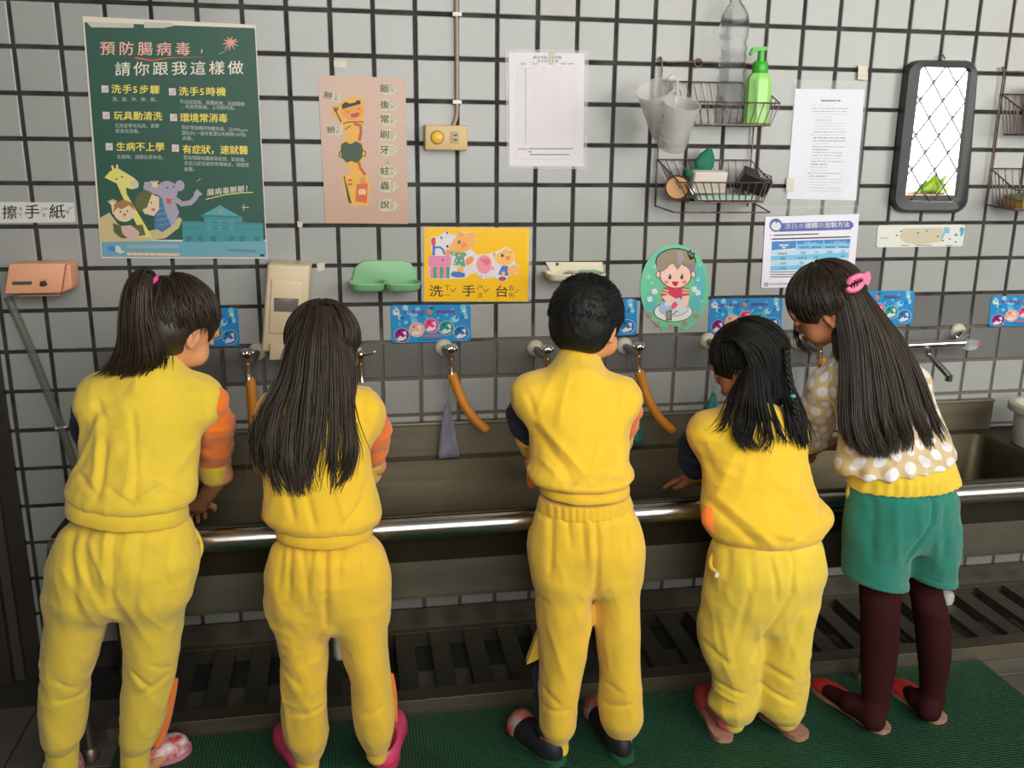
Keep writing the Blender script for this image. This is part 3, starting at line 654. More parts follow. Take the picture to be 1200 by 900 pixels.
# 4 tan poster (crop 370,85 at 5)
T4 = scl(370, 85, 5)
po = root('poster', at(428, 262, 0), 'tan poster with a pepper cartoon and vertical lettering about tooth brushing', 'poster')
sheet('paper', [(372.5, 88), (475, 91.5), (478.5, 262.5), (381.5, 261.5)], sr(186, 150, 128), parent=po, m=mat('tan_glossy_paper', sr(184, 150, 130), .25))
p = Pr(-.0024, T4); YO = (.72, .38, .05); OR = (.72, .28, .05); DG = (.03, .07, .03)
p.poly([(95, 220), (100, 195), (130, 195), (160, 160), (235, 140), (275, 155), (288, 200), (280, 300), (270, 360), (262, 410), (280, 440), (302, 470), (282, 510), (265, 530), (300, 600), (318, 660), (305, 780), (230, 780), (195, 770), (165, 700), (150, 600), (165, 595), (195, 600), (205, 590), (170, 520), (130, 490), (135, 460), (160, 440), (150, 410), (180, 380), (160, 335), (150, 300), (120, 270), (105, 245)], YO, 1)
p.ell(216, 228, 63, 52, OR, 2); p.ell(172, 235, 25, 28, OR, 2); p.poly([(155, 215), (152, 190), (175, 172), (200, 182), (230, 175), (245, 160), (262, 165), (262, 185), (200, 200)], BLK, 3)
p.line([(178, 225), (192, 232), (182, 238)], 3, BLK, 3); p.line([(262, 208), (248, 213), (258, 220)], 3, BLK, 3); p.poly([(204, 246), (230, 236), (256, 234), (252, 254), (228, 264), (208, 262)], (.45, .05, .03), 3)
p.line([(118, 205), (118, 230)], 8, BLK, 3); p.line([(106, 200), (108, 222), (128, 222), (131, 200)], 6, BLK, 3); p.line([(120, 230), (150, 290)], 7, BLK, 3)
p.line([(162, 300), (185, 290), (275, 288), (278, 300)], 6, (.2, .03, .02), 3); p.line([(170, 335), (205, 312)], 6, (.2, .03, .02), 3)
p.line([(225, 300), (262, 310), (265, 350), (255, 400)], 18, (.5, .07, .04), 2); p.line([(250, 520), (262, 560), (290, 600)], 16, (.5, .07, .04), 2)
p.poly([(150, 420), (175, 405), (205, 420), (235, 402), (268, 418), (278, 455), (268, 505), (240, 530), (210, 518), (180, 528), (155, 500), (145, 460)], DG, 3)
p.line([(152, 462), (138, 465), (140, 492), (160, 500)], 7, DG, 3); p.line([(275, 455), (294, 465), (290, 488), (268, 490)], 7, DG, 3); p.line([(190, 478), (210, 490), (238, 480)], 3, (.012, .03, .012), 4)
p.poly([(163, 610), (170, 605), (212, 765), (200, 768), (190, 750)], (.02, .03, .02), 2); p.poly([(170, 620), (182, 625), (215, 760), (210, 766)], (.45, .42, .05), 3)
for y in (628, 652): p.poly([(188, y), (212, y - 6), (216, y + 6), (192, y + 12)], (.6, .08, .04), 3)
p.poly([(240, 655), (305, 650), (300, 765), (232, 755)], (.6, .10, .04), 3); p.poly([(262, 615), (292, 612), (296, 650), (260, 652)], (.62, .25, .06), 3); p.ell(262, 700, 13, 19, (.7, .5, .2), 4); p.ell(282, 700, 13, 19, (.7, .5, .2), 4); p.line([(262, 715), (272, 722), (284, 714)], 2, BLK, 5); p.ell(263, 697, 2, 2, BLK, 5); p.ell(281, 697, 2, 2, BLK, 5)
p.build('picture', po)
p = Pr(-.0024, T4); TAG = (.55, .50, .36)
rows = [(97, '飯', 'ㄈㄢ'), (192, '後', 'ㄏㄡ'), (277, '常', 'ㄔㄤ'), (368, '刷', 'ㄕㄨㄚ'), (457, '牙', 'ㄧㄚ'), (580, '蛀', 'ㄓㄨ'), (667, '蟲', 'ㄔㄨㄥ'), (778, '說', 'ㄕㄨㄛ')]
for y, ch, zy in rows:
    p.poly([(374, y - 30), (400, y - 36), (450, y - 36), (484, y - 4), (460, y + 34), (400, y + 36), (370, y + 24)], TAG, 1); p.text(ch, 374, y - 27, 52, BLK, 2, 0, .014, 58)
    for k, z in enumerate(zy): p.text(z, 434, y - 30 + k * (56 / len(zy)), 24, BLK, 2, 0, .002, 24)
    p.line([(462, y - 12), (472, y - 2)], 2.5, BLK, 2)
p.text('，', 412, 500, 40, BLK, 2)
for (x, y, r_) in ((52, 108, 14), (62, 318, -4)):
    p.poly([(x + 5, y - 8), (x + 100, y + (18 if r_ > 0 else -14)), (x + 92, y + 72 if r_ > 0 else y + 52), (x - 6, y + 50)], TAG, 1); p.text('掰', x, y, 48, BLK, 2, 0, .012, 52, rot=r_); p.text('ㄅ', x + 58, y + (10 if r_ > 0 else -4), 22, BLK, 2, rot=r_); p.text('ㄞ', x + 56, y + (34 if r_ > 0 else 20), 22, BLK, 2, rot=r_)
p.build('lettering', po)

# 5 switch and socket with conduit
M_beige = mat('beige_plastic', sr(200, 172, 118), .4, var=.05)
sw = root('switch_plate', at(523, 176, 0), 'beige box with a round rocker switch and a two-pin socket', 'switch')
frus('box', [(498, 146), (548, 147), (548, 176.5), (498, 176)], -.042, -.001, M_beige, sw, 0, .004)
b = B(); c = at(512.5, 161, -.043); b.lathe([(.0150, 0), (.0160, .003), (.0130, .006), (0, .007)], c + Vector((0, .002, 0)), (0, -1, 0), 24, sx=1, sy=1.0); b.build('rocker', mat('yellowed_plastic', sr(226, 184, 60), .35), sw, angle=50)
b = B(); b.lathe([(.0185, 0), (.0185, .002), (.016, .0035)], c + Vector((0, .0015, 0)), (0, -1, 0), 24); b.build('rocker_ring', mat('brown_ring', sr(150, 120, 70), .5), sw)
frus('socket', [(528, 154), (538, 154), (538, 167.5), (528, 167.5)], -.0445, -.04, mat('grey_beige_plastic', sr(172, 158, 126), .5), sw, 0, .001)
p = Pr(-.0448, scl(300, 0, 4)); p.rect(926, 630, 944, 637, BLK, 1); p.rect(926, 652, 944, 659, BLK, 1); p.build('slot', sw)
b = B(); b.tube(catmull([at(534.5, -40, -.012), at(535, 20, -.012), at(535.5, 70, -.012), at(535.5, 120, -.012), at(535, 136, -.013), at(532, 146, -.016), at(532, 150, -.018)], 4), .0052, 10)
cd_ = b.build('conduit', mat('pale_brown_conduit', sr(160, 138, 118), .5), None, True); tag(cd_, 'thin pale brown conduit running down to the beige switch box', 'conduit')
for y in (16.5, 119.5):
    b = B(); c = at(535.5, y, -.0175); b.box(c.x - .011, c.x + .013, -.0185, -.0005, c.z - .005, c.z + .005, 0, .001); b.build('clip', M_white, cd_)

# 6 white laminated table
po = root('laminated_sheet', at(640, 198, 0), 'white laminated sheet with a faint ruled table right of the conduit', 'notice')
sheet('laminate', [(592, 57), (690, 59.5), (688, 198.5), (594.5, 197.5)], (.5, .5, .5), M_clear, po, -.0008, -.0042)
sheet('paper', [(596, 61), (685, 62.5), (683.5, 195), (597, 194.5)], sr(212, 205, 208), parent=po, Y0=-.0015, Y1=-.0026)
p = Pr(-.0027, scl(600, 0, 4)); GY = (.30, .28, .28)
p.text('新北市私立幼兒園', 100, 262, 16, (.12, .11, .11), 2, 0, .02, 16, 16.5); p.text('洗手檢核紀錄', 118, 280, 13, (.15, .14, .14), 2, 0, .02, 14, 17)
for y in [290] + [318 + 12.3 * k for k in range(30)]: p.line([(22, y), (296, y + 2)], 1.0 if y > 290 else 1.6, (.45, .43, .43), 1)
for x in (22, 60, 100, 150, 210, 296): p.line([(x, 290), (x - 1, 745 if x in (22, 296) else 688)], 1.2, (.48, .46, .46), 1)
p.line([(22, 745), (296, 748)], 1.3, GY, 1)
for k in range(29): p.rect(62, 322 + 12.3 * k, 68, 326 + 12.3 * k, (.08, .08, .08), 2)
for k in range(8): p.rect(42, 322 + 16 * k, 48, 324 + 16 * k, (.3, .3, .3), 2)
for x in (40, 96, 170, 226, 262): p.dashes(x, 297, x + 26, 0, (.2, .2, .2), rd, 5, 2)
p.dashes(30, 696, 70, 0, (.12, .12, .12), rd, 6, 2); p.dashes(80, 694, 285, 0, (.12, .12, .12), rd, 6, 2); p.dashes(76, 708, 92, 0, (.12, .12, .12), rd, 6, 2); p.dashes(84, 722, 270, 0, (.12, .12, .12), rd, 6, 2)
p.rect(172, 245, 200, 262, (.5, .42, .15), 3); p.build('print', po)

# 7 yellow sign
T7 = scl(490, 262, 8.889)
po = root('sign', at(559, 353, 0), 'bright yellow laminated washbasin sign with orange fox-like cartoon animals', 'sign')
sheet('laminate', [(494, 265), (624, 267), (622, 354), (495, 354)], (.5, .5, .5), M_clear, po, -.0008, -.0018)
sheet('paper', [(497, 266.2), (620.5, 267.2), (618.5, 353.2), (497, 353)], sr(238, 186, 44), parent=po, Y0=-.0015, Y1=-.0026, m=mat('glossy_yellow_paper', sr(240, 188, 40), .2))
p = Pr(-.0027, T7); W_ = (.66, .62, .62); FX = (.80, .38, .08)
p.poly([(120, 160), (150, 130), (200, 140), (290, 80), (340, 110), (400, 120), (430, 60), (480, 90), (590, 80), (600, 170), (550, 270), (600, 310), (640, 330), (740, 310), (790, 300), (920, 240), (1000, 300), (1000, 390), (1050, 440), (1040, 520), (950, 530), (920, 600), (870, 605), (800, 560), (680, 580), (600, 515), (540, 530), (490, 570), (360, 575), (320, 580), (120, 575), (105, 440), (110, 340), (150, 330)], W_, 1)
PK = (.70, .22, .36); GN = (.04, .30, .16); BL_ = (.05, .13, .42)
p.poly([(108, 350), (120, 335), (335, 338), (348, 352), (340, 440), (325, 455), (118, 450), (106, 440)], PK, 2)
for k in range(6): p.rect(124 + k * 34, 452, 124 + (k + 1) * 34, 570, (PK, GN)[k % 2], 2)
p.rect(150, 215, 176, 332, BL_, 2); p.poly([(135, 160), (150, 144), (180, 148), (184, 215), (168, 228), (138, 218)], (.6, .06, .06), 3); p.line([(172, 250), (230, 245), (262, 275), (275, 322)], 20, BL_, 2)
for (x, y) in ((243, 148), (302, 96), (256, 378)): p.ell(x, y, 10, 16, BL_, 3, rot=-15)
p.poly([(320, 255), (400, 130), (432, 62), (478, 100), (582, 84), (596, 130), (585, 210), (540, 270), (470, 302), (395, 300), (330, 278)], FX, 3); p.ell(305, 238, 13, 14, BLK, 4); p.ell(426, 191, 16, 19, (.05, .03, .10), 4); p.ell(422, 186, 5, 6, W_, 5); p.ell(480, 225, 30, 26, (.78, .22, .06), 4)
p.line([(432, 128), (444, 108), (462, 118), (462, 132)], 5, (.35, .12, .03), 4); p.line([(392, 298), (430, 285), (462, 245)], 3, (.4, .14, .03), 4)
p.ell(310, 305, 26, 38, (.76, .26, .08), 4); p.poly([(332, 285), (400, 300), (495, 300), (505, 335), (478, 345), (492, 450), (360, 430), (395, 340), (340, 330)], (.10, .30, .18), 4)
for (x, y) in ((372, 315), (430, 330), (400, 385), (455, 385), (430, 430), (380, 415)): p.ell(x, y, 9, 12, (.55, .6, .35), 5)
p.poly([(495, 380), (540, 340), (578, 350), (570, 400), (520, 435), (492, 430)], (.76, .24, .07), 3); p.rect(408, 452, 472, 505, FX, 3)
p.poly([(340, 520), (370, 498), (440, 505), (488, 520), (485, 558), (400, 562), (345, 545)], (.03, .15, .42), 4)
p.ell(688, 425, 80, 98, (.78, .25, .32), 3); p.ell(715, 395, 35, 35, (.78, .12, .16), 4); p.line([(652, 388), (660, 362), (676, 368), (680, 398)], 5, BLK, 5); p.poly([(765, 455), (792, 452), (790, 485), (765, 482)], (.78, .25, .32), 3); p.poly([(588, 418), (612, 412), (608, 428)], (.8, .5, .3), 3)
p.line([(672, 430), (690, 425), (712, 440)], 3, (.6, .1, .15), 5); p.line([(655, 535), (662, 560)], 4, BLK, 3); p.line([(706, 540), (712, 562)], 4, BLK, 3)
p.poly([(785, 345), (845, 300), (920, 250), (960, 280), (995, 320), (995, 380), (960, 425), (890, 438), (830, 415)], (.82, .45, .10), 3); p.ell(793, 318, 14, 16, (.75, .25, .25), 4); p.ell(877, 332, 15, 18, (.03, .02, .05), 4); p.ell(935, 358, 26, 24, (.8, .2, .06), 4); p.line([(900, 302), (912, 288), (925, 300)], 4, (.3, .1, .02), 4)
for k in range(3): p.line([(950 + k * 14, 298 + k * 5), (966 + k * 12, 284 + k * 6)], 4, BLK, 4)
p.poly([(875, 440), (935, 440), (942, 545), (832, 530)], (.04, .16, .5), 3); p.ell(888, 518, 20, 20, (.82, .42, .08), 4); p.poly([(930, 500), (935, 460), (1000, 425), (1045, 440), (1045, 500), (1010, 520), (940, 520)], (.80, .40, .10), 3); p.ell(878, 575, 40, 24, (.42, .05, .05), 3)
p.build('picture', po)
p = Pr(-.0027, T7); p.text('洗', 112, 648, 128, BLK, 2, 0, .012, 148); p.text('手', 452, 645, 128, BLK, 2, 0, .012, 148); p.text('台', 795, 650, 128, BLK, 2, 0, .012, 148)
p.text('ㄒ', 262, 640, 64, BLK, 2, 0, .004, 84); p.text('ㄧ', 262, 720, 64, BLK, 2, 0, .004, 84, rot=0); p.text('ㄕ', 605, 642, 62, BLK, 2, 0, .004, 76); p.text('ㄡ', 605, 720, 62, BLK, 2, 0, .004, 76); p.text('ㄊ', 935, 642, 62, BLK, 2, 0, .004, 76); p.text('ㄞ', 935, 720, 62, BLK, 2, 0, .004, 76)
p.line([(340, 680), (362, 712), (392, 676)], 9, BLK); p.line([(680, 682), (705, 716), (735, 678)], 9, BLK); p.line([(1015, 718), (1056, 684)], 9, BLK, 1, True); p.build('lettering', po)

# 8 blue hand-washing stickers
def sticker(q, label):
    po = root('sticker', at(*bil(q, .5, 1), 0), label, 'sticker', 'blue hand-washing stickers along the taps')
    sheet('backing', rrect(q, 4), sr(40, 138, 200), parent=po, m=mat('blue_sticker', sr(38, 132, 192), .3))
    f = lambda x, y: bil(q, (x - 75) / 1033, (y - 80) / 485)
    p = Pr(-.0024, f); r_ = random.Random(4)
    for k in range(34): c0 = r_.choice([(.10, .42, .62), (.18, .50, .68), (.30, .55, .66)]); rr_ = r_.uniform(14, 48); p.ell(r_.uniform(130, 1050), r_.uniform(150, 500) * (.75 if k % 2 else .6) + 20, rr_, rr_, c0, 1, 12)
    for (x, y, s_) in ((220, 245, 30), (470, 210, 20), (925, 250, 20), (990, 245, 26), (680, 205, 14)): p.ell(x, y, s_, s_, (.01, .20, .50), 2, 12)
    for (x, y, c0) in ((212, 468, (.22, .02, .16)), (405, 400, (.75, .36, .26)), (597, 350, (.66, .06, .20)), (792, 385, (.02, .26, .22)), (985, 450, (.02, .16, .42))):
        p.ell(x, y, 102, 98, (.4, .55, .6), 3, 20); p.ell(x, y, 94, 91, c0, 4, 20)
        p.poly([(x - 70, y + 45), (x - 20, y + 5), (x + 10, y + 28), (x + 55, y + 10), (x + 60, y + 40), (x + 10, y + 68), (x - 50, y + 72)], W_, 5); p.poly([(x + 5, y - 40), (x + 50, y - 55), (x + 62, y - 5), (x + 38, y + 5), (x + 25, y - 15)], W_, 5); p.ell(x - 35, y - 40, 17, 15, tuple(v * .4 for v in c0), 5, 10)
    p.rect(485, 472, 718, 498, (.6, .12, .12), 4); p.poly([(545, 120), (600, 100), (645, 118), (595, 150)], (.01, .13, .35), 4); p.poly([(545, 122), (595, 150), (598, 212), (548, 190)], (.65, .18, .10), 4); p.poly([(595, 150), (645, 120), (645, 185), (598, 212)], (.02, .33, .22), 4)
    p.poly([(120, 210), (122, 150), (155, 118), (185, 150), (188, 212)], W_, 4); p.ell(153, 160, 14, 18, (.5, .15, .05), 5); p.ell(1022, 162, 32, 30, (.35, .5, .3), 4); p.ell(1022, 162, 20, 18, (.6, .68, .55), 5)
    p.text('起步動洗手', 235, 148, 54, (.20, .05, .25), 5, 0, .02, 56, 56); p.text('樂防腸病毒', 665, 148, 50, (.20, .05, .25), 5, 0, .02, 48, 48)
    p.dashes(410, 522, 790, 0, (.03, .14, .3), r_, 12, 5, 0, (10, 40)); p.build('print', po, M_inkg)
sticker([(187, 361), (279, 361), (281, 405.5), (187, 407)], 'blue hand-washing sticker mostly hidden behind the ponytailed girl\'s head')
sticker([(457.5, 357.5), (551.5, 357), (552, 400), (459, 402)], 'fully visible blue hand-washing sticker below the yellow sign')
sticker([(654, 352), (747, 350), (746, 392.5), (655, 395)], 'blue hand-washing sticker half hidden behind the short-haired boy\'s head')
sticker([(832, 350), (917.5, 349), (915, 389), (830, 391)], 'blue hand-washing sticker just right of the oval cartoon boy')
sticker([(988, 341), (1072, 340.5), (1069, 380), (986, 382)], 'blue hand-washing sticker right of the pink hair clip')
sticker([(1162, 347), (1244, 346), (1240, 381), (1158, 382.5)], 'blue hand-washing sticker cut by the right edge')

# 9 soap dispenser
M_ivory = mat('ivory_plastic', sr(206, 188, 156), .35, var=.05)
sd = root('soap_dispenser', at(335, 420, 0), 'tall ivory wall soap dispenser with a grey window', 'dispenser')
frus('housing', [(313, 309), (364, 311), (358, 410), (306, 413)], -.085, -.002, M_ivory, sd, .02, .009, 4)
frus('front_cover', [(318, 327), (355, 330), (351, 391), (315, 391)], -.089, -.08, M_ivory, sd, .06, .003)
frus('window', [(321, 349), (350, 350), (349, 366), (321, 365)], -.0905, -.085, mat('grey_window', sr(105, 100, 94), .2), sd, 0, .001)
frus('push_bar', [(316, 402), (358, 402), (357, 421), (315, 423)], -.095, -.04, M_ivory, sd, -.1, .005)
# 10 green soap dish
M_grn = mat('soft_green_plastic', sr(122, 176, 128), .32, sss=.1)
sd = root('soap_dish', at(450, 340, 0), 'soft green double soap dish below the tan poster', 'soap dish')
out = [(413, 327), (416, 313), (424, 306.5), (435, 305), (470, 305), (481, 308), (487, 317), (489, 327), (489, 332), (413, 332)]
b = B(); b.prism([(at(*p_, -.008).x, at(*p_, -.008).z) for p_ in out], -.009, -.001, 0, .003); b.build('back_plate', M_grn, sd, angle=40)
def tray(name, c, w, dpt, h, m_, parent, t_=.003, n_=36, sq=3.0):
    def lp(sx_, sy_, z): 
        o = []
        for k in range(n_):
            a = 2 * math.pi * k / n_; ca, sa = math.cos(a), math.sin(a)
            o.append((c.x + sx_ * abs(ca) ** (2 / sq) * (1 if ca >= 0 else -1), c.y + sy_ * abs(sa) ** (2 / sq) * (1 if sa >= 0 else -1), c.z + z))
        return o
    Ls = [lp(w * .01, dpt * .01, 0), lp(w * .8, dpt * .75, 0), lp(w * .94, dpt * .92, h * .35), lp(w, dpt, h), lp(w + .003, dpt + .003, h + .001), lp(w + .002, dpt + .002, h + .004), lp(w - t_, dpt - t_, h + .003), lp(w * .9 - t_, dpt * .88 - t_, h * .4 + t_), lp(w * .75, dpt * .7, t_), lp(w * .01, dpt * .01, t_)]
    vs = [v for l in Ls for v in l]; fs = []
    for i in range(len(Ls) - 1):
        for k in range(n_): fs.append((i * n_ + k, i * n_ + (k + 1) % n_, (i + 1) * n_ + (k + 1) % n_, (i + 1) * n_ + k))
    x = B(); x.add(vs, fs); return x.build(name, m_, parent, angle=50)
cL, cR = at(430, 335, -.05), at(472, 335, -.05)
tray('tray', Vector((cL.x + .002, -.052, cL.z - .012)), .049, .048, .02, M_grn, sd); tray('tray', Vector((cR.x - .001, -.052, cR.z - .012)), .049, .048, .02, M_grn, sd)
# 11 cream soap dish and soap
sd = root('soap_dish', at(672, 330, 0), 'cream two-part soap dish above the short-haired boy', 'soap dish')
M_crm = mat('aged_cream_plastic', sr(212, 204, 178), .4, var=.08, vscale=20)
cL, cR = at(656, 323, -.045), at(690, 323, -.045)
for c in (cL, cR): tray('tray', Vector((c.x, -.048, c.z - .012)), .040, .043, .018, M_crm, sd, sq=5)
out = [(639, 307), (706, 307), (708, 325), (650, 327)]; b = B(); P = [at(*p_, -.004) for p_ in out]; b.prism([(p_.x, p_.z) for p_ in P], -.006, -.001, 0, .002); b.build('back_plate', M_crm, sd, angle=40)
def slabobj(name, c, sx_, sy_, sz_, m_, parent=None, rot=(0, 0, 0), bev=.004):
    bm = bmesh.new(); bmesh.ops.create_cube(bm, size=1)
    for v in bm.verts: v.co = (v.co.x * sx_, v.co.y * sy_, v.co.z * sz_)
    bmesh.ops.bevel(bm, geom=bm.edges[:], offset=bev, segments=3, affect='EDGES', profile=.6)
    from mathutils import Euler
    bm.transform(Matrix.Translation(c) @ Euler(rot).to_matrix().to_4x4()); x = B(); x.bm(bm); return x.build(name, m_, parent, angle=40)
o = slabobj('soap_bar', Vector((cR.x + .002, -.05, cR.z + .002)), .056, .045, .018, mat('mint_soap', sr(120, 196, 160), .3, sss=.3), None, (.25, 0, .05), .006); tag(o, 'mint green bar of soap in the right half of the cream dish', 'soap')
o = slabobj('soap_bar', Vector((cL.x + .018, -.05, cL.z - .001)), .022, .04, .012, mat('tan_soap', sr(160, 140, 110), .5, sss=.2), None, (.2, 0, -.35), .005); tag(o, 'worn tan sliver of soap in the middle of the cream dish', 'soap')
p = Pr(-.0065, scl(600, 225, 4)); p.ell(212, 338, 8, 8, (.05, .06, .04), 2); p.build('screw_hole', sd)

# 12 oval sticker of a boy (crop 600,225 at 4)
T12 = scl(600, 225, 4)
po = root('oval_sticker', at(790, 388, 0), 'green oval sticker of a cartoon boy washing his hands', 'sticker')
ov = ell(763, 452, 162, 206, 48); ov = [p_ for p_ in ov if not (p_[1] > 625 and 700 < p_[0] < 830)]; i0 = max(range(len(ov)), key=lambda i: (ov[i][1] > 600 and ov[i][0] > 763, ov[i][1]))
ov2 = []
for k in range(49):
    a = math.radians(90 - 22 - 316 * k / 48); ov2.append((763 + 162 * math.cos(a), 450 + 205 * math.sin(a)))
ov2 += [(700, 660), (735, 640), (763, 628), (795, 638), (815, 655)]
sheet('backing', [T12(*p_) for p_ in ov2], sr(116, 196, 158), parent=po, m=mat('mint_sticker', sr(112, 192, 152), .25))
p = Pr(-.0024, T12)
for (x, y, rx, ry) in ((720, 310, 50, 40), (880, 430, 25, 90), (860, 520, 30, 40), (650, 520, 25, 50)): p.ell(x, y, rx, ry, (.12, .45, .45), 1, 20)
BR = (.30, .25, .18); LN = (.03, .02, .02); SK = (.85, .55, .46)
p.ell(768, 328, 96, 66, LN, 2); p.ell(768, 328, 91, 61, BR, 3); p.poly([(820, 285), (838, 268), (842, 285), (858, 285), (852, 312), (835, 320)], LN, 3); p.poly([(824, 288), (836, 276), (838, 290), (852, 291), (846, 308)], (.2, .17, .13), 4)
for x in (687, 849): p.ell(x, 387, 13, 17, LN, 2); p.ell(x, 387, 10, 14, SK, 3)
p.ell(767, 392, 76, 60, LN, 4); p.ell(767, 392, 72, 57, SK, 5)
p.poly([(680, 368), (678, 330), (720, 310), (810, 310), (860, 330), (862, 360), (840, 376), (815, 350), (800, 325), (790, 350), (775, 366), (760, 345), (750, 318), (735, 350), (710, 372)], BR, 6); p.poly([(770, 275), (800, 280), (808, 312), (790, 345), (775, 330)], (.36, .30, .33), 7); p.poly([(820, 340), (858, 335), (860, 360), (842, 374), (828, 360)], (.28, .22, .28), 7)
for x in (740, 796): p.ell(x, 397, 7, 13, (.04, .03, .03), 6); p.ell(x - 2, 392, 2.5, 4, W_, 7)
for x in (723, 808): p.ell(x, 423, 11, 9, (.8, .25, .22), 6)
p.poly([(748, 420), (782, 420), (774, 438), (766, 443), (755, 436)], (.55, .04, .05), 6)
RD = (.62, .06, .10); p.poly([(712, 450), (730, 443), (765, 455), (800, 443), (820, 452), (825, 500), (808, 515), (705, 512), (700, 480)], RD, 4)
for s_ in (0, 1):
    q = [(712, 445), (738, 455), (730, 488), (694, 485)] if not s_ else [(800, 445), (828, 450), (833, 485), (795, 485)]
    p.poly(q, (.60, .10, .07), 5)
    for k in (.3, .65): p.line([bil(q, 0, k), bil(q, 1, k)], 7, (.45, .55, .35), 6)
p.ell(756, 562, 92, 48, LN, 5); p.ell(756, 562, 89, 45, (.72, .72, .70), 6); p.ell(757, 548, 70, 35, LN, 7); p.ell(757, 548, 68, 33, (.62, .66, .68), 8); p.ell(720, 545, 33, 26, (.38, .48, .66), 9)
p.poly([(700, 490), (735, 480), (790, 515), (785, 535), (760, 545), (735, 530)], SK, 10); p.poly([(800, 488), (832, 485), (825, 530), (800, 545), (785, 535)], SK, 10)
p.ell(762, 530, 22, 12, (.70, .10, .25), 11, rot=-55); p.ell(780, 510, 14, 14, (.5, .62, .75), 11); p.ell(728, 525, 13, 11, (.55, .68, .75), 11)
p.poly([(722, 560), (748, 552), (748, 602), (722, 602)], LN, 10); p.poly([(725, 562), (744, 556), (744, 598), (725, 598)], (.3, .28, .25), 11); p.line([(745, 575), (760, 572), (768, 558), (778, 562)], 6, (.25, .23, .2), 11)
for (x, y, s_) in ((638, 396, 11), (655, 425, 7), (668, 348, 8), (872, 410, 9), (880, 344, 6), (888, 512, 6)): p.ell(x, y, s_, s_, (.35, .65, .75), 2, 12); p.ell(x - 2, y - 2, s_ * .5, s_ * .5, (.15, .48, .62), 3, 10)
for (x, y) in ((646, 502), (668, 466), (855, 455), (872, 472)):
    for k in range(4): p.ell(x + 8 * math.cos(k * 1.57 + .5), y + 8 * math.sin(k * 1.57 + .5), 7, 7, (.68, .72, .68), 2, 8)
for k, (x, y) in enumerate(((642, 582), (682, 625), (738, 636), (806, 622), (862, 585))): p.text('濕搓沖捧擦'[k], x - 16, y - 16, 30, (.55, .12, .10), 2, 0, 0, 34)
for (x, y) in ((660, 608), (716, 636), (842, 605)): p.line([(x - 6, y - 4), (x + 8, y + 3)], 3, (.55, .12, .1), 2)

p.build('picture', po, M_inkg)

# 14 paper in a clear sleeve
po = root('document_sleeve', at(970, 235, 0), 'typed notice in a crumpled clear plastic sleeve beside the mirror', 'notice')
rr = random.Random(8)
def crumple(q, Y, amp, nu=14, nv=16):
    vs = []; fs = []
    for j in range(nv + 1):
        for i in range(nu + 1):
            vs.append(at(*bil(q, i / nu, j / nv), Y - amp * (0.5 + .5 * math.sin(i * .9 + j * .5 + rr.uniform(-.6, .6)))))
    for j in range(nv):
        for i in range(nu): a = j * (nu + 1) + i; fs.append((a, a + 1, a + nu + 2, a + nu + 1))
    return vs, fs
vs, fs = crumple([(931, 93), (1018, 96), (1004, 243), (920, 245)], -.006, .005); mesh('sleeve', vs, fs, M_clear, po, True)
vs, fs = crumple([(893, 241), (1009, 241), (1003, 252), (892, 252)], -.004, .003, 16, 3); mesh('sleeve_flap', vs, fs, M_clear, po, True)
sheet('paper', [(932, 104), (1013, 105), (1003, 235), (922, 233)], sr(212, 212, 222), parent=po, Y0=-.0015, Y1=-.0026)
p = Pr(-.0027); q = [(932, 104), (1013, 105), (1003, 235), (922, 233)]
p.dashes(962, 117, 985, 0, (.12, .12, .14), rd, 2, 2)
for k in range(30):
    y0 = 123 + k * 3.45; x0 = 952 - k * .28 + rd.choice([0, 4, 4, 4]); x1 = 994 - k * .28 - rd.choice([0, 0, 2, 18]); gcol = rd.choice([.3, .42, .48]) if k not in (11, 12, 15, 20, 24) else .16
    p.dashes(x0, y0, x1, 0, (gcol, gcol, gcol * 1.05), rd, 1.0, 2, .01, (2, 6))
p.build('print', po)
for (q, l) in (([(1006, 76), (1017, 78), (1017, 94), (1005, 93)], 'brownish tape square at the top right of the clear sleeve'), ([(922, 209), (931, 209), (930, 224), (921, 224)], 'small yellowed tape at the lower left of the clear sleeve'), ([(1019, 124), (1026, 124), (1026, 131), (1019, 131)], None)):
    if l: o = sheet('tape', q, (.5, .45, .35), mat('aged_tape', sr(205, 195, 175), .4, var=.15, vscale=60), None, -.008, -.0086); tag(o, l, 'tape')

# 15 bleach chart (crop 885,240 at 8.568)
T15 = scl(885, 240, 8.568); po = root('chart', at(945, 337, 0), 'white chart with a blue banner and table of bleach dilutions', 'notice')
sheet('paper', [(897, 254), (1007, 250.5), (1001, 320), (998, 336), (892, 337.5)], sr(218, 216, 226), parent=po, Y0=-.0015, Y1=-.0030)
p = Pr(-.0031, T15); IND = (.07, .10, .34)
p.poly([(240, 185), (950, 160), (985, 185), (985, 220), (955, 248), (240, 272)], IND, 1); p.ell(208, 205, 65, 68, IND, 2); p.ell(210, 212, 50, 45, (.62, .62, .66), 3); p.poly([(195, 150), (240, 150), (215, 190)], IND, 4)
C1 = (.03, .20, .50); C2 = (.15, .45, .68); C3 = (.42, .60, .72)
p.poly([(168, 368), (958, 342), (952, 390), (165, 458)], C1, 1); p.poly([(410, 395), (955, 385), (950, 430), (408, 452)], C2, 2); p.line([(415, 362), (410, 452)], 4, W_, 3); p.line([(690, 350), (686, 395)], 4, W_, 3)
for k, cc in enumerate((C3, C2, C3, C2)): y = 458 + k * 51; p.poly([(163 - k * 3, y + 5), (945 - k * 3, y - 30), (943 - k * 3, y + 22), (160 - k * 3, y + 52)], cc, 1)
p.build('table', po)
p = Pr(-.0033, T15); DK = (.05, .05, .07)
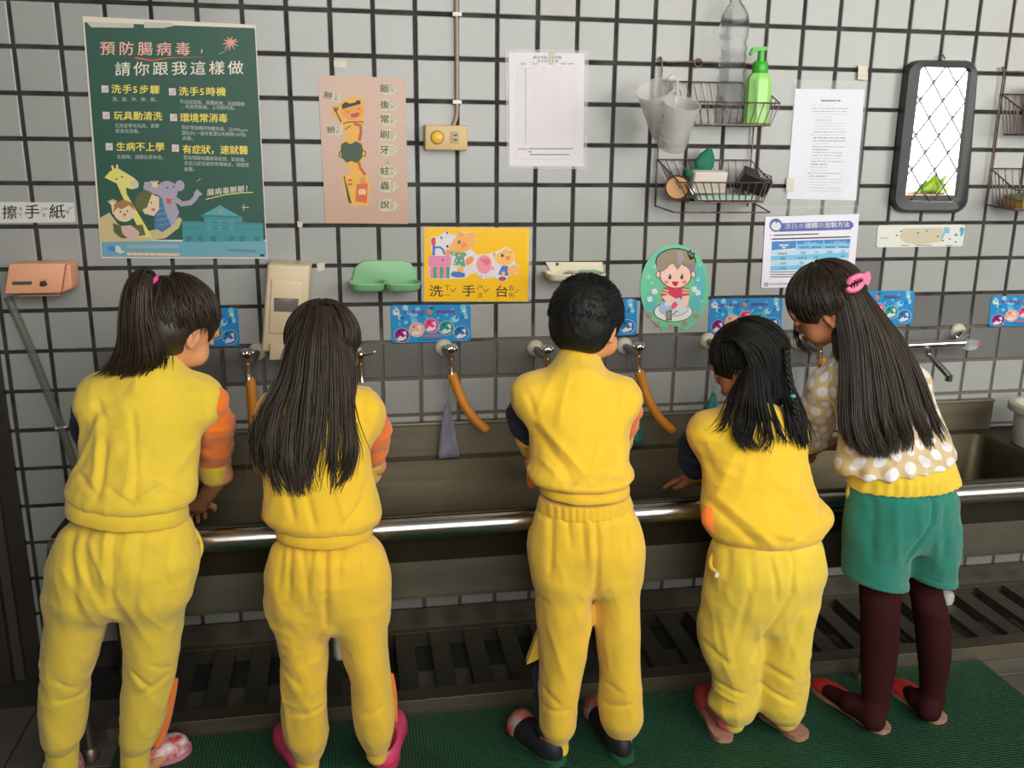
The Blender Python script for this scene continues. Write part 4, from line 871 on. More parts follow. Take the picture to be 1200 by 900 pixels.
p.text('漂白水', 292, 190, 62, (.45, .47, .6), 2, -.03, 0, 68, 68); p.text('稀釋', 498, 184, 62, W_, 2, -.03, .02, 66, 66); p.text('與', 630, 180, 60, (.45, .47, .6), 2, -.03, 0, 62); p.text('泡製方法', 692, 178, 60, W_, 2, -.03, .02, 64, 64)
p.dashes(185, 300, 640, 0, DK, rd, 12, 2, -.03, (14, 40)); p.dashes(170, 338, 955, 0, DK, rd, 14, 2, -.03, (14, 50)); p.ell(158, 308, 6, 6, (.6, .08, .08), 2); p.ell(158, 345, 6, 6, (.6, .08, .08), 2)
p.text('500ppm', 490, 366, 38, W_, 2, -.02, 0, 32, 36); p.text('1,000ppm', 755, 358, 38, W_, 2, -.02, 0, 30, 34); p.dashes(240, 398, 335, 0, W_, rd, 16, 3, 0, (10, 20)); p.dashes(268, 422, 305, 0, W_, rd, 16, 3, 0, (10, 20))
for x in (440, 565, 705, 840): p.dashes(x, 418, x + 100, 0, (.05, .18, .32), rd, 16, 3, -.02, (14, 30))
for (t_, x, y) in (('5%~6%', 222, 472), ('8%', 258, 522), ('10%', 246, 572), ('12%', 242, 622), ('100', 448, 464), ('62.5', 438, 518), ('50', 448, 566), ('10', 595, 460), ('10', 590, 510), ('200', 716, 456), ('10', 860, 450), ('10', 855, 500), ('60', 446, 618)): p.text(t_, x, y, 38, DK, 3, -.01, 0, 34, 38)
for k in range(3): p.dashes(152, 672 + k * 24, 470, 0, DK, rd, 8, 2, -.01, (10, 30))
p.ell(112, 800, 22, 20, DK, 2, 12); p.ell(112, 800, 12, 11, W_, 3, 10); p.text('新北市政府衛生局', 145, 788, 20, DK, 2, -.02, .01, 22, 27); p.build('lettering', po)

# 17 faded strip sticker (crop 1020,255 at 10)
T17 = scl(1020, 255, 10); po = root('sticker', at(1078, 290, 0), 'long faded cream sticker with a worn blue corner below the mirror', 'sticker')
sheet('backing', rrect([(1029, 264), (1131, 263), (1128, 288.5), (1027, 290)], 3), sr(206, 208, 200), parent=po)
p = Pr(-.0024, T17); p.poly([(340, 230), (380, 130), (560, 120), (840, 120), (850, 280), (560, 320), (400, 290)], (.50, .45, .32), 1); p.poly([(830, 240), (870, 110), (930, 120), (925, 190), (880, 180), (850, 250)], (.16, .42, .50), 2)
p.poly([(1040, 140), (1070, 105), (1100, 130), (1090, 190), (1050, 230), (1060, 170)], (.05, .30, .45), 2); p.poly([(980, 210), (1000, 180), (1030, 200), (1010, 220)], (.06, .3, .42), 2)
for (x, y) in ((360, 160), (560, 180), (310, 208), (660, 155), (790, 220), (930, 250), (1000, 285), (850, 270)): p.ell(x, y, 14, 9, (.12, .11, .09), 3, 8)
for x in (120, 360, 540, 630, 880): p.dashes(x, 320 if x > 300 else 235, x + 90, 0, (.15, .17, .15), rd, 8, 3, 0, (15, 40))
p.build('print', po)
# tape remnants on the tiles
for q, l in (([(391, 70.5), (405.5, 71), (405, 80), (391.5, 79)], 'yellowed tape scrap above the tan poster'), ([(348, 259), (355, 261), (354, 267), (349, 266)], 'white tape scrap left of the tan poster foot'), ([(371, 309), (381, 307), (380, 317), (372, 318)], 'translucent tape lump right of the soap dispenser')):
    o = sheet('tape', q, (.5, .45, .35), mat('aged_tape', sr(205, 195, 175), .4, var=.15, vscale=60), None, -.0008, -.0016); tag(o, l, 'tape')

# 16 mirror
mr_ = root('wall_mirror', at(1083, 248, 0), 'dark grey plastic framed wall mirror reflecting a grilled window', 'mirror')
qo = [(1063, 70), (1147, 71), (1133, 250), (1044, 249)]; qi = [(1079.5, 78), (1139, 79.5), (1121.5, 237), (1060.5, 235.5)]
Yf = -.034; A = [at(*p_, -.016) for p_ in rrect(qo, 17, 6)]; F_ = [at(*p_, Yf) for p_ in rrect([(1067, 72), (1146, 73), (1130.5, 246), (1048, 246)], 15, 6)]; I = [at(*p_, Yf + .003) for p_ in rrect(qi, 6, 6)]
A0 = [Vector((p_.x, -.001, p_.z)) for p_ in A]; I2 = [Vector((p_.x, -.022, p_.z)) for p_ in I]
k = len(A); vs = A0 + A + F_ + I + I2; fs = []
for j in range(4):
    for i in range(k): fs.append((j * k + i, j * k + (i + 1) % k, (j + 1) * k + (i + 1) % k, (j + 1) * k + i))
b = B(); b.add(vs, fs); b.build('frame', mat('charcoal_plastic', (.030, .032, .034), .4, bump=.1, bscale=80), mr_, angle=50)
b = B(); b.add([Vector((p_.x, -.0225, p_.z)) for p_ in [at(*p_, Yf + .003) for p_ in rrect([(1078, 76), (1141, 77), (1123, 239), (1059, 238)], 6, 6)]], [tuple(range(k))]); b.build('glass', mat('silvered_glass', (.88, .9, .9), .012, metal=1), mr_)
b = B(); c = at(1104.5, 67, -.012); b.tube([c + Vector((-.008, 0, -.004)), c + Vector((0, -.002, .006)), c + Vector((.008, 0, -.004))], .0025, 8); b.build('hanger', M_iron, mr_)
# ------------------------------------------------------------------ wire caddies
M_wire = mat('rusty_steel_wire', sr(120, 108, 108), .4, metal=.6, col2=sr(95, 66, 56), vscale=45)
def caddy(name, x0, x1, ztop, zbot, tiers, label, hookx, nwire=12, dx=.0):
    r_ = root(name, (x0, 0, zbot), label, 'rack'); Yb = -.012
    b = B(); b.tube(catmull([(x0, Yb, zbot + .01), (x0, Yb, ztop - .02), (x0 + .015, Yb, ztop), (x1 - .015, Yb, ztop), (x1, Yb, ztop - .02), (x1, Yb, zbot + .01)], 6), .0026, 8); b.build('frame', M_wire, r_, True)
    b = B(); h = Vector((hookx, Yb, ztop)); b.tube([h + Vector((.011 * math.cos(a), -.004, .011 * math.sin(a))) for a in [i * math.pi / 5 for i in range(11)]], .0026, 8)
    b.tube([h + Vector((0, .011, .006)), h + Vector((0, -.01, .002))], .004, 8); b.build('hook', M_wire, r_, True)
    for (zb, zf, zfb, yf, xa, xb, xc, xd) in tiers:     # back rail z, front rail z, floor z, front y, front rail x0,x1, floor front x0,x1
        b = B(); T = .0016
        b.tube([(x0, Yb, zb), (xa, yf, zf), (xb, yf, zf), (x1, Yb, zb), (x0, Yb, zb)], .0022, 6)
        b.tube([(xc, Yb - .01, zfb), (xc, yf + .012, zfb), (xd, yf + .012, zfb), (xd, Yb - .01, zfb), (xc, Yb - .01, zfb)], .0022, 6)
        for k in range(nwire + 1):
            t = k / nwire; xf = xa + (xb - xa) * t; xfl = xc + (xd - xc) * t; xbk = x0 + (x1 - x0) * t
            b.tube([(xbk, Yb, zb), (xfl, Yb - .008, zfb + .004), (xfl, Yb - .014, zfb), (xfl, yf + .016, zfb), (xfl, yf + .010, zfb + .004), (xf, yf, zf)], T, 5)
        for k in range(1, 6):
            t = k / 6; yy = Yb + (yf - Yb) * t; zz = zb + (zf - zb) * t
            for (xs, xe, xf_) in ((x0, xa, xc), (x1, xb, xd)): b.tube([(xs + (xe - xs) * t, yy, zz), (xf_, Yb - .01 + (yf + .02 - Yb) * t, zfb)], T, 5)
        b.build('basket', M_wire, r_)
    b = B(); b.tube([(x0, Yb, zbot + .012), (x0 + .02, -.118, zbot), (x1 + .02, -.12, zbot), (x1, Yb, zbot + .03)], .0022, 6); b.build('towel_bar', M_wire, r_)
    return r_
caddy('wire_caddy', 1.672, 1.955, 1.735, 1.331, [(1.685, 1.626, 1.568, -.122, 1.70, 1.978, 1.715, 1.960), (1.473, 1.413, 1.359, -.122, 1.70, 1.974, 1.735, 1.956)], 'two-tier rusty wire caddy holding bottles and cups, left of the mirror', 1.775)
# clear plastic bottle
c = at(853, 146, -.065); c.z = 1.571
M_pet = mat('clear_pet', (.92, .95, .97), .04, trans=1.0, ior=1.25)
M_pet.node_tree.nodes['Principled BSDF'].inputs['Alpha'].default_value = .7
bo = root('plastic_bottle', c, 'tall empty clear plastic bottle in the upper wire basket', 'bottle')
pr = [(.0, .004), (.024, 0), (.036, .006), (.038, .02)]
for k in range(14): z = .03 + k * .013; pr.append((.0385 if k % 2 else .0355, z))
pr += [(.034, .215), (.039, .23), (.040, .262), (.036, .285), (.024, .305), (.0135, .318), (.0125, .326), (.016, .328), (.016, .331), (.0125, .333), (.0125, .348), (.011, .348)]
b = B(); b.lathe(pr, c, n=28); b.build('body', M_pet, bo, True)
# green foam pump bottle
c = at(886, 144, -.068); c.z = 1.571; bo = root('pump_bottle', c, 'light green faceted pump bottle with a bright green pump', 'bottle')
def ngonloft(name, c, prof, n_, m_, parent, rot=0, flat=1.0, ang=25):
    vs = []; fs = []
    for r_, z in prof:
        for k in range(n_): a = rot + 2 * math.pi * k / n_; vs.append(c + Vector((r_ * math.cos(a), r_ * math.sin(a) * flat, z)))
    for i in range(len(prof) - 1):
        for k in range(n_): fs.append((i * n_ + k, i * n_ + (k + 1) % n_, (i + 1) * n_ + (k + 1) % n_, (i + 1) * n_ + k))
    fs.append(tuple(range(n_))[::-1]); fs.append(tuple(range((len(prof) - 1) * n_, len(prof) * n_)))
    b = B(); b.add(vs, fs); return b.build(name, m_, parent, angle=ang)
M_lg = mat('pale_green_plastic', sr(158, 216, 122), .3, sss=.2); M_bg = mat('bright_green_plastic', sr(60, 168, 50), .3)
ngonloft('body', c, [(.030, 0), (.036, .004), (.0365, .118), (.034, .124), (.024, .136), (.019, .138)], 8, M_lg, bo, .39, .85)
b = B(); b.lathe([(.0205, .136), (.0215, .138), (.0215, .163), (.019, .166), (.010, .167), (.0095, .192), (.0115, .193), (.0115, .196), (0, .197)], c, n=28)
b.add(*(lambda L: (L, [(0, 1, 2, 3), (7, 6, 5, 4), (0, 4, 5, 1), (1, 5, 6, 2), (2, 6, 7, 3), (3, 7, 4, 0)]))([c + Vector(v) for v in ((.013, -.011, .197), (-.030, -.006, .190), (-.030, .006, .190), (.013, .011, .197), (.013, -.011, .206), (-.027, -.005, .203), (-.027, .005, .203), (.013, .011, .206))]))
b.tube([c + Vector((-.026, 0, .198)), c + Vector((-.033, -.002, .184))], .0045, 8); b.build('pump', M_bg, bo, angle=45)
p = Pr(c.y - .0335); p.ell(874, 97, 1.6, 3.2, (.02, .06, .02), 1); p.rect(885.5, 92, 887, 140, (.10, .30, .16), 1); p.build('marking', bo)
# two frosted measuring cups hooked on the basket by their handles
M_frost = mat('frosted_polypropylene', (.66, .64, .60), .35, alpha=.4)
def cup(top, bot, rt, rb, label, hd, marks=None):
    top, bot = Vector(top), Vector(bot); ax = (top - bot); H_ = ax.length; c_ = root('measuring_cup', bot, label, 'cup')
    b = B(); b.lathe([(0, 0), (rb * .9, 0), (rb, .004), (rt, H_), (rt + .003, H_), (rt + .003, H_ + .003), (rt - .001, H_ + .002), (rb - .002, .006), (0, .004)], bot, ax, 36); b.build('body', M_frost, c_, angle=50)
    q_ = Vector((0, 0, 1)).rotation_difference(ax.normalized()); hd = Vector(hd)
    f = lambda r_, z: bot + q_ @ (hd * r_ + Vector((0, 0, z)))
    b = B(); b.tube(catmull([f(rt - .002, H_ * .97), f(rt + .018, H_ * 1.0), f(rt + .028, H_ * .88), f(rt + .022, H_ * .62), f(rt + .0, H_ * .48)], 5), .0052, 8, flat=1.6); b.build('handle', M_frost, c_, True)
    return c_
caddy_dummy = None
t1, b1 = at(768, 105, -.205), at(779, 158, -.145); cup(t1, b1, .049, .034, 'left frosted measuring cup hanging tilted on the wire caddy', (.9, .4, 0))
t2, b2 = at(799, 122, -.262), at(787, 174, -.212); c_ = cup(t2, b2, .046, .036, 'front frosted measuring cup with black graduations on the wire caddy', (-.2, .98, 0))
p = Pr(-.252, scl(740, 60, 6.667)); K = (.03, .03, .03)
for (x, y) in ((243, 500), (240, 545), (228, 615), (232, 640), (240, 662)): p.rect(x, y, x + 8, y + 15, K, 1)
p.line([(222, 690), (280, 730)], 6, K, 1); p.line([(226, 706), (262, 728)], 5, K, 1); p.build('graduations', c_)
p = Pr(-.205, scl(740, 60, 6.667)); 
# lower basket contents
c = at(793, 221, -.085); tin = root('round_tin', c, 'round brass-coloured tin lid leaning in the lower wire basket', 'tin')
b = B(); b.lathe([(.034, 0), (.0345, .003), (.0345, .016), (.032, .018), (.030, .015), (0, .014)], c, (-.25, -1, .25), 36); b.build('rim', mat('brass_tin', sr(150, 115, 80), .45, metal=.8, var=.3, vscale=20), tin, angle=40)
c2 = at(830, 213, -.078)
o = slabobj('foam_pad', c2, .098, .03, .062, mat('off_white_foam', sr(206, 198, 186), .9, bump=.5, bscale=90), None, (.25, 0, 0), .006); tag(o, 'white foam pad standing in the lower wire basket', 'sponge')
b = B(); pts = [at(*q_, -.05) for q_ in ((828, 174), (835, 180), (837, 199), (812, 200), (817, 186))]
cs = sum(pts, Vector()) / 5; vs = []
rs_ = random.Random(2)
bm = bmesh.new(); bmesh.ops.create_icosphere(bm, subdivisions=3, radius=1)
for v in bm.verts:
    n_ = v.co.copy(); w = .030 * (1 - .55 * max(0, n_.z)); v.co = cs + Vector((n_.x * w, n_.y * .014, n_.z * .036 + .002 * math.sin(9 * n_.x + 4 * n_.z))) + Vector((.012 * max(0, n_.z), 0, 0))
b.bm(bm); c3 = at(806, 203, -.062); b.tube([c3 + Vector((.03, .01, .006)), c3 + Vector((.01, 0, 0)), c3 + Vector((-.004, -.01, -.004))], [.011, .012, .013], 14); b.tube([c3 + Vector((-.004, -.0102, -.004)), c3 + Vector((-.0045, -.0108, -.0042))], .009, 12)
o = b.build('cleaning_cloth', mat('deep_green_cloth', (.015, .15, .085), .8, bump=.6, bscale=120), None, True); tag(o, 'crumpled deep green cloth behind the foam pad in the lower basket', 'cloth')
c4 = at(884, 213, -.07); bb_ = root('black_box', c4, 'black box with white writing tilted in the lower wire basket', 'box')
bx_ = slabobj('body', c4, .085, .045, .052, mat('black_card', (.02, .021, .022), .3), bb_, (.5, .35, -.2), .003)
from mathutils import Euler
RM = Euler((.5, .35, -.2)).to_matrix(); b = B()
def onbox(u, v, w=.0266): return c4 + RM @ Vector((u, v, w))
rb_ = random.Random(3)
for k in range(3):
    for j in range(5):
        u = .0 + j * .007 + k * .002; v = .008 - k * .010; b.add([onbox(u, v), onbox(u + .005, v), onbox(u + .004, v + .006), onbox(u + .001, v + .006)], [(0, 1, 2, 3)])
b.build('marking', M_white, bb_)
c5 = at(850, 233, -.07); tb = root('drain_tray', c5, 'pale green slotted plastic tray lying in the bottom of the wire caddy', 'tray'); b = B()
x0_, x1_ = 1.755, 1.935; zz = 1.364
b.box(x0_, x1_, -.112, -.108, zz, zz + .014, 0, .001); b.box(x0_, x1_, -.035, -.031, zz, zz + .014, 0, .001); b.box(x0_, x0_ + .004, -.112, -.031, zz, zz + .014); b.box(x1_ - .004, x1_, -.112, -.031, zz, zz + .014)
k = x0_
while k < x1_: b.box(k, k + .006, -.11, -.033, zz, zz + .003); k += .0115
b.build('tray', mat('pale_sage_plastic', sr(140, 165, 145), .5), tb)
b = B(); a0, a1 = at(805, 215, -.125), at(816, 236, -.13)
b.tube([a0, a1], [.006, .0045], 8, flat=.4); b.tube([a0 + Vector((.008, 0, .003)), a1 + Vector((.006, .002, .004))], [.006, .0045], 8, flat=.4); o = b.build('tongs', M_chrome, None, True); tag(o, 'small shiny metal tongs propped over the front of the lower basket', 'tongs')

# second caddy cut by the right edge
caddy('wire_caddy', 2.738, 3.03, 1.735, 1.335, [(1.672, 1.612, 1.555, -.122, 2.745, 3.05, 2.76, 3.035), (1.455, 1.395, 1.34, -.122, 2.745, 3.05, 2.76, 3.035)], 'two-tier wire caddy cut by the right edge of the picture', 2.845)
c = Vector((2.84, -.062, 1.558)); b = B(); b.lathe([(0, 0), (.030, 0), (.032, .004), (.032, .12), (.030, .125), (.026, .135), (0, .137)], c, n=28)
o = b.build('container', mat('white_plastic_pot', (.6, .58, .56), .35), None, angle=40); tag(o, 'white plastic container in the upper basket at the right edge', 'container')
b = B(); b.lathe([(.0325, .02), (.0327, .021), (.0327, .05), (.0325, .051)], c, n=28); o = b.build('label_band', mat('red_band', (.6, .08, .07), .4), o)
c = Vector((2.83, -.07, 1.357)); sp_ = root('sponge', c, 'yellow-brown scouring sponge in the lower basket at the right edge', 'sponge')
slabobj('foam', c, .11, .07, .024, mat('ochre_foam', sr(160, 122, 52), .95, bump=.8, bscale=250), sp_, (.15, -.1, .1), .005); slabobj('scouring_pad', c + Vector((0, .0, .0165)), .11, .07, .008, mat('grey_green_pad', sr(120, 120, 85), .95, bump=1, bscale=300), sp_, (.15, -.1, .1), .003)

bpy.data.objects.remove(_fo)
# ------------------------------------------------------------------ implicit-surface modelling
class Vol:
    def __init__(s, lo, hi, h, band=0.02):
        s.h = h; s.band = band; s.lo = np.array(lo, float) - 3 * h; n_ = np.ceil((np.array(hi) - s.lo) / h).astype(int) + 4
        s.a = np.full(n_, band, np.float32); s.n = n_; s.ax = [s.lo[i] + h * np.arange(n_[i]) for i in range(3)]
    def box(s, lo, hi, m=0.015):
        i0 = np.clip(np.floor((np.array(lo) - m - s.lo) / s.h).astype(int), 0, s.n - 1); i1 = np.clip(np.ceil((np.array(hi) + m - s.lo) / s.h).astype(int) + 1, 1, s.n)
        sl = tuple(slice(a, b_) for a, b_ in zip(i0, i1))
        return sl, s.ax[0][sl[0]][:, None, None].astype(np.float32), s.ax[1][sl[1]][None, :, None].astype(np.float32), s.ax[2][sl[2]][None, None, :].astype(np.float32)
    def put(s, sl, d, k, sub=False):
        a = s.a[sl]; d = np.clip(d, -s.band * 2, s.band * 2)
        if sub: d = -d; hh = np.maximum(k - np.abs(a - d), 0) / k if k > 0 else 0; s.a[sl] = np.maximum(a, d) + (hh * hh * k * .25 if k > 0 else 0)
        else: hh = np.maximum(k - np.abs(a - d), 0) / k if k > 0 else 0; s.a[sl] = np.minimum(a, d) - (hh * hh * k * .25 if k > 0 else 0)
    def cap(s, a, b_, ra, rb=None, k=0.01, sub=False):
        rb = ra if rb is None else rb; a = np.array(a, float); b_ = np.array(b_, float); r = max(ra, rb)
        sl, X, Y, Z = s.box(np.minimum(a, b_) - r, np.maximum(a, b_) + r); d = b_ - a; L = d @ d + 1e-12
        t = np.clip(((X - a[0]) * d[0] + (Y - a[1]) * d[1] + (Z - a[2]) * d[2]) / L, 0, 1)
        D = np.sqrt((X - a[0] - t * d[0]) ** 2 + (Y - a[1] - t * d[1]) ** 2 + (Z - a[2] - t * d[2]) ** 2) - (ra + (rb - ra) * t)
        s.put(sl, D, k, sub)
    def chain(s, pts, rs, k=0.01):
        for i in range(len(pts) - 1): s.cap(pts[i], pts[i + 1], rs[i], rs[i + 1], k)
    def ell(s, c, r, R=None, k=0.01, sub=False):
        c = np.array(c, float); r = np.array(r, float); m = max(r); sl, X, Y, Z = s.box(c - m, c + m); X, Y, Z = X - c[0], Y - c[1], Z - c[2]
        if R is None: x, y, z = X, Y, Z
        else: x = X * R[0][0] + Y * R[0][1] + Z * R[0][2]; y = X * R[1][0] + Y * R[1][1] + Z * R[1][2]; z = X * R[2][0] + Y * R[2][1] + Z * R[2][2]
        q = np.sqrt((x / r[0]) ** 2 + (y / r[1]) ** 2 + (z / r[2]) ** 2); g_ = np.sqrt((x / r[0] ** 2) ** 2 + (y / r[1] ** 2) ** 2 + (z / r[2] ** 2) ** 2) + 1e-9
        s.put(sl, q * (q - 1) / g_, k, sub)
    def rings(s, R_, k=0.01, tilt=0.0, xm=0.0, e=2.0, capr=.01):
        # R_: rows (z, cx, cy, rx, ry), any order; a stack of (super)ellipses
        R_ = np.array(sorted(R_, key=lambda r: r[0])); zs = R_[:, 0]
        zz = np.linspace(zs[0], zs[-1], 160); C = [np.interp(zz, zs, R_[:, i]) for i in range(1, 5)]
        ker = np.hanning(11); ker /= ker.sum(); C = [np.convolve(np.pad(c_, 5, mode='edge'), ker, 'valid') for c_ in C]
        lo = np.array([(R_[:, 1] - R_[:, 3]).min(), (R_[:, 2] - R_[:, 4]).min(), zs[0] - abs(tilt) * .2]); hi = np.array([(R_[:, 1] + R_[:, 3]).max(), (R_[:, 2] + R_[:, 4]).max(), zs[-1] + abs(tilt) * .2])
        sl, X, Y, Z = s.box(lo, hi); zp = Z - tilt * (X - xm)
        cx, cy, rx, ry = (np.interp(zp, zz, c_).astype(np.float32) for c_ in C)
        q = (np.abs((X - cx) / rx) ** e + np.abs((Y - cy) / ry) ** e) ** (1 / e); D = (q - 1) * np.minimum(rx, ry)
        dz = np.maximum(zp - zs[-1], zs[0] - zp) + capr; D2 = D + capr
        D = np.minimum(np.maximum(D2, dz), 0) + np.sqrt(np.maximum(D2, 0) ** 2 + np.maximum(dz, 0) ** 2) - capr
        s.put(sl, D, k)
    def mesh(s, fn=None):
        g_ = vdb.FloatGrid(s.band); g_.copyFromArray(np.clip(s.a, -s.band, s.band).astype(np.float32))
        P, Q = g_.convertToQuads(0.0); P = np.array(P, float) * s.h + s.lo; Q = np.array(Q, int)
        # outward winding
        v0, v1, v2 = P[Q[:, 0]], P[Q[:, 1]], P[Q[:, 2]]; vol = np.einsum('ij,ij->i', v0, np.cross(v1 - v0, v2 - v0)).sum()
        if vol < 0: Q = Q[:, ::-1]
        return P, Q
def vnormals(P, Q):
    fn_ = np.cross(P[Q[:, 2]] - P[Q[:, 0]], P[Q[:, 3]] - P[Q[:, 1]]); N = np.zeros_like(P)
    for i in range(4): np.add.at(N, Q[:, i], fn_)
    return N / (np.linalg.norm(N, axis=1, keepdims=True) + 1e-12)
def relax(P, Q, it=1, w=.5):
    for _ in range(it):
        S = np.zeros_like(P); c_ = np.zeros(len(P))
        for i in range(4):
            j = (i + 1) % 4; np.add.at(S, Q[:, i], P[Q[:, j]]); np.add.at(c_, Q[:, i], 1); np.add.at(S, Q[:, j], P[Q[:, i]]); np.add.at(c_, Q[:, j], 1)
        P = P + w * (S / np.maximum(c_, 1)[:, None] - P)
    return P
_rn = np.random.RandomState(5); _lat = _rn.rand(64, 64, 64).astype(np.float32)
def noise(P, sc, seed=0):
    q = P * np.array(sc) + seed * 13.37 + 1000; i = np.floor(q).astype(int); f = q - i; f = f * f * (3 - 2 * f); r = 0
    for dx in (0, 1):
        for dy in (0, 1):
            for dz in (0, 1):
                w = (f[:, 0] if dx else 1 - f[:, 0]) * (f[:, 1] if dy else 1 - f[:, 1]) * (f[:, 2] if dz else 1 - f[:, 2])
                r = r + w * _lat[(i[:, 0] + dx) % 64, (i[:, 1] + dy) % 64, (i[:, 2] + dz) % 64]
    return r * 2 - 1
def pxof(P):          # where points fall in the 1200x900 frame, to place folds measured there
    D = P - np.array(CAM); z = -(D @ np.array(CB)); return 600 + FPX * (D @ np.array(CR)) / z, 450 - FPX * (D @ np.array(CU)) / z
def folds(P, N, L, Y):
    # creases given by photo landmarks, laid on the cloth: each is a line at its own depth Y with a width and height in metres
    out = np.zeros(len(P))
    for (x0, y0, x1, y1, w, amp) in L:
        a = np.array(at(x0, y0, Y)); b_ = np.array(at(x1, y1, Y)); A = a[[0, 2]]; D = b_[[0, 2]] - A; X = P[:, [0, 2]] - A
        t = np.clip((X @ D) / (D @ D), 0, 1); d = np.linalg.norm(X - t[:, None] * D, axis=1)
        out += amp * np.exp(-(d / w) ** 2) * np.clip(.35 + 1.3 * np.sin(np.pi * np.clip(t, .03, .97)), 0, 1) * np.clip(-N[:, 1] * 1.5 + .3, 0, 1)
    return out
def emit(name, PQ, m_, parent):
    P, Q = PQ; me = bpy.data.meshes.new(name); me.vertices.add(len(P)); me.vertices.foreach_set('co', P.astype(np.float32).ravel())
    me.loops.add(len(Q) * 4); me.loops.foreach_set('vertex_index', Q.astype(np.int32).ravel()); me.polygons.add(len(Q)); me.polygons.foreach_set('loop_start', np.arange(0, len(Q) * 4, 4, dtype=np.int32))
    me.update(calc_edges=True); me.validate(); return link(name, me, m_, parent, True)
V3 = lambda v: np.array(v, float)
def pxr(rows, slope=0.0):
    """rows (py, xl, xr, Y, ry): left and right outline of a limb or garment at its depth -> stack of ellipses"""
    o = []; ts = []
    for py, xl, xr, Y, ry in rows:
        a = at(xl, py - slope * (xr - xl) / 2, Y); b_ = at(xr, py + slope * (xr - xl) / 2, Y); o.append(((a.z + b_.z) / 2, (a.x + b_.x) / 2, Y, abs(b_.x - a.x) / 2, ry)); ts.append((b_.z - a.z) / (b_.x - a.x))
    return o, float(np.mean(ts)), float(np.mean([r[1] for r in o]))
def frame_from(yaw, pitch, roll=0.0):
    """head frame: yaw from +Y towards +X, pitch down; rows = right, forward, up"""
    y, p_ = math.radians(yaw), math.radians(pitch); f = Vector((math.sin(y) * math.cos(p_), math.cos(y) * math.cos(p_), -math.sin(p_)))
    r_ = f.cross(Vector((0, 0, 1))).normalized(); u = r_.cross(f); q_ = Quaternion(f, math.radians(roll)); r_ = q_ @ r_; u = q_ @ u
    return r_, f, u

def head(v, c, F, s=1.0):
    r_, f, u = F; R = [list(r_), list(f), list(u)]; c = Vector(c); L = lambda x, y, z: c + r_ * (x * s) + f * (y * s) + u * (z * s)
    v.ell(L(0, -.012, .018), [.073 * s, .086 * s, .080 * s], R, .01); v.ell(L(0, .022, -.028), [.061 * s, .062 * s, .066 * s], R, .02)      # skull, face
    v.ell(L(0, .058, -.078), [.018 * s, .016 * s, .014 * s], R, .018)       # chin
    v.ell(L(.036, .052, -.042), [.027 * s, .024 * s, .026 * s], R, .015); v.ell(L(-.036, .052, -.042), [.027 * s, .024 * s, .026 * s], R, .015)   # cheeks
    v.ell(L(0, .074, .022), [.045 * s, .012 * s, .02 * s], R, .015)      # brow
    v.cap(L(0, .078, .004), L(0, .088, -.022), .005 * s, .008 * s, .008); v.ell(L(.007, .084, -.026), [.006 * s] * 3, R, .005); v.ell(L(-.007, .084, -.026), [.006 * s] * 3, R, .005)
    for sx_ in (1, -1):
        v.ell(L(.028 * sx_, .083, -.001), [.012 * s, .006 * s, .007 * s], R, .006, True); v.ell(L(.028 * sx_, .079, -.001), [.011 * s, .007 * s, .007 * s], R, .003)
        e = L(.070 * sx_, -.004, -.016); v.ell(e, [.008 * s, .017 * s, .028 * s], R, .004); v.ell(e + r_ * (.009 * s * sx_) + f * .003 * s, [.007 * s, .010 * s, .019 * s], R, .003, True); v.ell(L(.071 * sx_, .002, -.037), [.006 * s, .007 * s, .009 * s], R, .004)
    v.ell(L(0, .088, -.050), [.019 * s, .006 * s, .004 * s], R, .003); v.ell(L(0, .087, -.058), [.015 * s, .006 * s, .005 * s], R, .003)
def hand(v, w, d, palm, side, spread=.25, curl=.4, s=1.0):
    """w wrist, d pointing direction, palm = palm normal, side = +1 right hand"""
    w = Vector(w); d = Vector(d).normalized(); palm = (Vector(palm) - d * Vector(palm).dot(d)).normalized(); t = d.cross(palm) * side
    R = [list(t), list(d), list(palm)]; v.cap(w, w + d * .015 * s, .017 * s, .020 * s, .01); v.ell(w + d * .036 * s, [.027 * s, .032 * s, .012 * s], R, .012)
    for i, (o, l) in enumerate(((-.019, .040), (-.0065, .047), (.0065, .044), (.019, .034))):
        a = (i - 1.5) * spread * .5; dd = (d * math.cos(a) + t * math.sin(a)).normalized(); p0 = w + d * .058 * s + t * o * s; rr_ = .0066 * s
        c = curl * (.7 + .1 * i)
        for j, fr in enumerate((.45, .32, .23)):
            e = (dd * math.cos(c * (j + .5)) + palm * math.sin(c * (j + .5))).normalized(); p1 = p0 + e * l * fr * s * 1.15; v.cap(p0, p1, rr_, rr_ * .9, .0035); p0 = p1; rr_ *= .9
    a0 = w + d * .022 * s - t * .020 * s; tdir = (d * .75 - t * .75 + palm * .3).normalized(); a1 = a0 + tdir * .026 * s; a2 = a1 + (d * .95 - t * .25 + palm * .3).normalized() * .020 * s
    v.cap(a0, a1, .0095 * s, .0078 * s, .006); v.cap(a1, a2, .0078 * s, .0062 * s, .003)

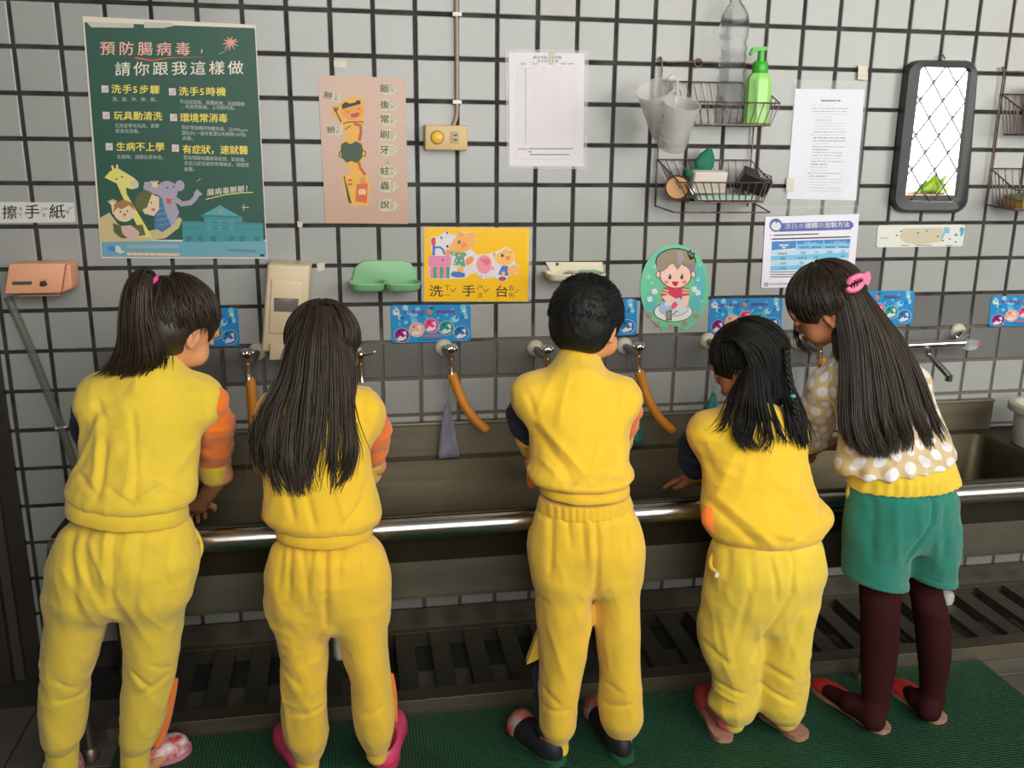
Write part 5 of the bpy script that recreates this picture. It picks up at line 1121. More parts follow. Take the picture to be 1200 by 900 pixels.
# strands -----------------------------------------------------------
M_hair = mat('dark_brown_hair', (.036, .023, .013), .42, spec=.6, var=.35, vscale=60)
M_hairb = mat('black_hair', (.012, .011, .010), .55, spec=.3, var=.3, vscale=60)
def strandmesh(name, paths, radii, m_, parent, ns=3):
    """paths: array (S,K,3); radii (S,K)"""
    Pp = np.array(paths); S, K, _ = Pp.shape; T = np.gradient(Pp, axis=1); T /= np.linalg.norm(T, axis=2, keepdims=True) + 1e-9
    up = np.broadcast_to(np.array([.3, 1.0, .2]), T.shape); sd = np.cross(T, up); sd /= np.linalg.norm(sd, axis=2, keepdims=True) + 1e-9; up = np.cross(sd, T)
    R_ = np.array(radii)[:, :, None]; V = []
    for k in range(ns): a = 2 * math.pi * k / ns; V.append(Pp + sd * math.cos(a) * R_ * 1.25 + up * math.sin(a) * R_)
    V = np.stack(V, 2).reshape(-1, 3)
    s_, k_, n_ = np.meshgrid(np.arange(S), np.arange(K - 1), np.arange(ns), indexing='ij'); b0 = (s_ * K + k_) * ns
    Q = np.stack([b0 + n_, b0 + (n_ + 1) % ns, b0 + ns + (n_ + 1) % ns, b0 + ns + n_], -1).reshape(-1, 4)
    return V, Q
def cr_eval(C, t):          # catmull-rom through C (n,...) at t in 0..n-1
    n_ = len(C); i = np.clip(np.floor(t).astype(int), 0, n_ - 2); f = (t - i)[:, None]
    g_ = lambda j: C[np.clip(j, 0, n_ - 1)]
    a, b_, c, d = g_(i - 1), g_(i), g_(i + 1), g_(i + 2)
    return .5 * ((2 * b_) + (c - a) * f + (2 * a - 5 * b_ + 4 * c - d) * f * f + (3 * b_ - a - 3 * c + d) * f ** 3)
def sheet_strands(guides, n_, K=22, r=.0016, jit=.004, depth=.012, seed=0, clump=6, tipj=.06, lenj=.12, cp=1.4):
    """guides: list of lists of (px,py,Y), same count each; strands fill the curtain between them"""
    G = np.array([[list(at(*p_)) for p_ in g_] for g_ in guides]); ng, kp = G.shape[:2]; rs_ = np.random.RandomState(seed); paths = []; rad = []
    us = rs_.rand(n_) * (ng - 1)
    for u in us:
        uc = np.round(u * clump) / clump; end = 1 - lenj * rs_.rand() ** 2
        t = np.linspace(0, (kp - 1) * end, K)
        i = int(min(ng - 2, math.floor(u))); f = u - i; fc = np.clip(uc - i, -.2, 1.2)
        w = (np.linspace(0, 1, K) ** cp)[:, None] * .92; ff = f * (1 - w) + fc * w
        A = cr_eval(G[i], t); Bq = cr_eval(G[i + 1], t); p_ = A * (1 - ff) + Bq * ff
        off = rs_.randn(3) * [jit, 0, jit * .3]; off[1] += rs_.rand() * depth - .3 * depth
        ph = rs_.rand(2) * 6.3; s_ = np.linspace(0, 1, K)
        p_ = p_ + off * (0.3 + s_[:, None]) + np.stack([np.sin(s_ * 5 + ph[0]) * jit * .7, np.sin(s_ * 4 + ph[1]) * jit * .4, 0 * s_], 1) * s_[:, None] + (rs_.randn(3) * tipj * .15 * [1, .5, .3]) * (s_[:, None] ** 3)
        paths.append(p_); rad.append(r * (.7 + .6 * rs_.rand()) * np.clip(1.15 - s_ ** 3, .12, 1))
    return np.array(paths), np.array(rad)
def cap_strands(c, F, s, crown, n_, ang0=.05, ang1=1.7, K=14, r=.0016, lift=.004, seed=1, azr=(-3.14, 3.14), ax_=(.073, .086, .080), off=(0, -.012, .018), grow=.010, jit=.06):
    r_, f, u = F; c = np.array(c); Rm = np.array([list(r_), list(f), list(u)]); o = c + (np.array(off) * s) @ Rm
    cr = np.array(crown, float); cr /= np.linalg.norm(cr); e1 = np.cross(cr, [1, 0, 0.01]); e1 /= np.linalg.norm(e1); e2 = np.cross(cr, e1)
    rs_ = np.random.RandomState(seed); P_ = []; W = []
    for _ in range(n_):
        az = rs_.uniform(*azr); a0 = rs_.uniform(ang0, ang1 * .6); a1 = min(ang1, a0 + rs_.uniform(.5, 1.3)); th = np.linspace(a0, a1, K); azz = az + jit * np.sin(th * 3 + rs_.rand() * 6)
        d = np.cos(th)[:, None] * cr + np.sin(th)[:, None] * (np.cos(azz)[:, None] * e1 + np.sin(azz)[:, None] * e2)
        axs = np.array(ax_) * s + grow; rad = 1 / np.sqrt(((d / axs) ** 2).sum(1)); h = rs_.uniform(-.001, lift)
        P_.append(o + (d * (rad + h)[:, None]) @ Rm); W.append(r * (.7 + .6 * rs_.rand()) * np.clip(np.minimum(np.linspace(.3, 3, K), np.linspace(3, .2, K)), 0, 1))
    return np.array(P_), np.array(W)
def joinhair(name, parts, m_, parent, core=None):
    V = []; Q = []; n_ = 0
    for (P_, R_) in parts:
        v, q = strandmesh('', P_, R_, None, None); V.append(v); Q.append(q + n_); n_ += len(v)
    if core is not None: V.append(core[0]); Q.append(core[1] + n_)
    return emit(name, (np.concatenate(V), np.concatenate(Q)), m_, parent)
def hair_core(c, F, s, hairline, lo, hi, extra=None, h=.004, grow=.008, rough=0.0):
    """scalp of hair: enlarged skull minus the face and ears; hairline = list of (local centre, radii) cut-outs"""
    v = Vol(lo, hi, h); r_, f, u = F; c = Vector(c); R = [list(r_), list(f), list(u)]; L = lambda x, y, z: c + r_ * (x * s) + f * (y * s) + u * (z * s)
    v.ell(L(0, -.012, .018), [.073 * s + grow, .086 * s + grow, .080 * s + grow], R, .01); v.ell(L(0, -.030, -.030), [.060 * s + grow, .055 * s + grow * .5, .055 * s], R, .02)
    if extra: extra(v, L, R)
    for (o, rr_) in hairline: v.ell(L(*o), [q * s for q in rr_], R, .006, True)
    P, Q = v.mesh()
    if rough: N = vnormals(P, Q); P = P + N * (noise(P, [180, 180, 90], 3) * rough)[:, None]
    return P, Q

# cloth -------------------------------------------------------------
def fabric(name, col, sheen=.25):
    m_ = mat(name, col, .85, bump=.45, bscale=420, spec=.2, var=.08, vscale=12, sheen=sheen); return m_
M_yel = fabric('yellow_jersey', (.86, .545, .030)); M_yel2 = fabric('yellow_rib_knit', (.82, .51, .026))
M_yelg = fabric('lemon_jersey', (.82, .585, .045)); M_yelg2 = fabric('lemon_rib_knit', (.79, .555, .036))
M_ora = fabric('orange_jersey', (.85, .19, .015)); M_navy = fabric('navy_jersey', (.007, .012, .038), .08); M_teal = fabric('teal_jersey', (.010, .19, .135))
M_skin = mat('child_skin', sr(216, 152, 108), .5, sss=.15, bump=.1, bscale=300, spec=.4, var=.05, vscale=20)
M_skin2 = mat('tan_child_skin', sr(172, 112, 76), .5, sss=.15, bump=.1, bscale=300, spec=.4, var=.05, vscale=20)
M_pale = mat('white_trim_cloth', (.62, .60, .58), .8)
def garment(name, rows_list, m_, parent, slope=0.0, h=.0045, k=None, ext=(), fl=(), fY=-.68, nz=(.0035, (14, 14, 5)), nz2=(.0012, (45, 45, 20)), extra=None, e=2.0, seed=0, fn=None, capr=.01):
    tro = len(rows_list) == 3; k = k or (.024 if tro else .02)
    if tro:
        hp = [list(r_) for r_ in rows_list[0]]; hp[-1][4] *= .66; hp[-2][4] *= .86; hp[-1][1] += 5; hp[-1][2] -= 5; lg = []
        for r_ in rows_list[1:]:
            r_ = [list(q_) for q_ in r_]
            for i_, (dx_, dy_) in enumerate(((6, .004), (3.5, .002), (1.5, 0))): r_[i_][1] += dx_; r_[i_][2] -= dx_; r_[i_][4] -= dy_
            lg.append(r_)
        rows_list = [hp] + lg
    RR = [pxr(r_, slope) for r_ in rows_list]; A = np.array([q for r_ in RR for q in r_[0]]); lo = np.array([(A[:, 1] - A[:, 3]).min(), (A[:, 2] - A[:, 4]).min(), A[:, 0].min()]) - .05; hi = np.array([(A[:, 1] + A[:, 3]).max(), (A[:, 2] + A[:, 4]).max(), A[:, 0].max()]) + .05
    for q_ in ext: lo = np.minimum(lo, V3(q_) - .05); hi = np.maximum(hi, V3(q_) + .05)
    v = Vol(lo, hi, h)
    for i_, r_ in enumerate(RR): v.rings(r_[0], k, r_[1] if slope else 0.0, r_[2], e, .03 if tro and i_ == 0 else capr)
    if extra: extra(v)
    P, Q = v.mesh(); P = relax(P, Q, 12 if tro else 2, .5); N = vnormals(P, Q); d = noise(P, nz[1], seed) * nz[0] + noise(P, nz2[1], seed + 1) * nz2[0]
    if nz[0] > .003:
        sh = np.stack([P[:, 0] + .35 * P[:, 2] * (1 if seed % 2 else -1), P[:, 1], P[:, 2]], 1); d = d + .0042 * np.clip(1 - 2.6 * np.abs(noise(sh, (26, 20, 7), seed + 3)), -.4, 1) * (.5 + .5 * noise(P, (9, 9, 9), seed + 4)) + .0022 * np.clip(1 - 2.6 * np.abs(noise(P, (30, 30, 34), seed + 6)), -.3, 1) * np.clip(noise(P, (10, 10, 10), seed + 7) + .1, 0, 1)
    if fl: d = d + folds(P, N, fl, fY)
    if fn: d = d + fn(P, N)
    P = P + N * d[:, None]; return emit(name, (P, Q), m_, parent)
def tubeg(name, pts, rs, m_, parent, h=.0035, k=.012, wr=(.0025, 60), seed=0, extra=None, base=None):
    """sleeve or cuff along points (px,py,Y) or world vectors, with wrinkle rings across it"""
    W = [V3(at(*p_)) if not isinstance(p_, Vector) else V3(p_) for p_ in pts]; m = max(rs) + .02; v = Vol(np.min(W, 0) - m, np.max(W, 0) + m, h); v.chain(W, rs, k)
    if extra: extra(v)
    P, Q = v.mesh(); N = vnormals(P, Q); ax_ = W[-1] - W[0]; ax_ /= np.linalg.norm(ax_) + 1e-9; t = (P - W[0]) @ ax_
    rg_ = 1 - 2 * np.abs(noise(P, (22, 22, 48), seed)); d = (wr[0] * (.9 * (rg_ - .3) + .45 * np.sin(t * wr[1] * 2 + 4 * noise(P, (18, 18, 18), seed)) * noise(P, (14, 14, 14), seed + 2)) + noise(P, (45, 45, 45), seed + 5) * .0010) if wr[0] > 0 else 0 * t
    P = P + N * d[:, None]; return emit(name, (P, Q), m_, parent)
def shoe(name, heel, toe, w, m_up, m_sole, parent, h=.003, label=None, clog=False, thick=.014, top=.045, ribs=0):
    heel, toe = Vector(heel), Vector(toe); d = (toe - heel); L = d.length; d.normalize(); sd = d.cross(Vector((0, 0, 1))).normalized(); bz_ = Vector((0, 0, 1))
    z0 = .0085
    v = Vol(np.minimum(heel, toe) - .06, np.maximum(heel, toe) + .09, h)
    n_ = 9
    outl = [(-.035, .12), (-.01, .27), (.06, .38), (.2, .43), (.4, .40), (.6, .46), (.75, .50), (.88, .43), (.97, .30), (1.03, .12)]
    vs = []; fs = []; ring = []
    for t, q in outl: ring.append(heel + d * (L * t) + sd * (w * q))
    ring += [heel + d * (L * (t + .0)) - sd * (w * q * .92) for t, q in outl[::-1]]
    ringc = catmull(ring + [ring[0]], 4)[:-1]; m = len(ringc)
    for z in (z0, z0 + thick * .5, z0 + thick):
        for i, p_ in enumerate(ringc):
            b_ = (.0012 if i % 3 == 0 else 0) if ribs else 0; q = Vector((p_.x, p_.y, 0)); vs.append(Vector((q.x, q.y, z)))
    for j in range(2):
        for i in range(m): fs.append((j * m + i, j * m + (i + 1) % m, (j + 1) * m + (i + 1) % m, (j + 1) * m + i))
    fs += [tuple(range(m))[::-1], tuple(range(2 * m, 3 * m))]
    sh = bpy.data.objects.new(name, None); COL.objects.link(sh); sh.parent = parent; sh.matrix_parent_inverse = Matrix.Translation(-parent.location); sh.location = heel
    if label: sh['label'] = label
    x = B(); x.add(vs, fs); x.build('sole', m_sole, sh, angle=50)
    base = Vector((heel.x, heel.y, z0 + thick)); R = [list(sd), list(d), [0, 0, 1]]
    if clog == 'slipper':
        v.ell(base + d * L * .68 + bz_ * .004, [w * .47, L * .33, top * .75], R, .01); v.ell(base + d * L * .5 + bz_ * .0, [w * .34, L * .5, top * .55], R, .01, True); v.ell(base + d * L * .12 + bz_ * .02, [w * .6, L * .35, .05], R, .01, True)
    else:
        v.ell(base + d * L * .70 + bz_ * .006, [w * .48, L * .31, top * .8], R, .01); v.ell(base + d * L * .22 + bz_ * .008, [w * .40, L * .22, top * .95], R, .02); v.ell(base + d * L * .42 + bz_ * .012, [w * .44, L * .3, top * .7], R, .02)
        v.ell(base + d * L * .28 + bz_ * (.062 if clog == 'full' else .045), [w * .30, L * .24, .045], R, .006, True)
    zcut = z0 + thick - .002; sl = v.ax[2] < zcut; v.a[:, :, sl] = v.band
    P, Q = v.mesh(); emit('upper', (P, Q), m_up, sh)
    return sh

def piping(name, pts, r, m_, parent):
    b = B(); c_ = catmull([A_(*p_) for p_ in pts], 6); n_ = len(c_) - 1; b.tube(c_, [r * (.35 + .65 * math.sin(math.pi * min(1, max(0, .08 + .84 * i / n_))) ** .5) for i in range(n_ + 1)], 10, flat=.8); return b.build(name, m_, parent, True)
def collar(c, rx, ry, r, m_, parent, tx=0.0, ty=0.0):
    b = B(); c = Vector(c); b.tube([c + Vector((rx * math.cos(a), ry * math.sin(a), rx * math.cos(a) * tx + ry * math.sin(a) * ty)) for a in [i * math.pi / 16 for i in range(33)]], r, 10, flat=1.5); return b.build('collar', m_, parent, True)
# ================================================================== the five children
def skel(name, kid, lo, hi, F, hc, hs, trunk, arms, legs, hands, skin, root_, extra=None):
    v = Vol(lo, hi, .0036)
    head(v, hc, F, hs)
    P = [V3(p_) for p_ in trunk]; v.chain(P, kid['tr'], .012)
    for a, r_ in arms: v.chain([V3(p_) for p_ in a], r_, .012)
    for a, r_ in legs: v.chain([V3(p_) for p_ in a], r_, .012)
    for hnd in hands: hand(v, *hnd)
    if extra: extra(v)
    o = emit('body', v.mesh(), skin, root_); return o
def A_(*p): return Vector(at(*p))
def arm_pts(sh, el, wr): return [A_(*sh), A_(*el), A_(*wr)]
def foot_dir(heel, toe): return (Vector(toe) - Vector(heel))
def std_body(root_, F, hc, hs, neck, pelvis, shL, elL, wrL, shR, elR, wrR, hipL, kneeL, ankL, toeL, hipR, kneeR, ankR, toeR, skin, handL, handR, lr=1.0):
    pts = [neck, pelvis, shL, elL, wrL, shR, elR, wrR, hipL, kneeL, ankL, toeL, hipR, kneeR, ankR, toeR, hc]
    lo = np.min([V3(p_) for p_ in pts], 0) - .13; hi = np.max([V3(p_) for p_ in pts], 0) + .13; lo[2] = max(lo[2], 0.0)
    mid = (Vector(neck) + Vector(pelvis)) / 2; chest = Vector(neck).lerp(Vector(pelvis), .25) + Vector((0, .015, 0)); mid.y += .015
    trunk = [Vector(hc) + Vector((0, -.01, -.03)), neck, chest, mid, pelvis]
    kid = {'tr': [.032, .030, .042, .046, .052]}
    arms = [([neck, shL, elL, wrL], [.026, .028, .024, .018]), ([neck, shR, elR, wrR], [.026, .028, .024, .018])]
    legs = []
    for h_, k_, a_, t_ in ((hipL, kneeL, ankL, toeL), (hipR, kneeR, ankR, toeR)):
        a_, t_ = Vector(a_), Vector(t_); ft = Vector((a_.x, a_.y, t_.z)); d = (t_ - ft).normalized()
        legs.append(([pelvis, h_, k_, a_], [.05, .048 * lr, .036 * lr, .023 * lr])); legs.append(([a_ + d * .004, ft + d * .030, t_ - d * .015], [.021 * lr, .017 * lr, .012 * lr]))
    return skel('body', kid, lo, hi, F, hc, hs, trunk, arms, legs, [(wrL, *handL), (wrR, *handR)], skin, root_)
SOCK = mat('pale_lilac_sock', sr(205, 175, 195), .9)

# ---------------------------------------------------------------- child 1: ponytail, left
k1 = root('person', (A_(140, 700, -.6).x, -.55, 0), 'child in yellow tracksuit with a high ponytail, leaning over the trough at the far left', 'person', None)
F1 = frame_from(40, 34, 4); h1 = A_(208, 381, -.47)
b1 = std_body(k1, F1, h1, 1.0, A_(188, 432, -.50), A_(150, 640, -.60), A_(118, 470, -.50), A_(112, 540, -.40), A_(190, 590, -.30), A_(246, 472, -.50), A_(260, 556, -.42), A_(236, 590, -.30),
    A_(112, 670, -.59), A_(84, 780, -.57), A_(72, 885, -.55), atz(66, 905, .028), A_(182, 670, -.59), A_(172, 780, -.57), A_(158, 888, -.56), atz(200, 880, .028), M_skin, ((.4, .8, -.4), (0, 0, -1), -1, .3, .5, 1.0), ((-.35, .7, -.5), (0, 0, -1), 1, .3, .5, 1.05))
Yt = -.62
def k1_tr(v): v.ell(A_(112, 672, -.645), [.07, .055, .10], None, .04); v.ell(A_(180, 672, -.645), [.07, .055, .10], None, .04)
garment('trousers', [[(604, 76, 219, Yt, .092), (625, 66, 228, Yt, .105), (655, 54, 236, Yt, .104), (690, 50, 226, Yt, .102), (715, 50, 222, -.61, .10)],
    [(690, 50, 142, -.61, .085), (725, 50, 133, -.60, .080), (760, 49, 121, -.59, .074), (800, 48, 106, -.58, .066), (840, 47, 102, -.57, .062), (862, 49, 98, -.565, .058), (876, 56, 90, -.56, .04)],
    [(690, 134, 227, -.61, .085), (725, 138, 220, -.60, .080), (760, 142, 212, -.59, .074), (800, 143, 205, -.58, .066), (840, 140, 194, -.575, .060), (866, 139, 184, -.57, .052), (880, 144, 176, -.565, .036)]],
    M_yelg, k1, extra=k1_tr, fY=-.70, seed=1, fl=[(134, 612, 133, 705, .007, -.010), (127, 610, 126, 690, .010, .006), (143, 612, 140, 660, .006, -.004), (80, 615, 92, 720, .010, -.006), (97, 612, 108, 690, .008, -.005), (168, 612, 158, 720, .008, -.004), (205, 615, 190, 700, .01, -.004),
        (60, 812, 78, 826, .006, -.004), (55, 838, 95, 842, .006, -.004), (148, 800, 170, 822, .006, -.006), (150, 835, 190, 812, .007, -.005), (170, 790, 205, 812, .006, -.004), (128, 705, 100, 740, .014, .004), (136, 712, 150, 760, .012, -.003)])
tubeg('trouser_cuff', [(73, 872, -.56), (73, 915, -.555)], [.036, .034], M_yelg2, k1, wr=(.0006, 60)); tubeg('trouser_cuff', [(159, 874, -.565), (158, 905, -.56)], [.034, .032], M_yelg2, k1, wr=(.0006, 60))
# pocket edge and orange knee panel
piping('pocket_edge', [(218, 612, -.60), (229, 622, -.60), (236, 638, -.60), (234, 652, -.61), (226, 662, -.63)], .0055, M_yelg2, k1)
piping('side_panel', [(205, 796, -.56), (201, 815, -.56), (196, 838, -.56), (190, 860, -.56), (183, 876, -.565)], .0135, M_ora, k1)
def k1_sh(v): v.cap(V3(A_(190, 418, -.50)), V3(A_(178, 452, -.53)), .036, .06, .04); v.ell(A_(238, 470, -.52), [.045, .055, .05], None, .04); v.ell(A_(115, 470, -.53), [.04, .055, .05], None, .04)
garment('sweatshirt', [[(424, 150, 212, -.52, .045), (436, 128, 232, -.525, .062), (452, 108, 248, -.53, .075), (475, 100, 244, -.54, .088), (505, 97, 238, -.55, .094), (540, 93, 234, -.575, .10), (562, 84, 232, -.60, .108), (578, 76, 231, -.61, .108), (588, 80, 226, -.615, .098)]],
    M_yelg, k1, slope=.05, extra=k1_sh, fY=-.66, seed=2, fl=[(118, 520, 121, 575, .008, -.010), (110, 500, 112, 560, .009, .006), (152, 490, 163, 575, .007, -.007), (160, 520, 150, 575, .008, .004), (176, 555, 226, 580, .009, -.006), (92, 560, 118, 572, .006, -.007), (130, 565, 160, 580, .006, -.008), (192, 566, 165, 578, .006, .006), (232, 470, 238, 500, .006, -.006), (104, 480, 118, 500, .008, -.004), (225, 530, 200, 560, .01, .005)])
garment('waistband', [[(582, 79, 219, Yt + .005, .094), (592, 77, 220, Yt, .098), (603, 76, 221, Yt, .100)]], M_yelg2, k1, slope=.075, h=.004, nz=(.0012, (20, 20, 8)), capr=.004)
sl = tubeg('sleeve', [(247, 470, -.53), (252, 495, -.50), (251, 520, -.46), (250, 536, -.43)], [.038, .042, .041, .039], M_ora, k1, wr=(.0035, 45), seed=3); sl['label'] = 'orange right sleeve'
tubeg('sleeve_cuff', [(250, 538, -.43), (251, 553, -.42)], [.041, .037], M_yelg2, k1, wr=(.0012, 40))
sl = tubeg('sleeve', [(108, 470, -.52), (104, 500, -.46), (112, 530, -.41)], [.038, .038, .033], M_navy, k1, seed=4); sl['label'] = 'navy left sleeve'
# hair
core = hair_core(h1, F1, 1.0, [((0, .088, -.045), (.066, .062, .072)), ((.078, .022, -.035), (.030, .040, .050)), ((-.078, .022, -.035), (.030, .040, .050)), ((0, -.03, -.105), (.075, .08, .032))], V3(h1) - .16, V3(h1) + .16)
pony = [[(178, 328, -.50), (160, 318, -.54), (146, 338, -.56), (141, 372, -.57), (141, 405, -.57), (132, 427, -.57), (119, 440, -.57)],
        [(180, 327, -.50), (165, 316, -.54), (153, 336, -.57), (149, 372, -.58), (150, 405, -.58), (145, 432, -.58), (140, 442, -.58)],
        [(182, 326, -.50), (170, 316, -.54), (162, 336, -.575), (160, 372, -.59), (163, 405, -.59), (163, 428, -.59), (151, 443, -.59)],
        [(183, 327, -.50), (174, 318, -.54), (170, 337, -.57), (170, 372, -.58), (177, 400, -.58), (181, 420, -.58), (168, 440, -.58)],
        [(184, 328, -.50), (177, 321, -.53), (176, 340, -.55), (177, 370, -.565), (186, 395, -.565), (191, 415, -.565), (187, 434, -.565)]]
def mir(*a): return a
up = cap_strands(h1, F1, 1.0, (-.25, -.55, .75), 420, .1, 1.9, seed=2); up2 = cap_strands(h1, F1, 1.0, (-.25, -.55, .75), 380, .7, 2.5, seed=9, r=.0013, lift=.002)
joinhair('hair', [sheet_strands(pony, 420, r=.0019, depth=.02, seed=1, clump=3), up, (up2[0][up2[0][:, -1, 2] > h1.z - .018], up2[1][up2[0][:, -1, 2] > h1.z - .018]),
    sheet_strands([[(232, 345, -.42), (246, 360, -.40), (249, 378, -.39), (246, 392, -.39)], [(225, 345, -.45), (238, 362, -.44), (238, 378, -.43), (232, 396, -.43)], [(215, 350, -.48), (222, 365, -.50), (222, 375, -.50), (226, 392, -.47)]], 110, r=.0013, depth=.006, seed=5, jit=.002)], M_hair, k1, core)
b = B(); c = A_(180, 328, -.51); b.lathe([(.011, -.005), (.014, 0), (.011, .005)], c, (-.6, -.3, .6), 14); b.build('hair_tie', mat('pink_elastic', (.75, .06, .25), .5), k1, True)
shoe('sandal', atz(148, 908, .0), atz(222, 880, .0), .075, mat('white_red_print', sr(225, 215, 215), .4, col2=sr(190, 40, 60), vscale=45), mat('pale_rubber', sr(200, 120, 140), .6), k1, label='white and red sandal')
shoe('sandal', atz(60, 925, .0), atz(90, 895, .0), .075, MATS['white_red_print'], MATS['pale_rubber'], k1)

# ---------------------------------------------------------------- child 2: long straight hair
k2 = root('person', (A_(385, 700, -.6).x, -.6, 0), 'child in yellow tracksuit with long straight dark hair down to the waist and pink clogs', 'person')
F2 = frame_from(-8, 25, 0); h2 = A_(378, 408, -.47)
std_body(k2, F2, h2, 1.0, A_(378, 456, -.51), A_(382, 650, -.60), A_(325, 480, -.51), A_(310, 545, -.42), A_(340, 580, -.28), A_(428, 480, -.51), A_(440, 545, -.42), A_(410, 580, -.28),
    A_(352, 690, -.60), A_(358, 780, -.59), A_(357, 880, -.57), atz(335, 850, .028), A_(414, 690, -.60), A_(432, 780, -.60), A_(441, 872, -.60), atz(462, 850, .028), M_skin, ((.1, .9, -.4), (0, 0, -1), -1, .3, .5), ((-.1, .9, -.4), (0, 0, -1), 1, .3, .5))
def k2_tr(v): v.ell(A_(352, 680, -.64), [.06, .05, .10], None, .03); v.ell(A_(418, 680, -.64), [.06, .05, .10], None, .03)
garment('trousers', [[(628, 324, 437, Yt, .082), (645, 316, 449, Yt, .095), (670, 309, 457, Yt, .096), (700, 310, 458, Yt, .094), (735, 318, 457, -.615, .092)],
    [(700, 310, 386, -.61, .078), (735, 317, 388, -.61, .074), (770, 326, 386, -.605, .068), (800, 329, 383, -.60, .062), (835, 330, 383, -.59, .06), (862, 333, 386, -.585, .056), (880, 342, 380, -.58, .040), (888, 346, 376, -.58, .034)],
    [(700, 378, 458, -.615, .08), (735, 386, 457, -.615, .076), (764, 398, 456, -.615, .07), (800, 411, 459, -.61, .062), (835, 413, 463, -.61, .060), (856, 416, 462, -.61, .056), (872, 424, 456, -.61, .042), (880, 430, 452, -.61, .034)]],
    M_yel, k2, slope=-.03, extra=k2_tr, fY=-.70, seed=11, fl=[(381, 634, 382, 735, .006, -.010), (340, 632, 338, 700, .007, -.006), (353, 634, 362, 700, .007, -.005), (366, 632, 362, 680, .006, -.004), (330, 640, 325, 690, .007, -.004), (400, 636, 396, 680, .007, -.005), (425, 634, 428, 690, .007, -.005), (385, 740, 372, 790, .012, .004), (392, 735, 412, 790, .012, -.003), (340, 855, 372, 848, .007, -.004), (425, 850, 452, 838, .007, -.004), (335, 800, 350, 812, .008, -.003)])
tubeg('trouser_cuff', [(360, 884, -.58), (360, 896, -.58)], [.030, .029], M_yel2, k2, wr=(.0006, 60)); tubeg('trouser_cuff', [(442, 874, -.61), (442, 884, -.61)], [.027, .026], M_yel2, k2, wr=(.0006, 60))
piping('side_panel', [(459, 790, -.605), (462, 812, -.60), (464, 846, -.60)], .0075, M_ora, k2)
def k2_sh(v): v.cap(V3(A_(376, 440, -.50)), V3(A_(376, 465, -.53)), .036, .06, .04); v.ell(A_(426, 484, -.53), [.042, .055, .05], None, .04); v.ell(A_(325, 484, -.53), [.042, .055, .05], None, .04)
garment('sweatshirt', [[(450, 350, 405, -.525, .05), (460, 330, 425, -.53, .065), (475, 312, 436, -.535, .078), (500, 305, 437, -.55, .086), (530, 306, 434, -.565, .09), (560, 309, 438, -.585, .094), (585, 310, 444, -.60, .10), (602, 309, 448, -.61, .10), (614, 318, 442, -.615, .088)]],
    M_yel, k2, extra=k2_sh, fY=-.67, seed=12, slope=-.01, fl=[(330, 560, 345, 605, .008, -.006), (360, 580, 370, 612, .007, -.006), (395, 575, 405, 605, .008, .006), (425, 590, 400, 612, .007, -.006), (430, 570, 420, 600, .008, -.004), (425, 480, 433, 520, .008, -.004)])
garment('waistband', [[(610, 325, 436, Yt + .005, .080), (619, 323, 437, Yt, .084), (627, 323, 437, Yt, .085)]], M_yel2, k2, slope=-.02, h=.004, nz=(.0012, (20, 20, 8)), capr=.004)
sl = tubeg('sleeve', [(431, 482, -.52), (438, 505, -.49), (436, 525, -.45), (432, 535, -.42)], [.036, .040, .040, .036], M_ora, k2, seed=13); sl['label'] = 'orange right sleeve'
tubeg('sleeve_cuff', [(434, 540, -.42), (431, 554, -.40)], [.037, .035], M_yel2, k2, wr=(.001, 40))
sl = tubeg('sleeve', [(318, 482, -.52), (312, 510, -.48), (312, 535, -.42)], [.036, .038, .034], M_navy, k2, seed=14); sl['label'] = 'navy left sleeve'
sl = tubeg('side_panel', [(313, 588, -.57), (312, 606, -.585)], [.012, .010], M_ora, k2, wr=(.001, 30))
core = hair_core(h2, F2, 1.0, [((0, .090, -.03), (.060, .060, .080))], V3(h2) - [.17, .17, .22], V3(h2) + .16, extra=lambda v, L, R: (v.ell(A_(374, 440, -.52), [.075, .045, .075], None, .03)))
g2 = [[(352, 372, -.50), (337, 410, -.53), (327, 445, -.56), (309, 478, -.585), (301, 512, -.60), (305, 545, -.61), (316, 560, -.62)],
      [(358, 366, -.52), (344, 405, -.555), (336, 445, -.58), (323, 480, -.61), (316, 520, -.64), (320, 555, -.65), (330, 580, -.66)],
      [(365, 361, -.53), (354, 402, -.57), (348, 445, -.60), (340, 490, -.625), (337, 530, -.655), (341, 560, -.665), (350, 581, -.675)],
      [(372, 359, -.535), (366, 400, -.58), (362, 445, -.605), (358, 490, -.63), (354, 530, -.655), (353, 560, -.67), (356, 580, -.675)],
      [(379, 358, -.535), (378, 400, -.58), (377, 445, -.605), (374, 485, -.625), (368, 525, -.65), (362, 555, -.66), (365, 576, -.67)],
      [(386, 360, -.53), (391, 400, -.57), (392, 445, -.60), (392, 485, -.62), (391, 525, -.65), (389, 555, -.66), (388, 580, -.67)],
      [(393, 365, -.52), (402, 402, -.555), (406, 440, -.58), (407, 480, -.61), (410, 520, -.645), (406, 550, -.655), (392, 578, -.67)],
      [(400, 372, -.50), (412, 405, -.53), (417, 440, -.555), (412, 470, -.58), (410, 500, -.62), (413, 530, -.645), (404, 560, -.66)]]
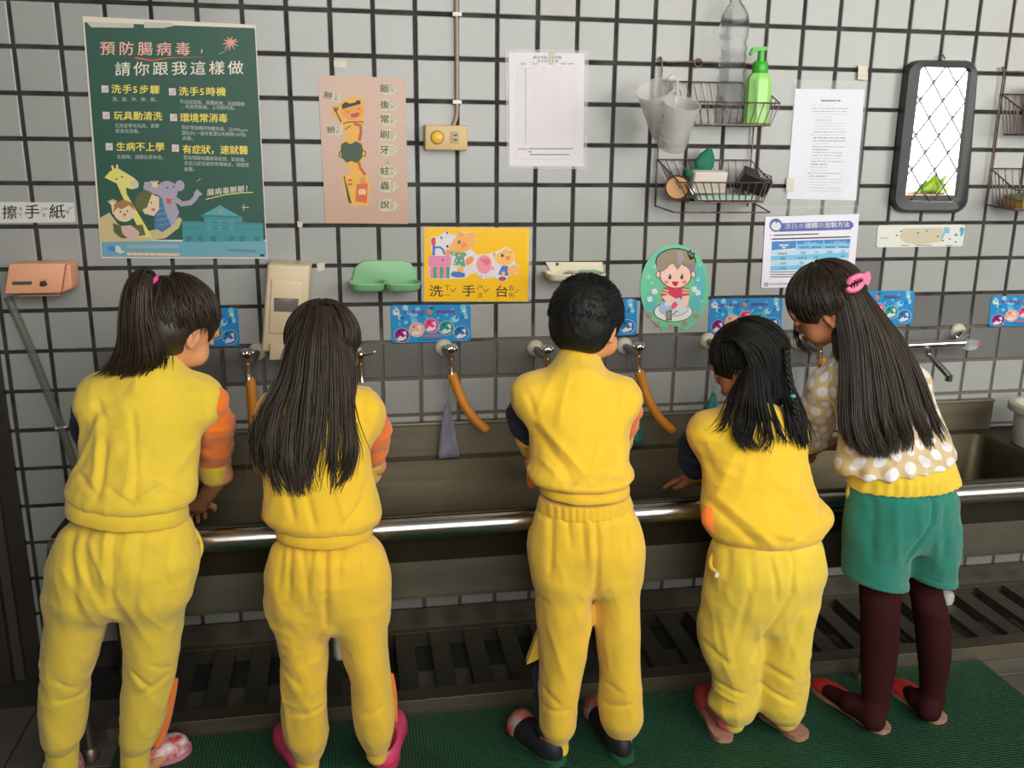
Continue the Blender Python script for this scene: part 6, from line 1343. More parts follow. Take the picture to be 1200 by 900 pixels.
joinhair('hair', [sheet_strands(g2, 760, r=.0017, depth=.024, seed=21, clump=1, lenj=.2, cp=.75, jit=.003), sheet_strands(g2, 130, r=.0014, depth=.02, seed=26, clump=2, lenj=.35, jit=.004), sheet_strands(g2, 60, r=.0011, depth=.03, jit=.012, seed=22, clump=9, tipj=.2), cap_strands(h2, F2, 1.0, (.05, -.35, .9), 500, .05, 1.8, seed=23),
    sheet_strands([[(380, 360, -.52), (382, 354, -.53), (386, 352, -.53)], [(386, 361, -.52), (388, 355, -.53), (390, 356, -.53)]], 30, K=8, r=.0013, seed=24)], M_hair, k2, core)
M_pinkr = mat('pink_rubber_clog', sr(214, 74, 112), .4); M_pinks = mat('pink_clog_sole', sr(190, 60, 100), .5)
shoe('clog', atz(362, 912, 0), atz(330, 862, 0), .078, M_pinkr, M_pinks, k2); shoe('clog', atz(450, 906, 0), atz(463, 845, 0), .080, M_pinkr, M_pinks, k2)

# ---------------------------------------------------------------- child 3: short-haired boy
k3 = root('person', (A_(690, 700, -.6).x, -.62, 0), 'child with short black hair in yellow tracksuit, middle of the five, dark shoes', 'person')
F3 = frame_from(42, 20, 0); h3 = A_(688, 377, -.49)
std_body(k3, F3, h3, 1.0, A_(676, 426, -.53), A_(686, 620, -.61), A_(626, 462, -.52), A_(620, 505, -.42), A_(650, 550, -.28), A_(728, 466, -.52), A_(726, 500, -.42), A_(705, 545, -.28),
    A_(655, 650, -.61), A_(655, 760, -.61), A_(649, 870, -.62), atz(612, 862, .030), A_(718, 650, -.61), A_(727, 760, -.62), A_(726, 866, -.63), atz(706, 840, .030), M_skin, ((.1, .9, -.4), (0, 0, -1), -1, .3, .5), ((-.1, .9, -.4), (0, 0, -1), 1, .3, .5))
def k3_tr(v): v.ell(A_(657, 650, -.645), [.06, .05, .10], None, .03); v.ell(A_(720, 648, -.645), [.06, .05, .10], None, .03)
garment('trousers', [[(586, 635, 737, Yt, .083), (600, 628, 742, Yt, .092), (635, 620, 753, Yt, .096), (665, 623, 752, Yt, .094), (690, 626, 751, -.615, .094)],
    [(670, 623, 692, -.615, .08), (700, 625, 696, -.615, .078), (730, 628, 694, -.615, .073), (775, 632, 684, -.615, .065), (824, 631, 676, -.615, .06), (850, 631, 675, -.615, .057), (862, 636, 668, -.615, .042), (868, 640, 664, -.615, .035)],
    [(670, 690, 752, -.62, .078), (700, 696, 750, -.62, .075), (737, 697, 749, -.62, .070), (787, 704, 749, -.62, .064), (824, 702, 752, -.62, .060), (842, 704, 752, -.62, .057), (855, 709, 747, -.62, .042), (862, 714, 742, -.62, .034)]],
    M_yel, k3, slope=-.05, extra=k3_tr, fY=-.70, seed=21, fl=[(697, 600, 699, 700, .006, -.010), (690, 598, 690, 660, .007, .004), (650, 598, 645, 680, .007, -.005), (665, 598, 668, 640, .006, -.004), (680, 596, 684, 650, .006, -.004), (715, 596, 712, 640, .006, -.004), (730, 598, 732, 650, .007, -.004), (698, 700, 688, 760, .01, -.004), (690, 690, 676, 740, .014, .004), (640, 700, 645, 780, .012, -.003), (636, 820, 662, 836, .007, -.004), (640, 845, 670, 840, .006, -.004), (712, 840, 745, 830, .007, -.004), (715, 812, 735, 820, .007, -.003)])
def pleat(P, N):
    return .0012 * np.sin(P[:, 0] * 420) * np.clip(-N[:, 1] + .4, 0, 1)
garment('elastic_waist', [[(580, 633, 737, Yt, .083), (588, 631, 739, Yt, .086), (596, 630, 741, Yt, .088)]], M_yel2, k3, slope=-.06, h=.0035, nz=(.0008, (20, 20, 8)), fn=pleat, capr=.004)
tubeg('trouser_cuff', [(652, 866, -.615), (653, 876, -.615)], [.030, .029], M_yel2, k3, wr=(.0006, 60)); tubeg('trouser_cuff', [(727, 858, -.62), (728, 866, -.62)], [.030, .028], M_yel2, k3, wr=(.0006, 60))
b = B(); P_ = [A_(630, 744, -.60), A_(617, 779, -.58), A_(633, 772, -.60), A_(640, 750, -.63)]; P2 = [p_ + Vector((.004, .03, 0)) for p_ in P_]
b.add(P_ + P2, [(0, 1, 2, 3), (7, 6, 5, 4), (0, 4, 5, 1), (1, 5, 6, 2), (2, 6, 7, 3), (3, 7, 4, 0)]); b.build('knee_flap', M_yel, k3)
tubeg('side_panel', [(628, 785, -.59), (630, 815, -.59), (632, 845, -.595)], [.010, .011, .008], M_navy, k3, wr=(0, 1), h=.003)
piping('pocket_edge', [(634, 606, -.60), (623, 618, -.60), (620, 638, -.61), (624, 660, -.63)], .0055, M_yel2, k3)
def k3_sh(v): v.cap(V3(A_(678, 424, -.51)), V3(A_(676, 448, -.54)), .046, .062, .04); v.ell(A_(728, 466, -.54), [.042, .055, .045], None, .04); v.ell(A_(622, 464, -.54), [.042, .055, .045], None, .04)
garment('sweatshirt', [[(432, 645, 706, -.53, .055), (442, 622, 726, -.535, .068), (456, 610, 738, -.54, .078), (480, 614, 742, -.55, .088), (510, 621, 736, -.565, .092), (540, 621, 736, -.585, .094), (550, 617, 741, -.60, .10), (558, 619, 742, -.61, .10), (565, 629, 737, -.615, .085)]],
    M_yel, k3, extra=k3_sh, fY=-.67, seed=22, slope=-.01, fl=[(640, 505, 690, 560, .009, .007), (635, 515, 670, 560, .009, -.006), (700, 545, 735, 560, .008, -.006), (655, 560, 700, 562, .006, -.005), (715, 500, 735, 540, .010, -.004), (625, 470, 635, 500, .008, -.004), (735, 460, 728, 490, .008, -.004), (640, 545, 660, 565, .007, .005)])
garment('waistband', [[(565, 634, 736, Yt + .005, .083), (571, 633, 737, Yt, .086), (577, 633, 737, Yt, .087)]], M_yel2, k3, slope=-.03, h=.0035, nz=(.0012, (20, 20, 8)), capr=.004)
collar(A_(680, 430, -.525), .047, .050, .0085, M_yel2, k3, 0, .25)
sl = tubeg('sleeve', [(615, 468, -.52), (610, 485, -.49), (615, 500, -.46), (624, 512, -.43)], [.030, .034, .034, .030], M_navy, k3, seed=23, h=.0035); sl['label'] = 'navy left sleeve'
tubeg('sleeve_cuff', [(618, 514, -.43), (622, 524, -.41)], [.030, .028], M_yel2, k3, wr=(.001, 40)); sl = tubeg('sleeve_patch', [(622, 542, -.49), (624, 568, -.5)], [.014, .012], M_ora, k3); 
sl = tubeg('sleeve', [(736, 466, -.53), (737, 482, -.50), (733, 498, -.47), (731, 506, -.45)], [.026, .030, .030, .026], M_ora, k3, seed=24); sl['label'] = 'orange right sleeve'
tubeg('sleeve_cuff', [(731, 512, -.44), (730, 519, -.42)], [.026, .025], M_yel2, k3, wr=(.001, 40))
core = hair_core(h3, F3, 1.0, [((0, .094, -.030), (.066, .064, .072)), ((.078, .012, -.038), (.028, .026, .044)), ((-.078, .012, -.038), (.028, .026, .044)), ((0, -.03, -.112), (.08, .09, .036))], V3(h3) - .16, V3(h3) + .16, grow=.012, rough=.0012)
def short_hair(c, F, s, n_, seed):
    r_, f, u = F; Rm = np.array([list(r_), list(f), list(u)]); rs_ = np.random.RandomState(seed); P_ = []; W = []
    o = V3(c) + (np.array([0, -.012, .018]) * s) @ Rm
    while len(P_) < n_:
        d = rs_.randn(3); d /= np.linalg.norm(d)
        if d[2] < -.62 or (d[1] > .55 and d[2] < .42) or (d[2] < .0 and d[1] > -.15): continue
        axs = np.array([.073, .086, .080]) * s + .006; rad = 1 / np.sqrt(((d / axs) ** 2).sum()); p0 = d * rad; fl_ = np.array([0, .35, -.75]) * (1 if d[2] < .6 else .25) + rs_.randn(3) * .18; L_ = rs_.uniform(.008, .014) * (.6 if d[2] < -.2 else 1)
        g_ = d * .8 + fl_ * .6; g_ /= np.linalg.norm(g_); t = np.linspace(0, 1, 5)[:, None]; P_.append(o + (p0 + g_ * t * L_ + fl_ * .004 * t * t) @ Rm); W.append(.0016 * (1.1 - np.linspace(0, 1, 5)))
    return np.array(P_), np.array(W)
joinhair('hair', [short_hair(h3, F3, 1.0, 6500, 3)], M_hairb, k3, core)
M_blk = mat('black_slipon', (.012, .013, .02), .55); M_gso = mat('green_sole', sr(40, 90, 60), .5); M_redm = mat('red_grey_print', sr(190, 60, 36), .5, col2=sr(150, 145, 135), vscale=35)
for (h_, t_) in (((655, 893), (601, 856)), ((732, 890), (694, 835))):
    s_ = shoe('shoe', atz(h_[0] + 1, h_[1] + 7, 0), atz(*t_, 0), .076, M_blk, M_gso, k3, clog='full', top=.052); hp, tp = atz(*h_, 0), atz(*t_, 0); d = (tp - hp).normalized(); L = (tp - hp).length; v = Vol(V3(tp) - .1, V3(tp) + .1, .003); sd_ = d.cross(Vector((0, 0, 1)))
    v.ell(Vector((hp.x, hp.y, .026)) + d * L * .80, [.041, L * .24, .052], [list(sd_), list(d), [0, 0, 1]], .01); v.a[:, :, v.ax[2] < .02] = v.band; o = emit('toe_cap', v.mesh(), M_redm, s_)

# ---------------------------------------------------------------- child 4: hair in side braids
k4 = root('person', (A_(885, 700, -.6).x, -.62, 0), 'child in loose yellow tracksuit with a thin side braid and red slippers', 'person')
F4 = frame_from(-52, 26, -6); h4 = A_(876, 424, -.48)
std_body(k4, F4, h4, 1.0, A_(880, 468, -.52), A_(890, 660, -.61), A_(828, 505, -.50), A_(812, 545, -.40), A_(822, 560, -.325), A_(925, 505, -.52), A_(935, 560, -.42), A_(900, 590, -.28),
    A_(865, 680, -.60), A_(850, 770, -.59), A_(858, 848, -.60), atz(828, 812, .028), A_(925, 680, -.61), A_(918, 770, -.62), A_(928, 848, -.63), atz(895, 832, .028), M_skin2, ((-.35, .75, -.25), (.2, 0, -1), -1, .9, .25, 1.1), ((-.1, .9, -.4), (0, 0, -1), 1, .3, .5), lr=.8)
def k4_tr(v): v.ell(A_(880, 670, -.66), [.075, .05, .08], None, .03); v.ell(A_(932, 672, -.66), [.065, .05, .08], None, .03); v.ell(A_(845, 735, -.60), [.05, .06, .07], None, .03)
garment('trousers', [[(622, 846, 958, Yt, .085), (640, 836, 961, Yt, .10), (665, 830, 962, Yt, .108), (700, 824, 959, Yt, .106), (735, 821, 952, -.615, .098)],
    [(700, 824, 905, -.60, .085), (735, 820, 898, -.60, .082), (768, 823, 890, -.60, .075), (790, 836, 886, -.605, .066), (815, 836, 885, -.605, .06), (826, 830, 884, -.605, .06), (838, 842, 880, -.605, .045), (845, 850, 874, -.605, .035)],
    [(700, 892, 959, -.625, .08), (735, 890, 951, -.625, .076), (768, 888, 947, -.625, .070), (795, 890, 945, -.625, .064), (822, 887, 942, -.625, .062), (834, 893, 939, -.625, .055), (842, 902, 934, -.625, .042)]],
    M_yelg, k4, slope=-.03, extra=k4_tr, fY=-.70, seed=31, fl=[(926, 640, 922, 690, .006, -.008), (922, 690, 888, 780, .007, -.009), (880, 650, 868, 760, .010, -.005), (862, 640, 850, 700, .008, -.005), (900, 645, 905, 700, .007, -.005), (850, 720, 862, 790, .010, .005), (836, 768, 860, 785, .008, -.005), (845, 815, 878, 822, .006, -.006), (895, 812, 935, 828, .006, -.006), (905, 790, 932, 800, .008, -.005), (940, 700, 925, 780, .010, -.004), (835, 825, 870, 832, .005, .005)])
tubeg('trouser_cuff', [(862, 838, -.605), (860, 846, -.605)], [.030, .028], M_yelg2, k4, wr=(.0006, 60)); tubeg('trouser_cuff', [(920, 836, -.625), (921, 842, -.625)], [.034, .032], M_yelg2, k4, wr=(.0006, 60))
piping('pocket_edge', [(840, 642, -.62), (833, 655, -.63), (834, 666, -.65), (844, 672, -.67)], .0055, M_yelg2, k4)
slabobj('care_tag', A_(840, 674, -.685), .010, .002, .012, M_pale, k4, bev=.0008)
def k4_sh(v): v.cap(V3(A_(880, 468, -.52)), V3(A_(882, 490, -.55)), .04, .065, .04); v.ell(A_(828, 508, -.53), [.038, .05, .045], None, .04); v.ell(A_(925, 505, -.55), [.04, .05, .045], None, .04); v.ell(A_(958, 604, -.60), [.028, .05, .03], None, .03)
garment('sweatshirt', [[(478, 848, 912, -.54, .055), (490, 822, 932, -.545, .07), (510, 812, 940, -.555, .08), (535, 822, 944, -.565, .088), (560, 824, 950, -.58, .092), (585, 824, 958, -.595, .10), (604, 824, 966, -.61, .108), (620, 828, 964, -.615, .105), (630, 842, 952, -.615, .09)]],
    M_yel, k4, extra=k4_sh, fY=-.67, seed=32, slope=-.02, fl=[(850, 590, 900, 632, .010, .007), (838, 595, 880, 632, .009, -.007), (900, 560, 950, 590, .012, .005), (915, 590, 950, 605, .010, -.005), (835, 530, 850, 570, .010, -.005), (940, 610, 910, 630, .008, -.005), (870, 520, 900, 560, .014, -.003), (880, 610, 930, 625, .008, .004)])
garment('waistband', [[(624, 846, 950, Yt, .084), (634, 846, 952, Yt, .085)]], M_yelg2, k4, slope=-.03, h=.004, capr=.003)
sl = tubeg('sleeve', [(822, 502, -.51), (812, 522, -.47), (812, 538, -.43), (815, 548, -.40)], [.032, .036, .036, .032], M_navy, k4, seed=33); sl['label'] = 'dark navy left sleeve'
tubeg('sleeve_cuff', [(806, 538, -.385), (816, 556, -.365)], [.024, .022], M_yel2, k4, wr=(.001, 40))
tubeg('side_panel', [(829, 598, -.63), (830, 612, -.64), (834, 620, -.64)], [.013, .014, .010], M_ora, k4)
core = hair_core(h4, F4, 1.0, [((0, .092, -.045), (.064, .060, .076)), ((-.078, .014, -.034), (.026, .024, .040)), ((.07, .05, -.05), (.03, .04, .05))], V3(h4) - .18, V3(h4) + .16, extra=lambda v, L, R: v.ell(A_(892, 462, -.54), [.062, .04, .05], None, .03))
gA = [[(878, 424, -.545), (856, 460, -.54), (852, 480, -.575), (846, 498, -.60), (838, 508, -.61)], [(880, 418, -.56), (873, 460, -.605), (866, 492, -.61), (868, 515, -.64), (880, 530, -.655)],
      [(880, 415, -.565), (882, 465, -.615), (882, 495, -.62), (878, 515, -.645), (888, 528, -.655)], [(888, 415, -.57), (893, 468, -.62), (898, 500, -.63), (900, 515, -.65), (892, 532, -.66)],
      [(897, 415, -.57), (904, 468, -.615), (914, 500, -.63), (920, 515, -.645), (922, 522, -.65)]]
gB = [[(905, 430, -.52), (915, 455, -.56), (922, 480, -.60), (926, 502, -.62), (930, 520, -.63)], [(915, 430, -.51), (925, 455, -.555), (932, 480, -.59), (937, 505, -.61), (938, 525, -.62)], [(920, 435, -.50), (931, 458, -.54), (940, 482, -.57), (945, 505, -.59), (944, 524, -.60)]]
gC = [[(850, 388, -.49), (872, 378, -.53), (900, 392, -.555), (914, 425, -.575), (915, 465, -.60)], [(846, 402, -.50), (868, 396, -.55), (893, 408, -.575), (903, 438, -.59), (905, 470, -.61)], [(858, 396, -.54), (868, 404, -.57), (878, 424, -.575), (888, 446, -.59), (890, 476, -.61)]]
joinhair('hair', [sheet_strands(gA, 170, r=.0014, depth=.012, seed=31, clump=1, lenj=.3, jit=.005), sheet_strands(gB, 330, r=.0018, depth=.03, seed=32, clump=2), sheet_strands(gC, 420, r=.0016, depth=.012, seed=34, clump=5), cap_strands(h4, F4, 1.0, (-.1, -.1, 1), 450, .05, 1.8, seed=33)], M_hairb, k4, core)
b = B(); pts = catmull([A_(919, 408, -.56), A_(921, 430, -.585), A_(926, 455, -.60), A_(930, 478, -.605), A_(933, 495, -.60)], 8)
for s_ in range(3): b.tube([p_ + Vector((.0052 * math.sin(i * .78 + s_ * 2.09), -.010 + .0035 * math.sin(2 * (i * .78 + s_ * 2.09)), 0)) for i, p_ in enumerate(pts)], .0042, 8)
b.build('braid', M_hairb, k4, True)
b = B(); b.lathe([(.005, -.004), (.0075, 0), (.005, .004)], A_(929, 464, -.615), (.1, 0, 1), 12); b.build('hair_tie', mat('teal_elastic', (.05, .45, .40), .4), k4, True)
M_redsl = mat('red_slipper', sr(200, 70, 78), .6); M_cork = mat('tan_sole', sr(170, 125, 105), .8, var=.2, vscale=80); M_pskin = mat('pink_sock', sr(190, 92, 100), .8)
shoe('slipper', atz(848, 872, 0), atz(822, 814, 0), .076, M_redsl, M_cork, k4, clog='slipper'); shoe('slipper', atz(940, 870, 0), atz(890, 832, 0), .076, M_redsl, M_cork, k4, clog='slipper')
for (p0, p1) in (((852, 844), (830, 820)), ((922, 846), (900, 834))):
    a, c_ = atz(*p0, .04), atz(*p1, .036); v = Vol(np.minimum(V3(a), V3(c_)) - .06, np.maximum(V3(a), V3(c_)) + .08, .003); v.cap(a, c_, .026, .022, .01); v.cap(a, a + Vector((0, .005, .05)), .026, .024, .01); v.a[:, :, v.ax[2] < .022] = v.band; emit('sock', v.mesh(), M_pskin, k4)

# ---------------------------------------------------------------- child 5: dotted blouse, teal shorts
k5 = root('person', (A_(1055, 700, -.6).x, -.62, 0), 'child with a pink hair clip, dotted blouse, teal shorts and dark tights', 'person')
F5 = frame_from(-58, 34, -8); h5 = A_(967, 357, -.47)
std_body(k5, F5, h5, 1.0, A_(1000, 400, -.52), A_(1058, 590, -.61), A_(985, 445, -.50), A_(962, 500, -.42), A_(948, 535, -.30), A_(1060, 450, -.52), A_(1040, 520, -.42), A_(965, 520, -.34),
    A_(1032, 640, -.61), A_(1032, 745, -.61), A_(1025, 828, -.62), atz(962, 808, .024), A_(1085, 640, -.61), A_(1092, 745, -.62), A_(1092, 822, -.625), atz(1050, 796, .024), M_skin2, ((-.6, .6, -.4), (0, 0, -1), -1, .4, .3, 1.0), ((-.9, .3, -.3), (0, 0, -1), 1, .3, .5), lr=.66)
def k5_t(nm, rows, sd_, hl, tt):
    a, c_ = atz(hl[0] - 12, hl[1] - 17, .043), atz(tt[0] + 20, tt[1] + 6, .034); mid = a.lerp(c_, .5) + Vector((0, 0, .006)); ak = at(rows[-2][1] * .5 + rows[-2][2] * .5, rows[-2][0], rows[-2][3])
    def ex(v): v.cap(a, mid, .025, .026, .015); v.cap(mid, c_, .026, .020, .01); v.cap(ak, a, .026, .025, .02); v.cap(ak, mid, .024, .022, .02); v.a[:, :, v.ax[2] < .0205] = v.band
    return garment(nm, [rows], fabric('maroon_tights', (.036, .006, .007), 0), k5, h=.004, nz=(.0006, (10, 10, 6)), nz2=(.0002, (50, 50, 50)), seed=sd_, extra=ex, ext=(a, c_))
k5_t('tights', [(640, 1010, 1054, -.60, .045), (690, 1009, 1054, -.605, .048), (715, 1011, 1051, -.61, .048), (731, 1011, 1051, -.61, .046), (757, 1011, 1050, -.61, .046), (784, 1011, 1047, -.615, .042), (812, 1011, 1041, -.62, .034), (828, 1012, 1040, -.62, .030), (834, 1013, 1038, -.62, .026)], 41, (1036, 861), (952, 805))
k5_t('tights', [(640, 1068, 1100, -.60, .045), (690, 1068, 1101, -.60, .045), (712, 1072, 1107, -.615, .046), (731, 1075, 1110, -.615, .046), (765, 1078, 1111, -.62, .044), (790, 1080, 1108, -.62, .038), (806, 1080, 1104, -.62, .032), (820, 1080, 1104, -.62, .028), (826, 1082, 1103, -.62, .025)], 42, (1101, 850), (1046, 806))
M_tight = MATS['maroon_tights']
M_redflat = mat('bright_red_insole', sr(200, 50, 44), .6, var=.15, vscale=40)
for (hl, tt) in (((1036, 861), (952, 805)), ((1101, 850), (1046, 806))):
    shoe('slipper', atz(*hl, 0), atz(*tt, 0), .078, M_redflat, M_cork, k5, clog='slipper', thick=.012, top=.030)
def k5_sf(P, N): return np.zeros(len(P))
garment('shorts', [[(562, 1000, 1117, Yt, .085), (580, 996, 1119, Yt, .094), (610, 992, 1121, Yt, .102), (640, 990, 1121, Yt, .102)],
    [(615, 992, 1068, -.61, .088), (640, 989, 1064, -.61, .086), (664, 989, 1061, -.61, .080), (676, 990, 1060, -.61, .078)],
    [(615, 1052, 1121, -.615, .088), (640, 1060, 1121, -.615, .084), (660, 1063, 1117, -.615, .078), (672, 1064, 1115, -.615, .076)]],
    M_teal, k5, slope=.02, fY=-.70, seed=43, capr=.004, fl=[(1091, 575, 1089, 610, .006, -.008), (1089, 610, 1063, 664, .006, -.009), (1030, 580, 1028, 660, .009, -.005), (1015, 575, 1010, 640, .008, .004), (1050, 590, 1052, 660, .010, .005), (1105, 590, 1108, 650, .009, -.004), (1072, 580, 1078, 630, .010, .004), (1120, 655, 1100, 662, .005, -.004)])
for rows in ([(672, 990, 1060, -.61, .080), (679, 991, 1060, -.61, .080)], [(669, 1064, 1115, -.615, .078), (676, 1065, 1114, -.615, .078)]): garment('hem', [rows], M_teal, k5, slope=.12 if rows[0][1] < 1000 else .06, h=.003, nz=(.0003, (20, 20, 8)), nz2=(.0002, (50, 50, 50)), capr=.002)
garment('waistband', [[(538, 1004, 1112, Yt + .01, .092), (552, 1000, 1116, Yt, .098), (566, 996, 1121, Yt, .100)]], M_yelg2, k5, slope=-.10, h=.0035, nz=(.0015, (18, 18, 8)), capr=.003, fn=lambda P, N: .0012 * np.sin(P[:, 0] * 300))
tubeg('shirt_tail', [(999, 566, -.60), (998, 578, -.605), (997, 590, -.605)], [.010, .012, .005], M_yelg, k5, h=.003)
# blouse with a regular spot lattice wrapped round it
def dotmat(name):
    m_ = bpy.data.materials.new(name); m_.use_nodes = True; nt = m_.node_tree; n = nt.nodes; b_ = n['Principled BSDF']
    uv = n.new('ShaderNodeAttribute'); uv.attribute_name = 'wrap'
    def lattice(off):
        a = n.new('ShaderNodeVectorMath'); a.operation = 'ADD'; a.inputs[1].default_value = off; nt.links.new(uv.outputs['Vector'], a.inputs[0])
        f = n.new('ShaderNodeVectorMath'); f.operation = 'FRACTION'; nt.links.new(a.outputs[0], f.inputs[0])
        s_ = n.new('ShaderNodeVectorMath'); s_.operation = 'SUBTRACT'; s_.inputs[1].default_value = (.5, .5, 0); nt.links.new(f.outputs[0], s_.inputs[0])
        m2 = n.new('ShaderNodeVectorMath'); m2.operation = 'MULTIPLY'; m2.inputs[1].default_value = (1, 1.7, 0); nt.links.new(s_.outputs[0], m2.inputs[0])
        l = n.new('ShaderNodeVectorMath'); l.operation = 'LENGTH'; nt.links.new(m2.outputs[0], l.inputs[0]); return l.outputs['Value']
    a, c = lattice((0, 0, 0)), lattice((.5, .5, 0)); mn = n.new('ShaderNodeMath'); mn.operation = 'MINIMUM'; nt.links.new(a, mn.inputs[0]); nt.links.new(c, mn.inputs[1])
    lt = n.new('ShaderNodeMath'); lt.operation = 'LESS_THAN'; lt.inputs[1].default_value = .33; nt.links.new(mn.outputs[0], lt.inputs[0])
    mx = n.new('ShaderNodeMix'); mx.data_type = 'RGBA'; mx.inputs[6].default_value = (.60, .46, .24, 1); mx.inputs[7].default_value = (.74, .70, .72, 1); nt.links.new(lt.outputs[0], mx.inputs[0]); nt.links.new(mx.outputs[2], b_.inputs['Base Color'])
    b_.inputs['Roughness'].default_value = .6; b_.inputs['Sheen Weight'].default_value = .3; return m_
M_dot = dotmat('sheer_dotted_gauze')
def wrap(o, a, c_, period=.040):
    a, c_ = V3(a), V3(c_); ax_ = (c_ - a) / np.linalg.norm(c_ - a); me = o.data; P = np.empty(len(me.vertices) * 3); me.vertices.foreach_get('co', P); P = P.reshape(-1, 3); D = P - a; t = D @ ax_
    e1 = np.cross(ax_, [0, 1, 0]); e1 /= np.linalg.norm(e1); e2 = np.cross(ax_, e1); th = np.arctan2(D @ e1, D @ e2 * 1.0); rad = .055 if o.name.startswith('sleeve') else .105
    rad = max(1, round(2 * math.pi * rad / period)) * period / (2 * math.pi); U = th * rad / period; Vv = t / (period * 1.7)
    at_ = me.attributes.new('wrap', 'FLOAT_VECTOR', 'POINT'); at_.data.foreach_set('vector', np.stack([U, Vv, 0 * U], 1).astype(np.float32).ravel())
def ruf(P, N):
    px_, py_ = pxof(P); z = P[:, 2]; zl = z.min(); return .007 * np.sin(P[:, 0] * 150 + 2 * noise(P, (30, 30, 10), 3)) * np.clip(1 - (z - zl) / .05, 0, 1)
def k5_sh(v): v.cap(V3(A_(1000, 405, -.51)), V3(A_(1015, 440, -.54)), .04, .07, .04); v.ell(A_(988, 440, -.52), [.045, .05, .05], None, .04); v.ell(A_(1062, 448, -.54), [.045, .05, .05], None, .04)
bl = garment('blouse', [[(425, 985, 1050, -.53, .06), (445, 975, 1078, -.54, .075), (470, 980, 1088, -.55, .082), (495, 986, 1096, -.565, .085), (515, 986, 1104, -.58, .09), (532, 984, 1110, -.60, .10), (544, 988, 1114, -.61, .106)]],
    M_dot, k5, slope=-.21, extra=k5_sh, fY=-.67, seed=44, fl=[(1000, 520, 1010, 560, .008, -.005), (1080, 500, 1095, 540, .008, -.004), (1040, 530, 1045, 552, .007, -.004)], fn=ruf, capr=.004, h=.004)
wrap(bl, A_(1020, 430, -.57), A_(1055, 560, -.6))
sl = tubeg('sleeve', [(982, 436, -.52), (968, 452, -.49), (960, 475, -.455), (962, 495, -.43), (956, 515, -.40)], [.036, .046, .046, .036, .030], M_dot, k5, seed=45, wr=(.0015, 30)); wrap(sl, A_(982, 436, -.52), A_(956, 515, -.40), .040)
sl = tubeg('sleeve', [(1070, 450, -.53), (1062, 485, -.48), (1045, 510, -.43)], [.04, .042, .035], M_dot, k5, seed=46); wrap(sl, A_(1070, 450, -.53), A_(1045, 510, -.43), .040)
tubeg('sleeve_cuff', [(946, 526, -.375), (962, 522, -.385)], [.016, .016], M_yelg2, k5)
tubeg('undershirt', [(996, 470, -.555), (998, 500, -.56), (1000, 530, -.57)], [.03, .032, .034], fabric('beige_undershirt', (.48, .36, .16)), k5)
b = B(); c = A_(978, 514, -.36); b.tube([c + Vector((.004 * math.sin(a) + .0, .022 * math.cos(a), .022 * math.sin(a))) for a in [i * math.pi / 8 for i in range(17)]], .0022, 6); b.build('bracelet', mat('dark_cord', (.01, .01, .02), .5), k5, True)
core = hair_core(h5, F5, 1.0, [((0, .092, -.050), (.064, .060, .070)), ((-.078, .012, -.038), (.024, .022, .034))], V3(h5) - [.19, .19, .2], V3(h5) + .17, extra=lambda v, L, R: v.ell(A_(1002, 400, -.54), [.055, .045, .075], None, .03))
g5 = [[(975, 340, -.53), (982, 375, -.55), (987, 410, -.565), (989, 445, -.585), (990, 480, -.61), (994, 508, -.63), (1010, 530, -.65)],
      [(983, 332, -.54), (993, 372, -.565), (999, 410, -.585), (1001, 450, -.61), (1002, 490, -.64), (1010, 518, -.655), (1022, 534, -.665)],
      [(990, 328, -.54), (1004, 370, -.575), (1012, 410, -.595), (1015, 450, -.62), (1018, 490, -.645), (1028, 520, -.66), (1037, 537, -.67)],
      [(997, 326, -.54), (1013, 368, -.575), (1023, 408, -.60), (1030, 448, -.625), (1036, 488, -.65), (1044, 515, -.66), (1044, 532, -.67)],
      [(1003, 328, -.53), (1022, 366, -.57), (1036, 405, -.60), (1047, 445, -.625), (1055, 485, -.65), (1062, 512, -.66), (1060, 530, -.67)],
      [(1008, 332, -.52), (1030, 368, -.56), (1050, 405, -.59), (1064, 445, -.615), (1074, 482, -.64), (1084, 508, -.65), (1088, 526, -.66)],
      [(1011, 338, -.51), (1036, 370, -.545), (1060, 403, -.575), (1078, 440, -.60), (1090, 475, -.625), (1098, 500, -.64), (1104, 517, -.65)]]
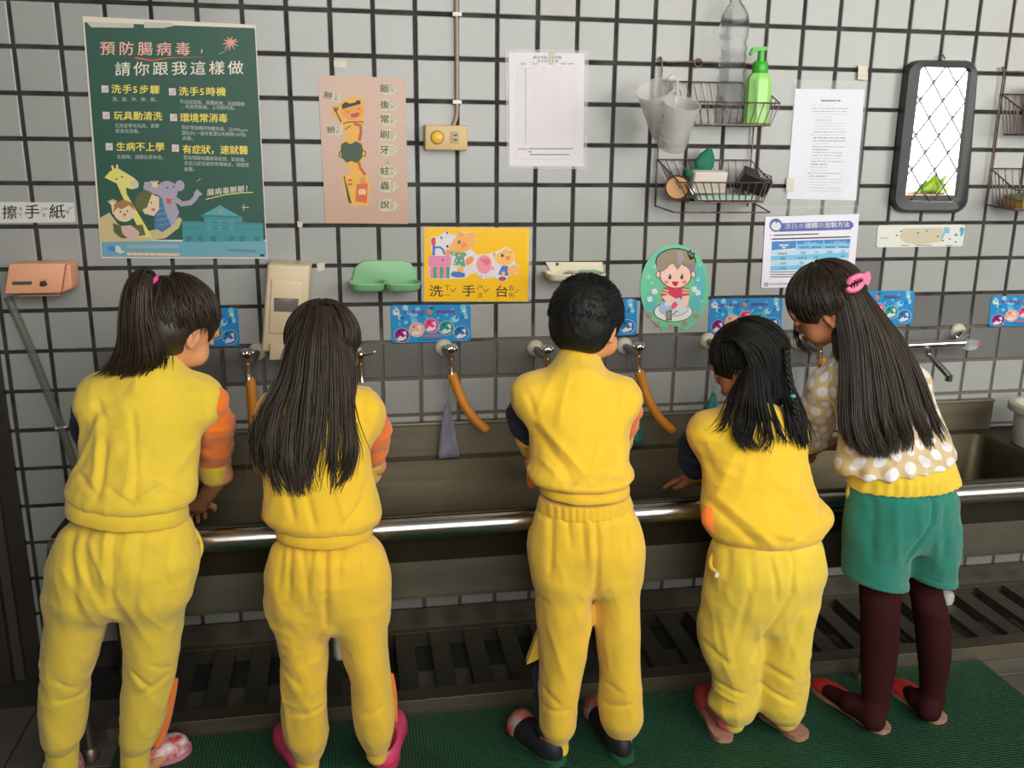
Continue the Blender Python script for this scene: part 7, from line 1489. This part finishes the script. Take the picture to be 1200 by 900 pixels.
joinhair('hair', [sheet_strands(g5, 1350, r=.0018, depth=.028, seed=51, clump=1, lenj=.16, cp=1.7), sheet_strands(g5, 50, r=.001, depth=.03, jit=.01, seed=52, clump=9), cap_strands(h5, F5, 1.0, (0, -.2, 1), 520, .05, 1.9, seed=53),
    sheet_strands([[(932, 362, -.41), (931, 385, -.39), (934, 405, -.385), (950, 418, -.40)], [(938, 362, -.42), (937, 385, -.40), (940, 400, -.40), (955, 415, -.41)]], 26, r=.0009, depth=.006, seed=54),
    sheet_strands([[(985, 375, -.53), (992, 420, -.56), (988, 480, -.60), (1002, 520, -.63), (1012, 535, -.64)], [(990, 375, -.54), (996, 420, -.57), (994, 480, -.61), (1008, 515, -.64), (1020, 540, -.65)]], 30, r=.001, depth=.006, seed=55)], M_hair, k5, core)
cc = A_(1001, 331, -.585); v = Vol(V3(cc) - .05, V3(cc) + .05, .0016); ax5 = Vector((.85, -.1, .35)).normalized()
M_clip = mat('pink_claw_clip', sr(238, 120, 160), .3, sss=.2); b = B()
for s_ in (1, -1):
    base = cc + Vector((0, -.004, 0))
    b.tube(catmull([base + ax5 * -.020 + Vector((0, 0, .004 * s_)), base + ax5 * -.012 + Vector((0, -.004, .014 * s_)), base + ax5 * .006 + Vector((0, -.006, .015 * s_)), base + ax5 * .020 + Vector((0, -.002, .007 * s_))], 5), [.003] + [.0048] * 14 + [.003], 8, flat=1.4)
    for k in range(5): q = base + ax5 * (-.014 + k * .007) + Vector((0, -.005, .012 * s_)); b.tube([q, q - Vector((0, -.002, .009 * s_))], [.0022, .0012], 6)
b.add(*(lambda q: ([q + Vector(w) for w in ((0, -.004, -.010), (.016, -.002, -.016), (.021, 0, .002), (.014, -.002, .018), (-.002, -.004, .010), (0, .003, -.010), (.016, .004, -.016), (.021, .005, .002), (.014, .004, .018), (-.002, .003, .010))], [(0, 1, 2, 3, 4), (9, 8, 7, 6, 5), (0, 5, 6, 1), (1, 6, 7, 2), (2, 7, 8, 3), (3, 8, 9, 4), (4, 9, 5, 0)]))(cc + ax5 * .018 + Vector((0, -.006, .003))))
b.build('hair_clip', M_clip, k5, angle=60)
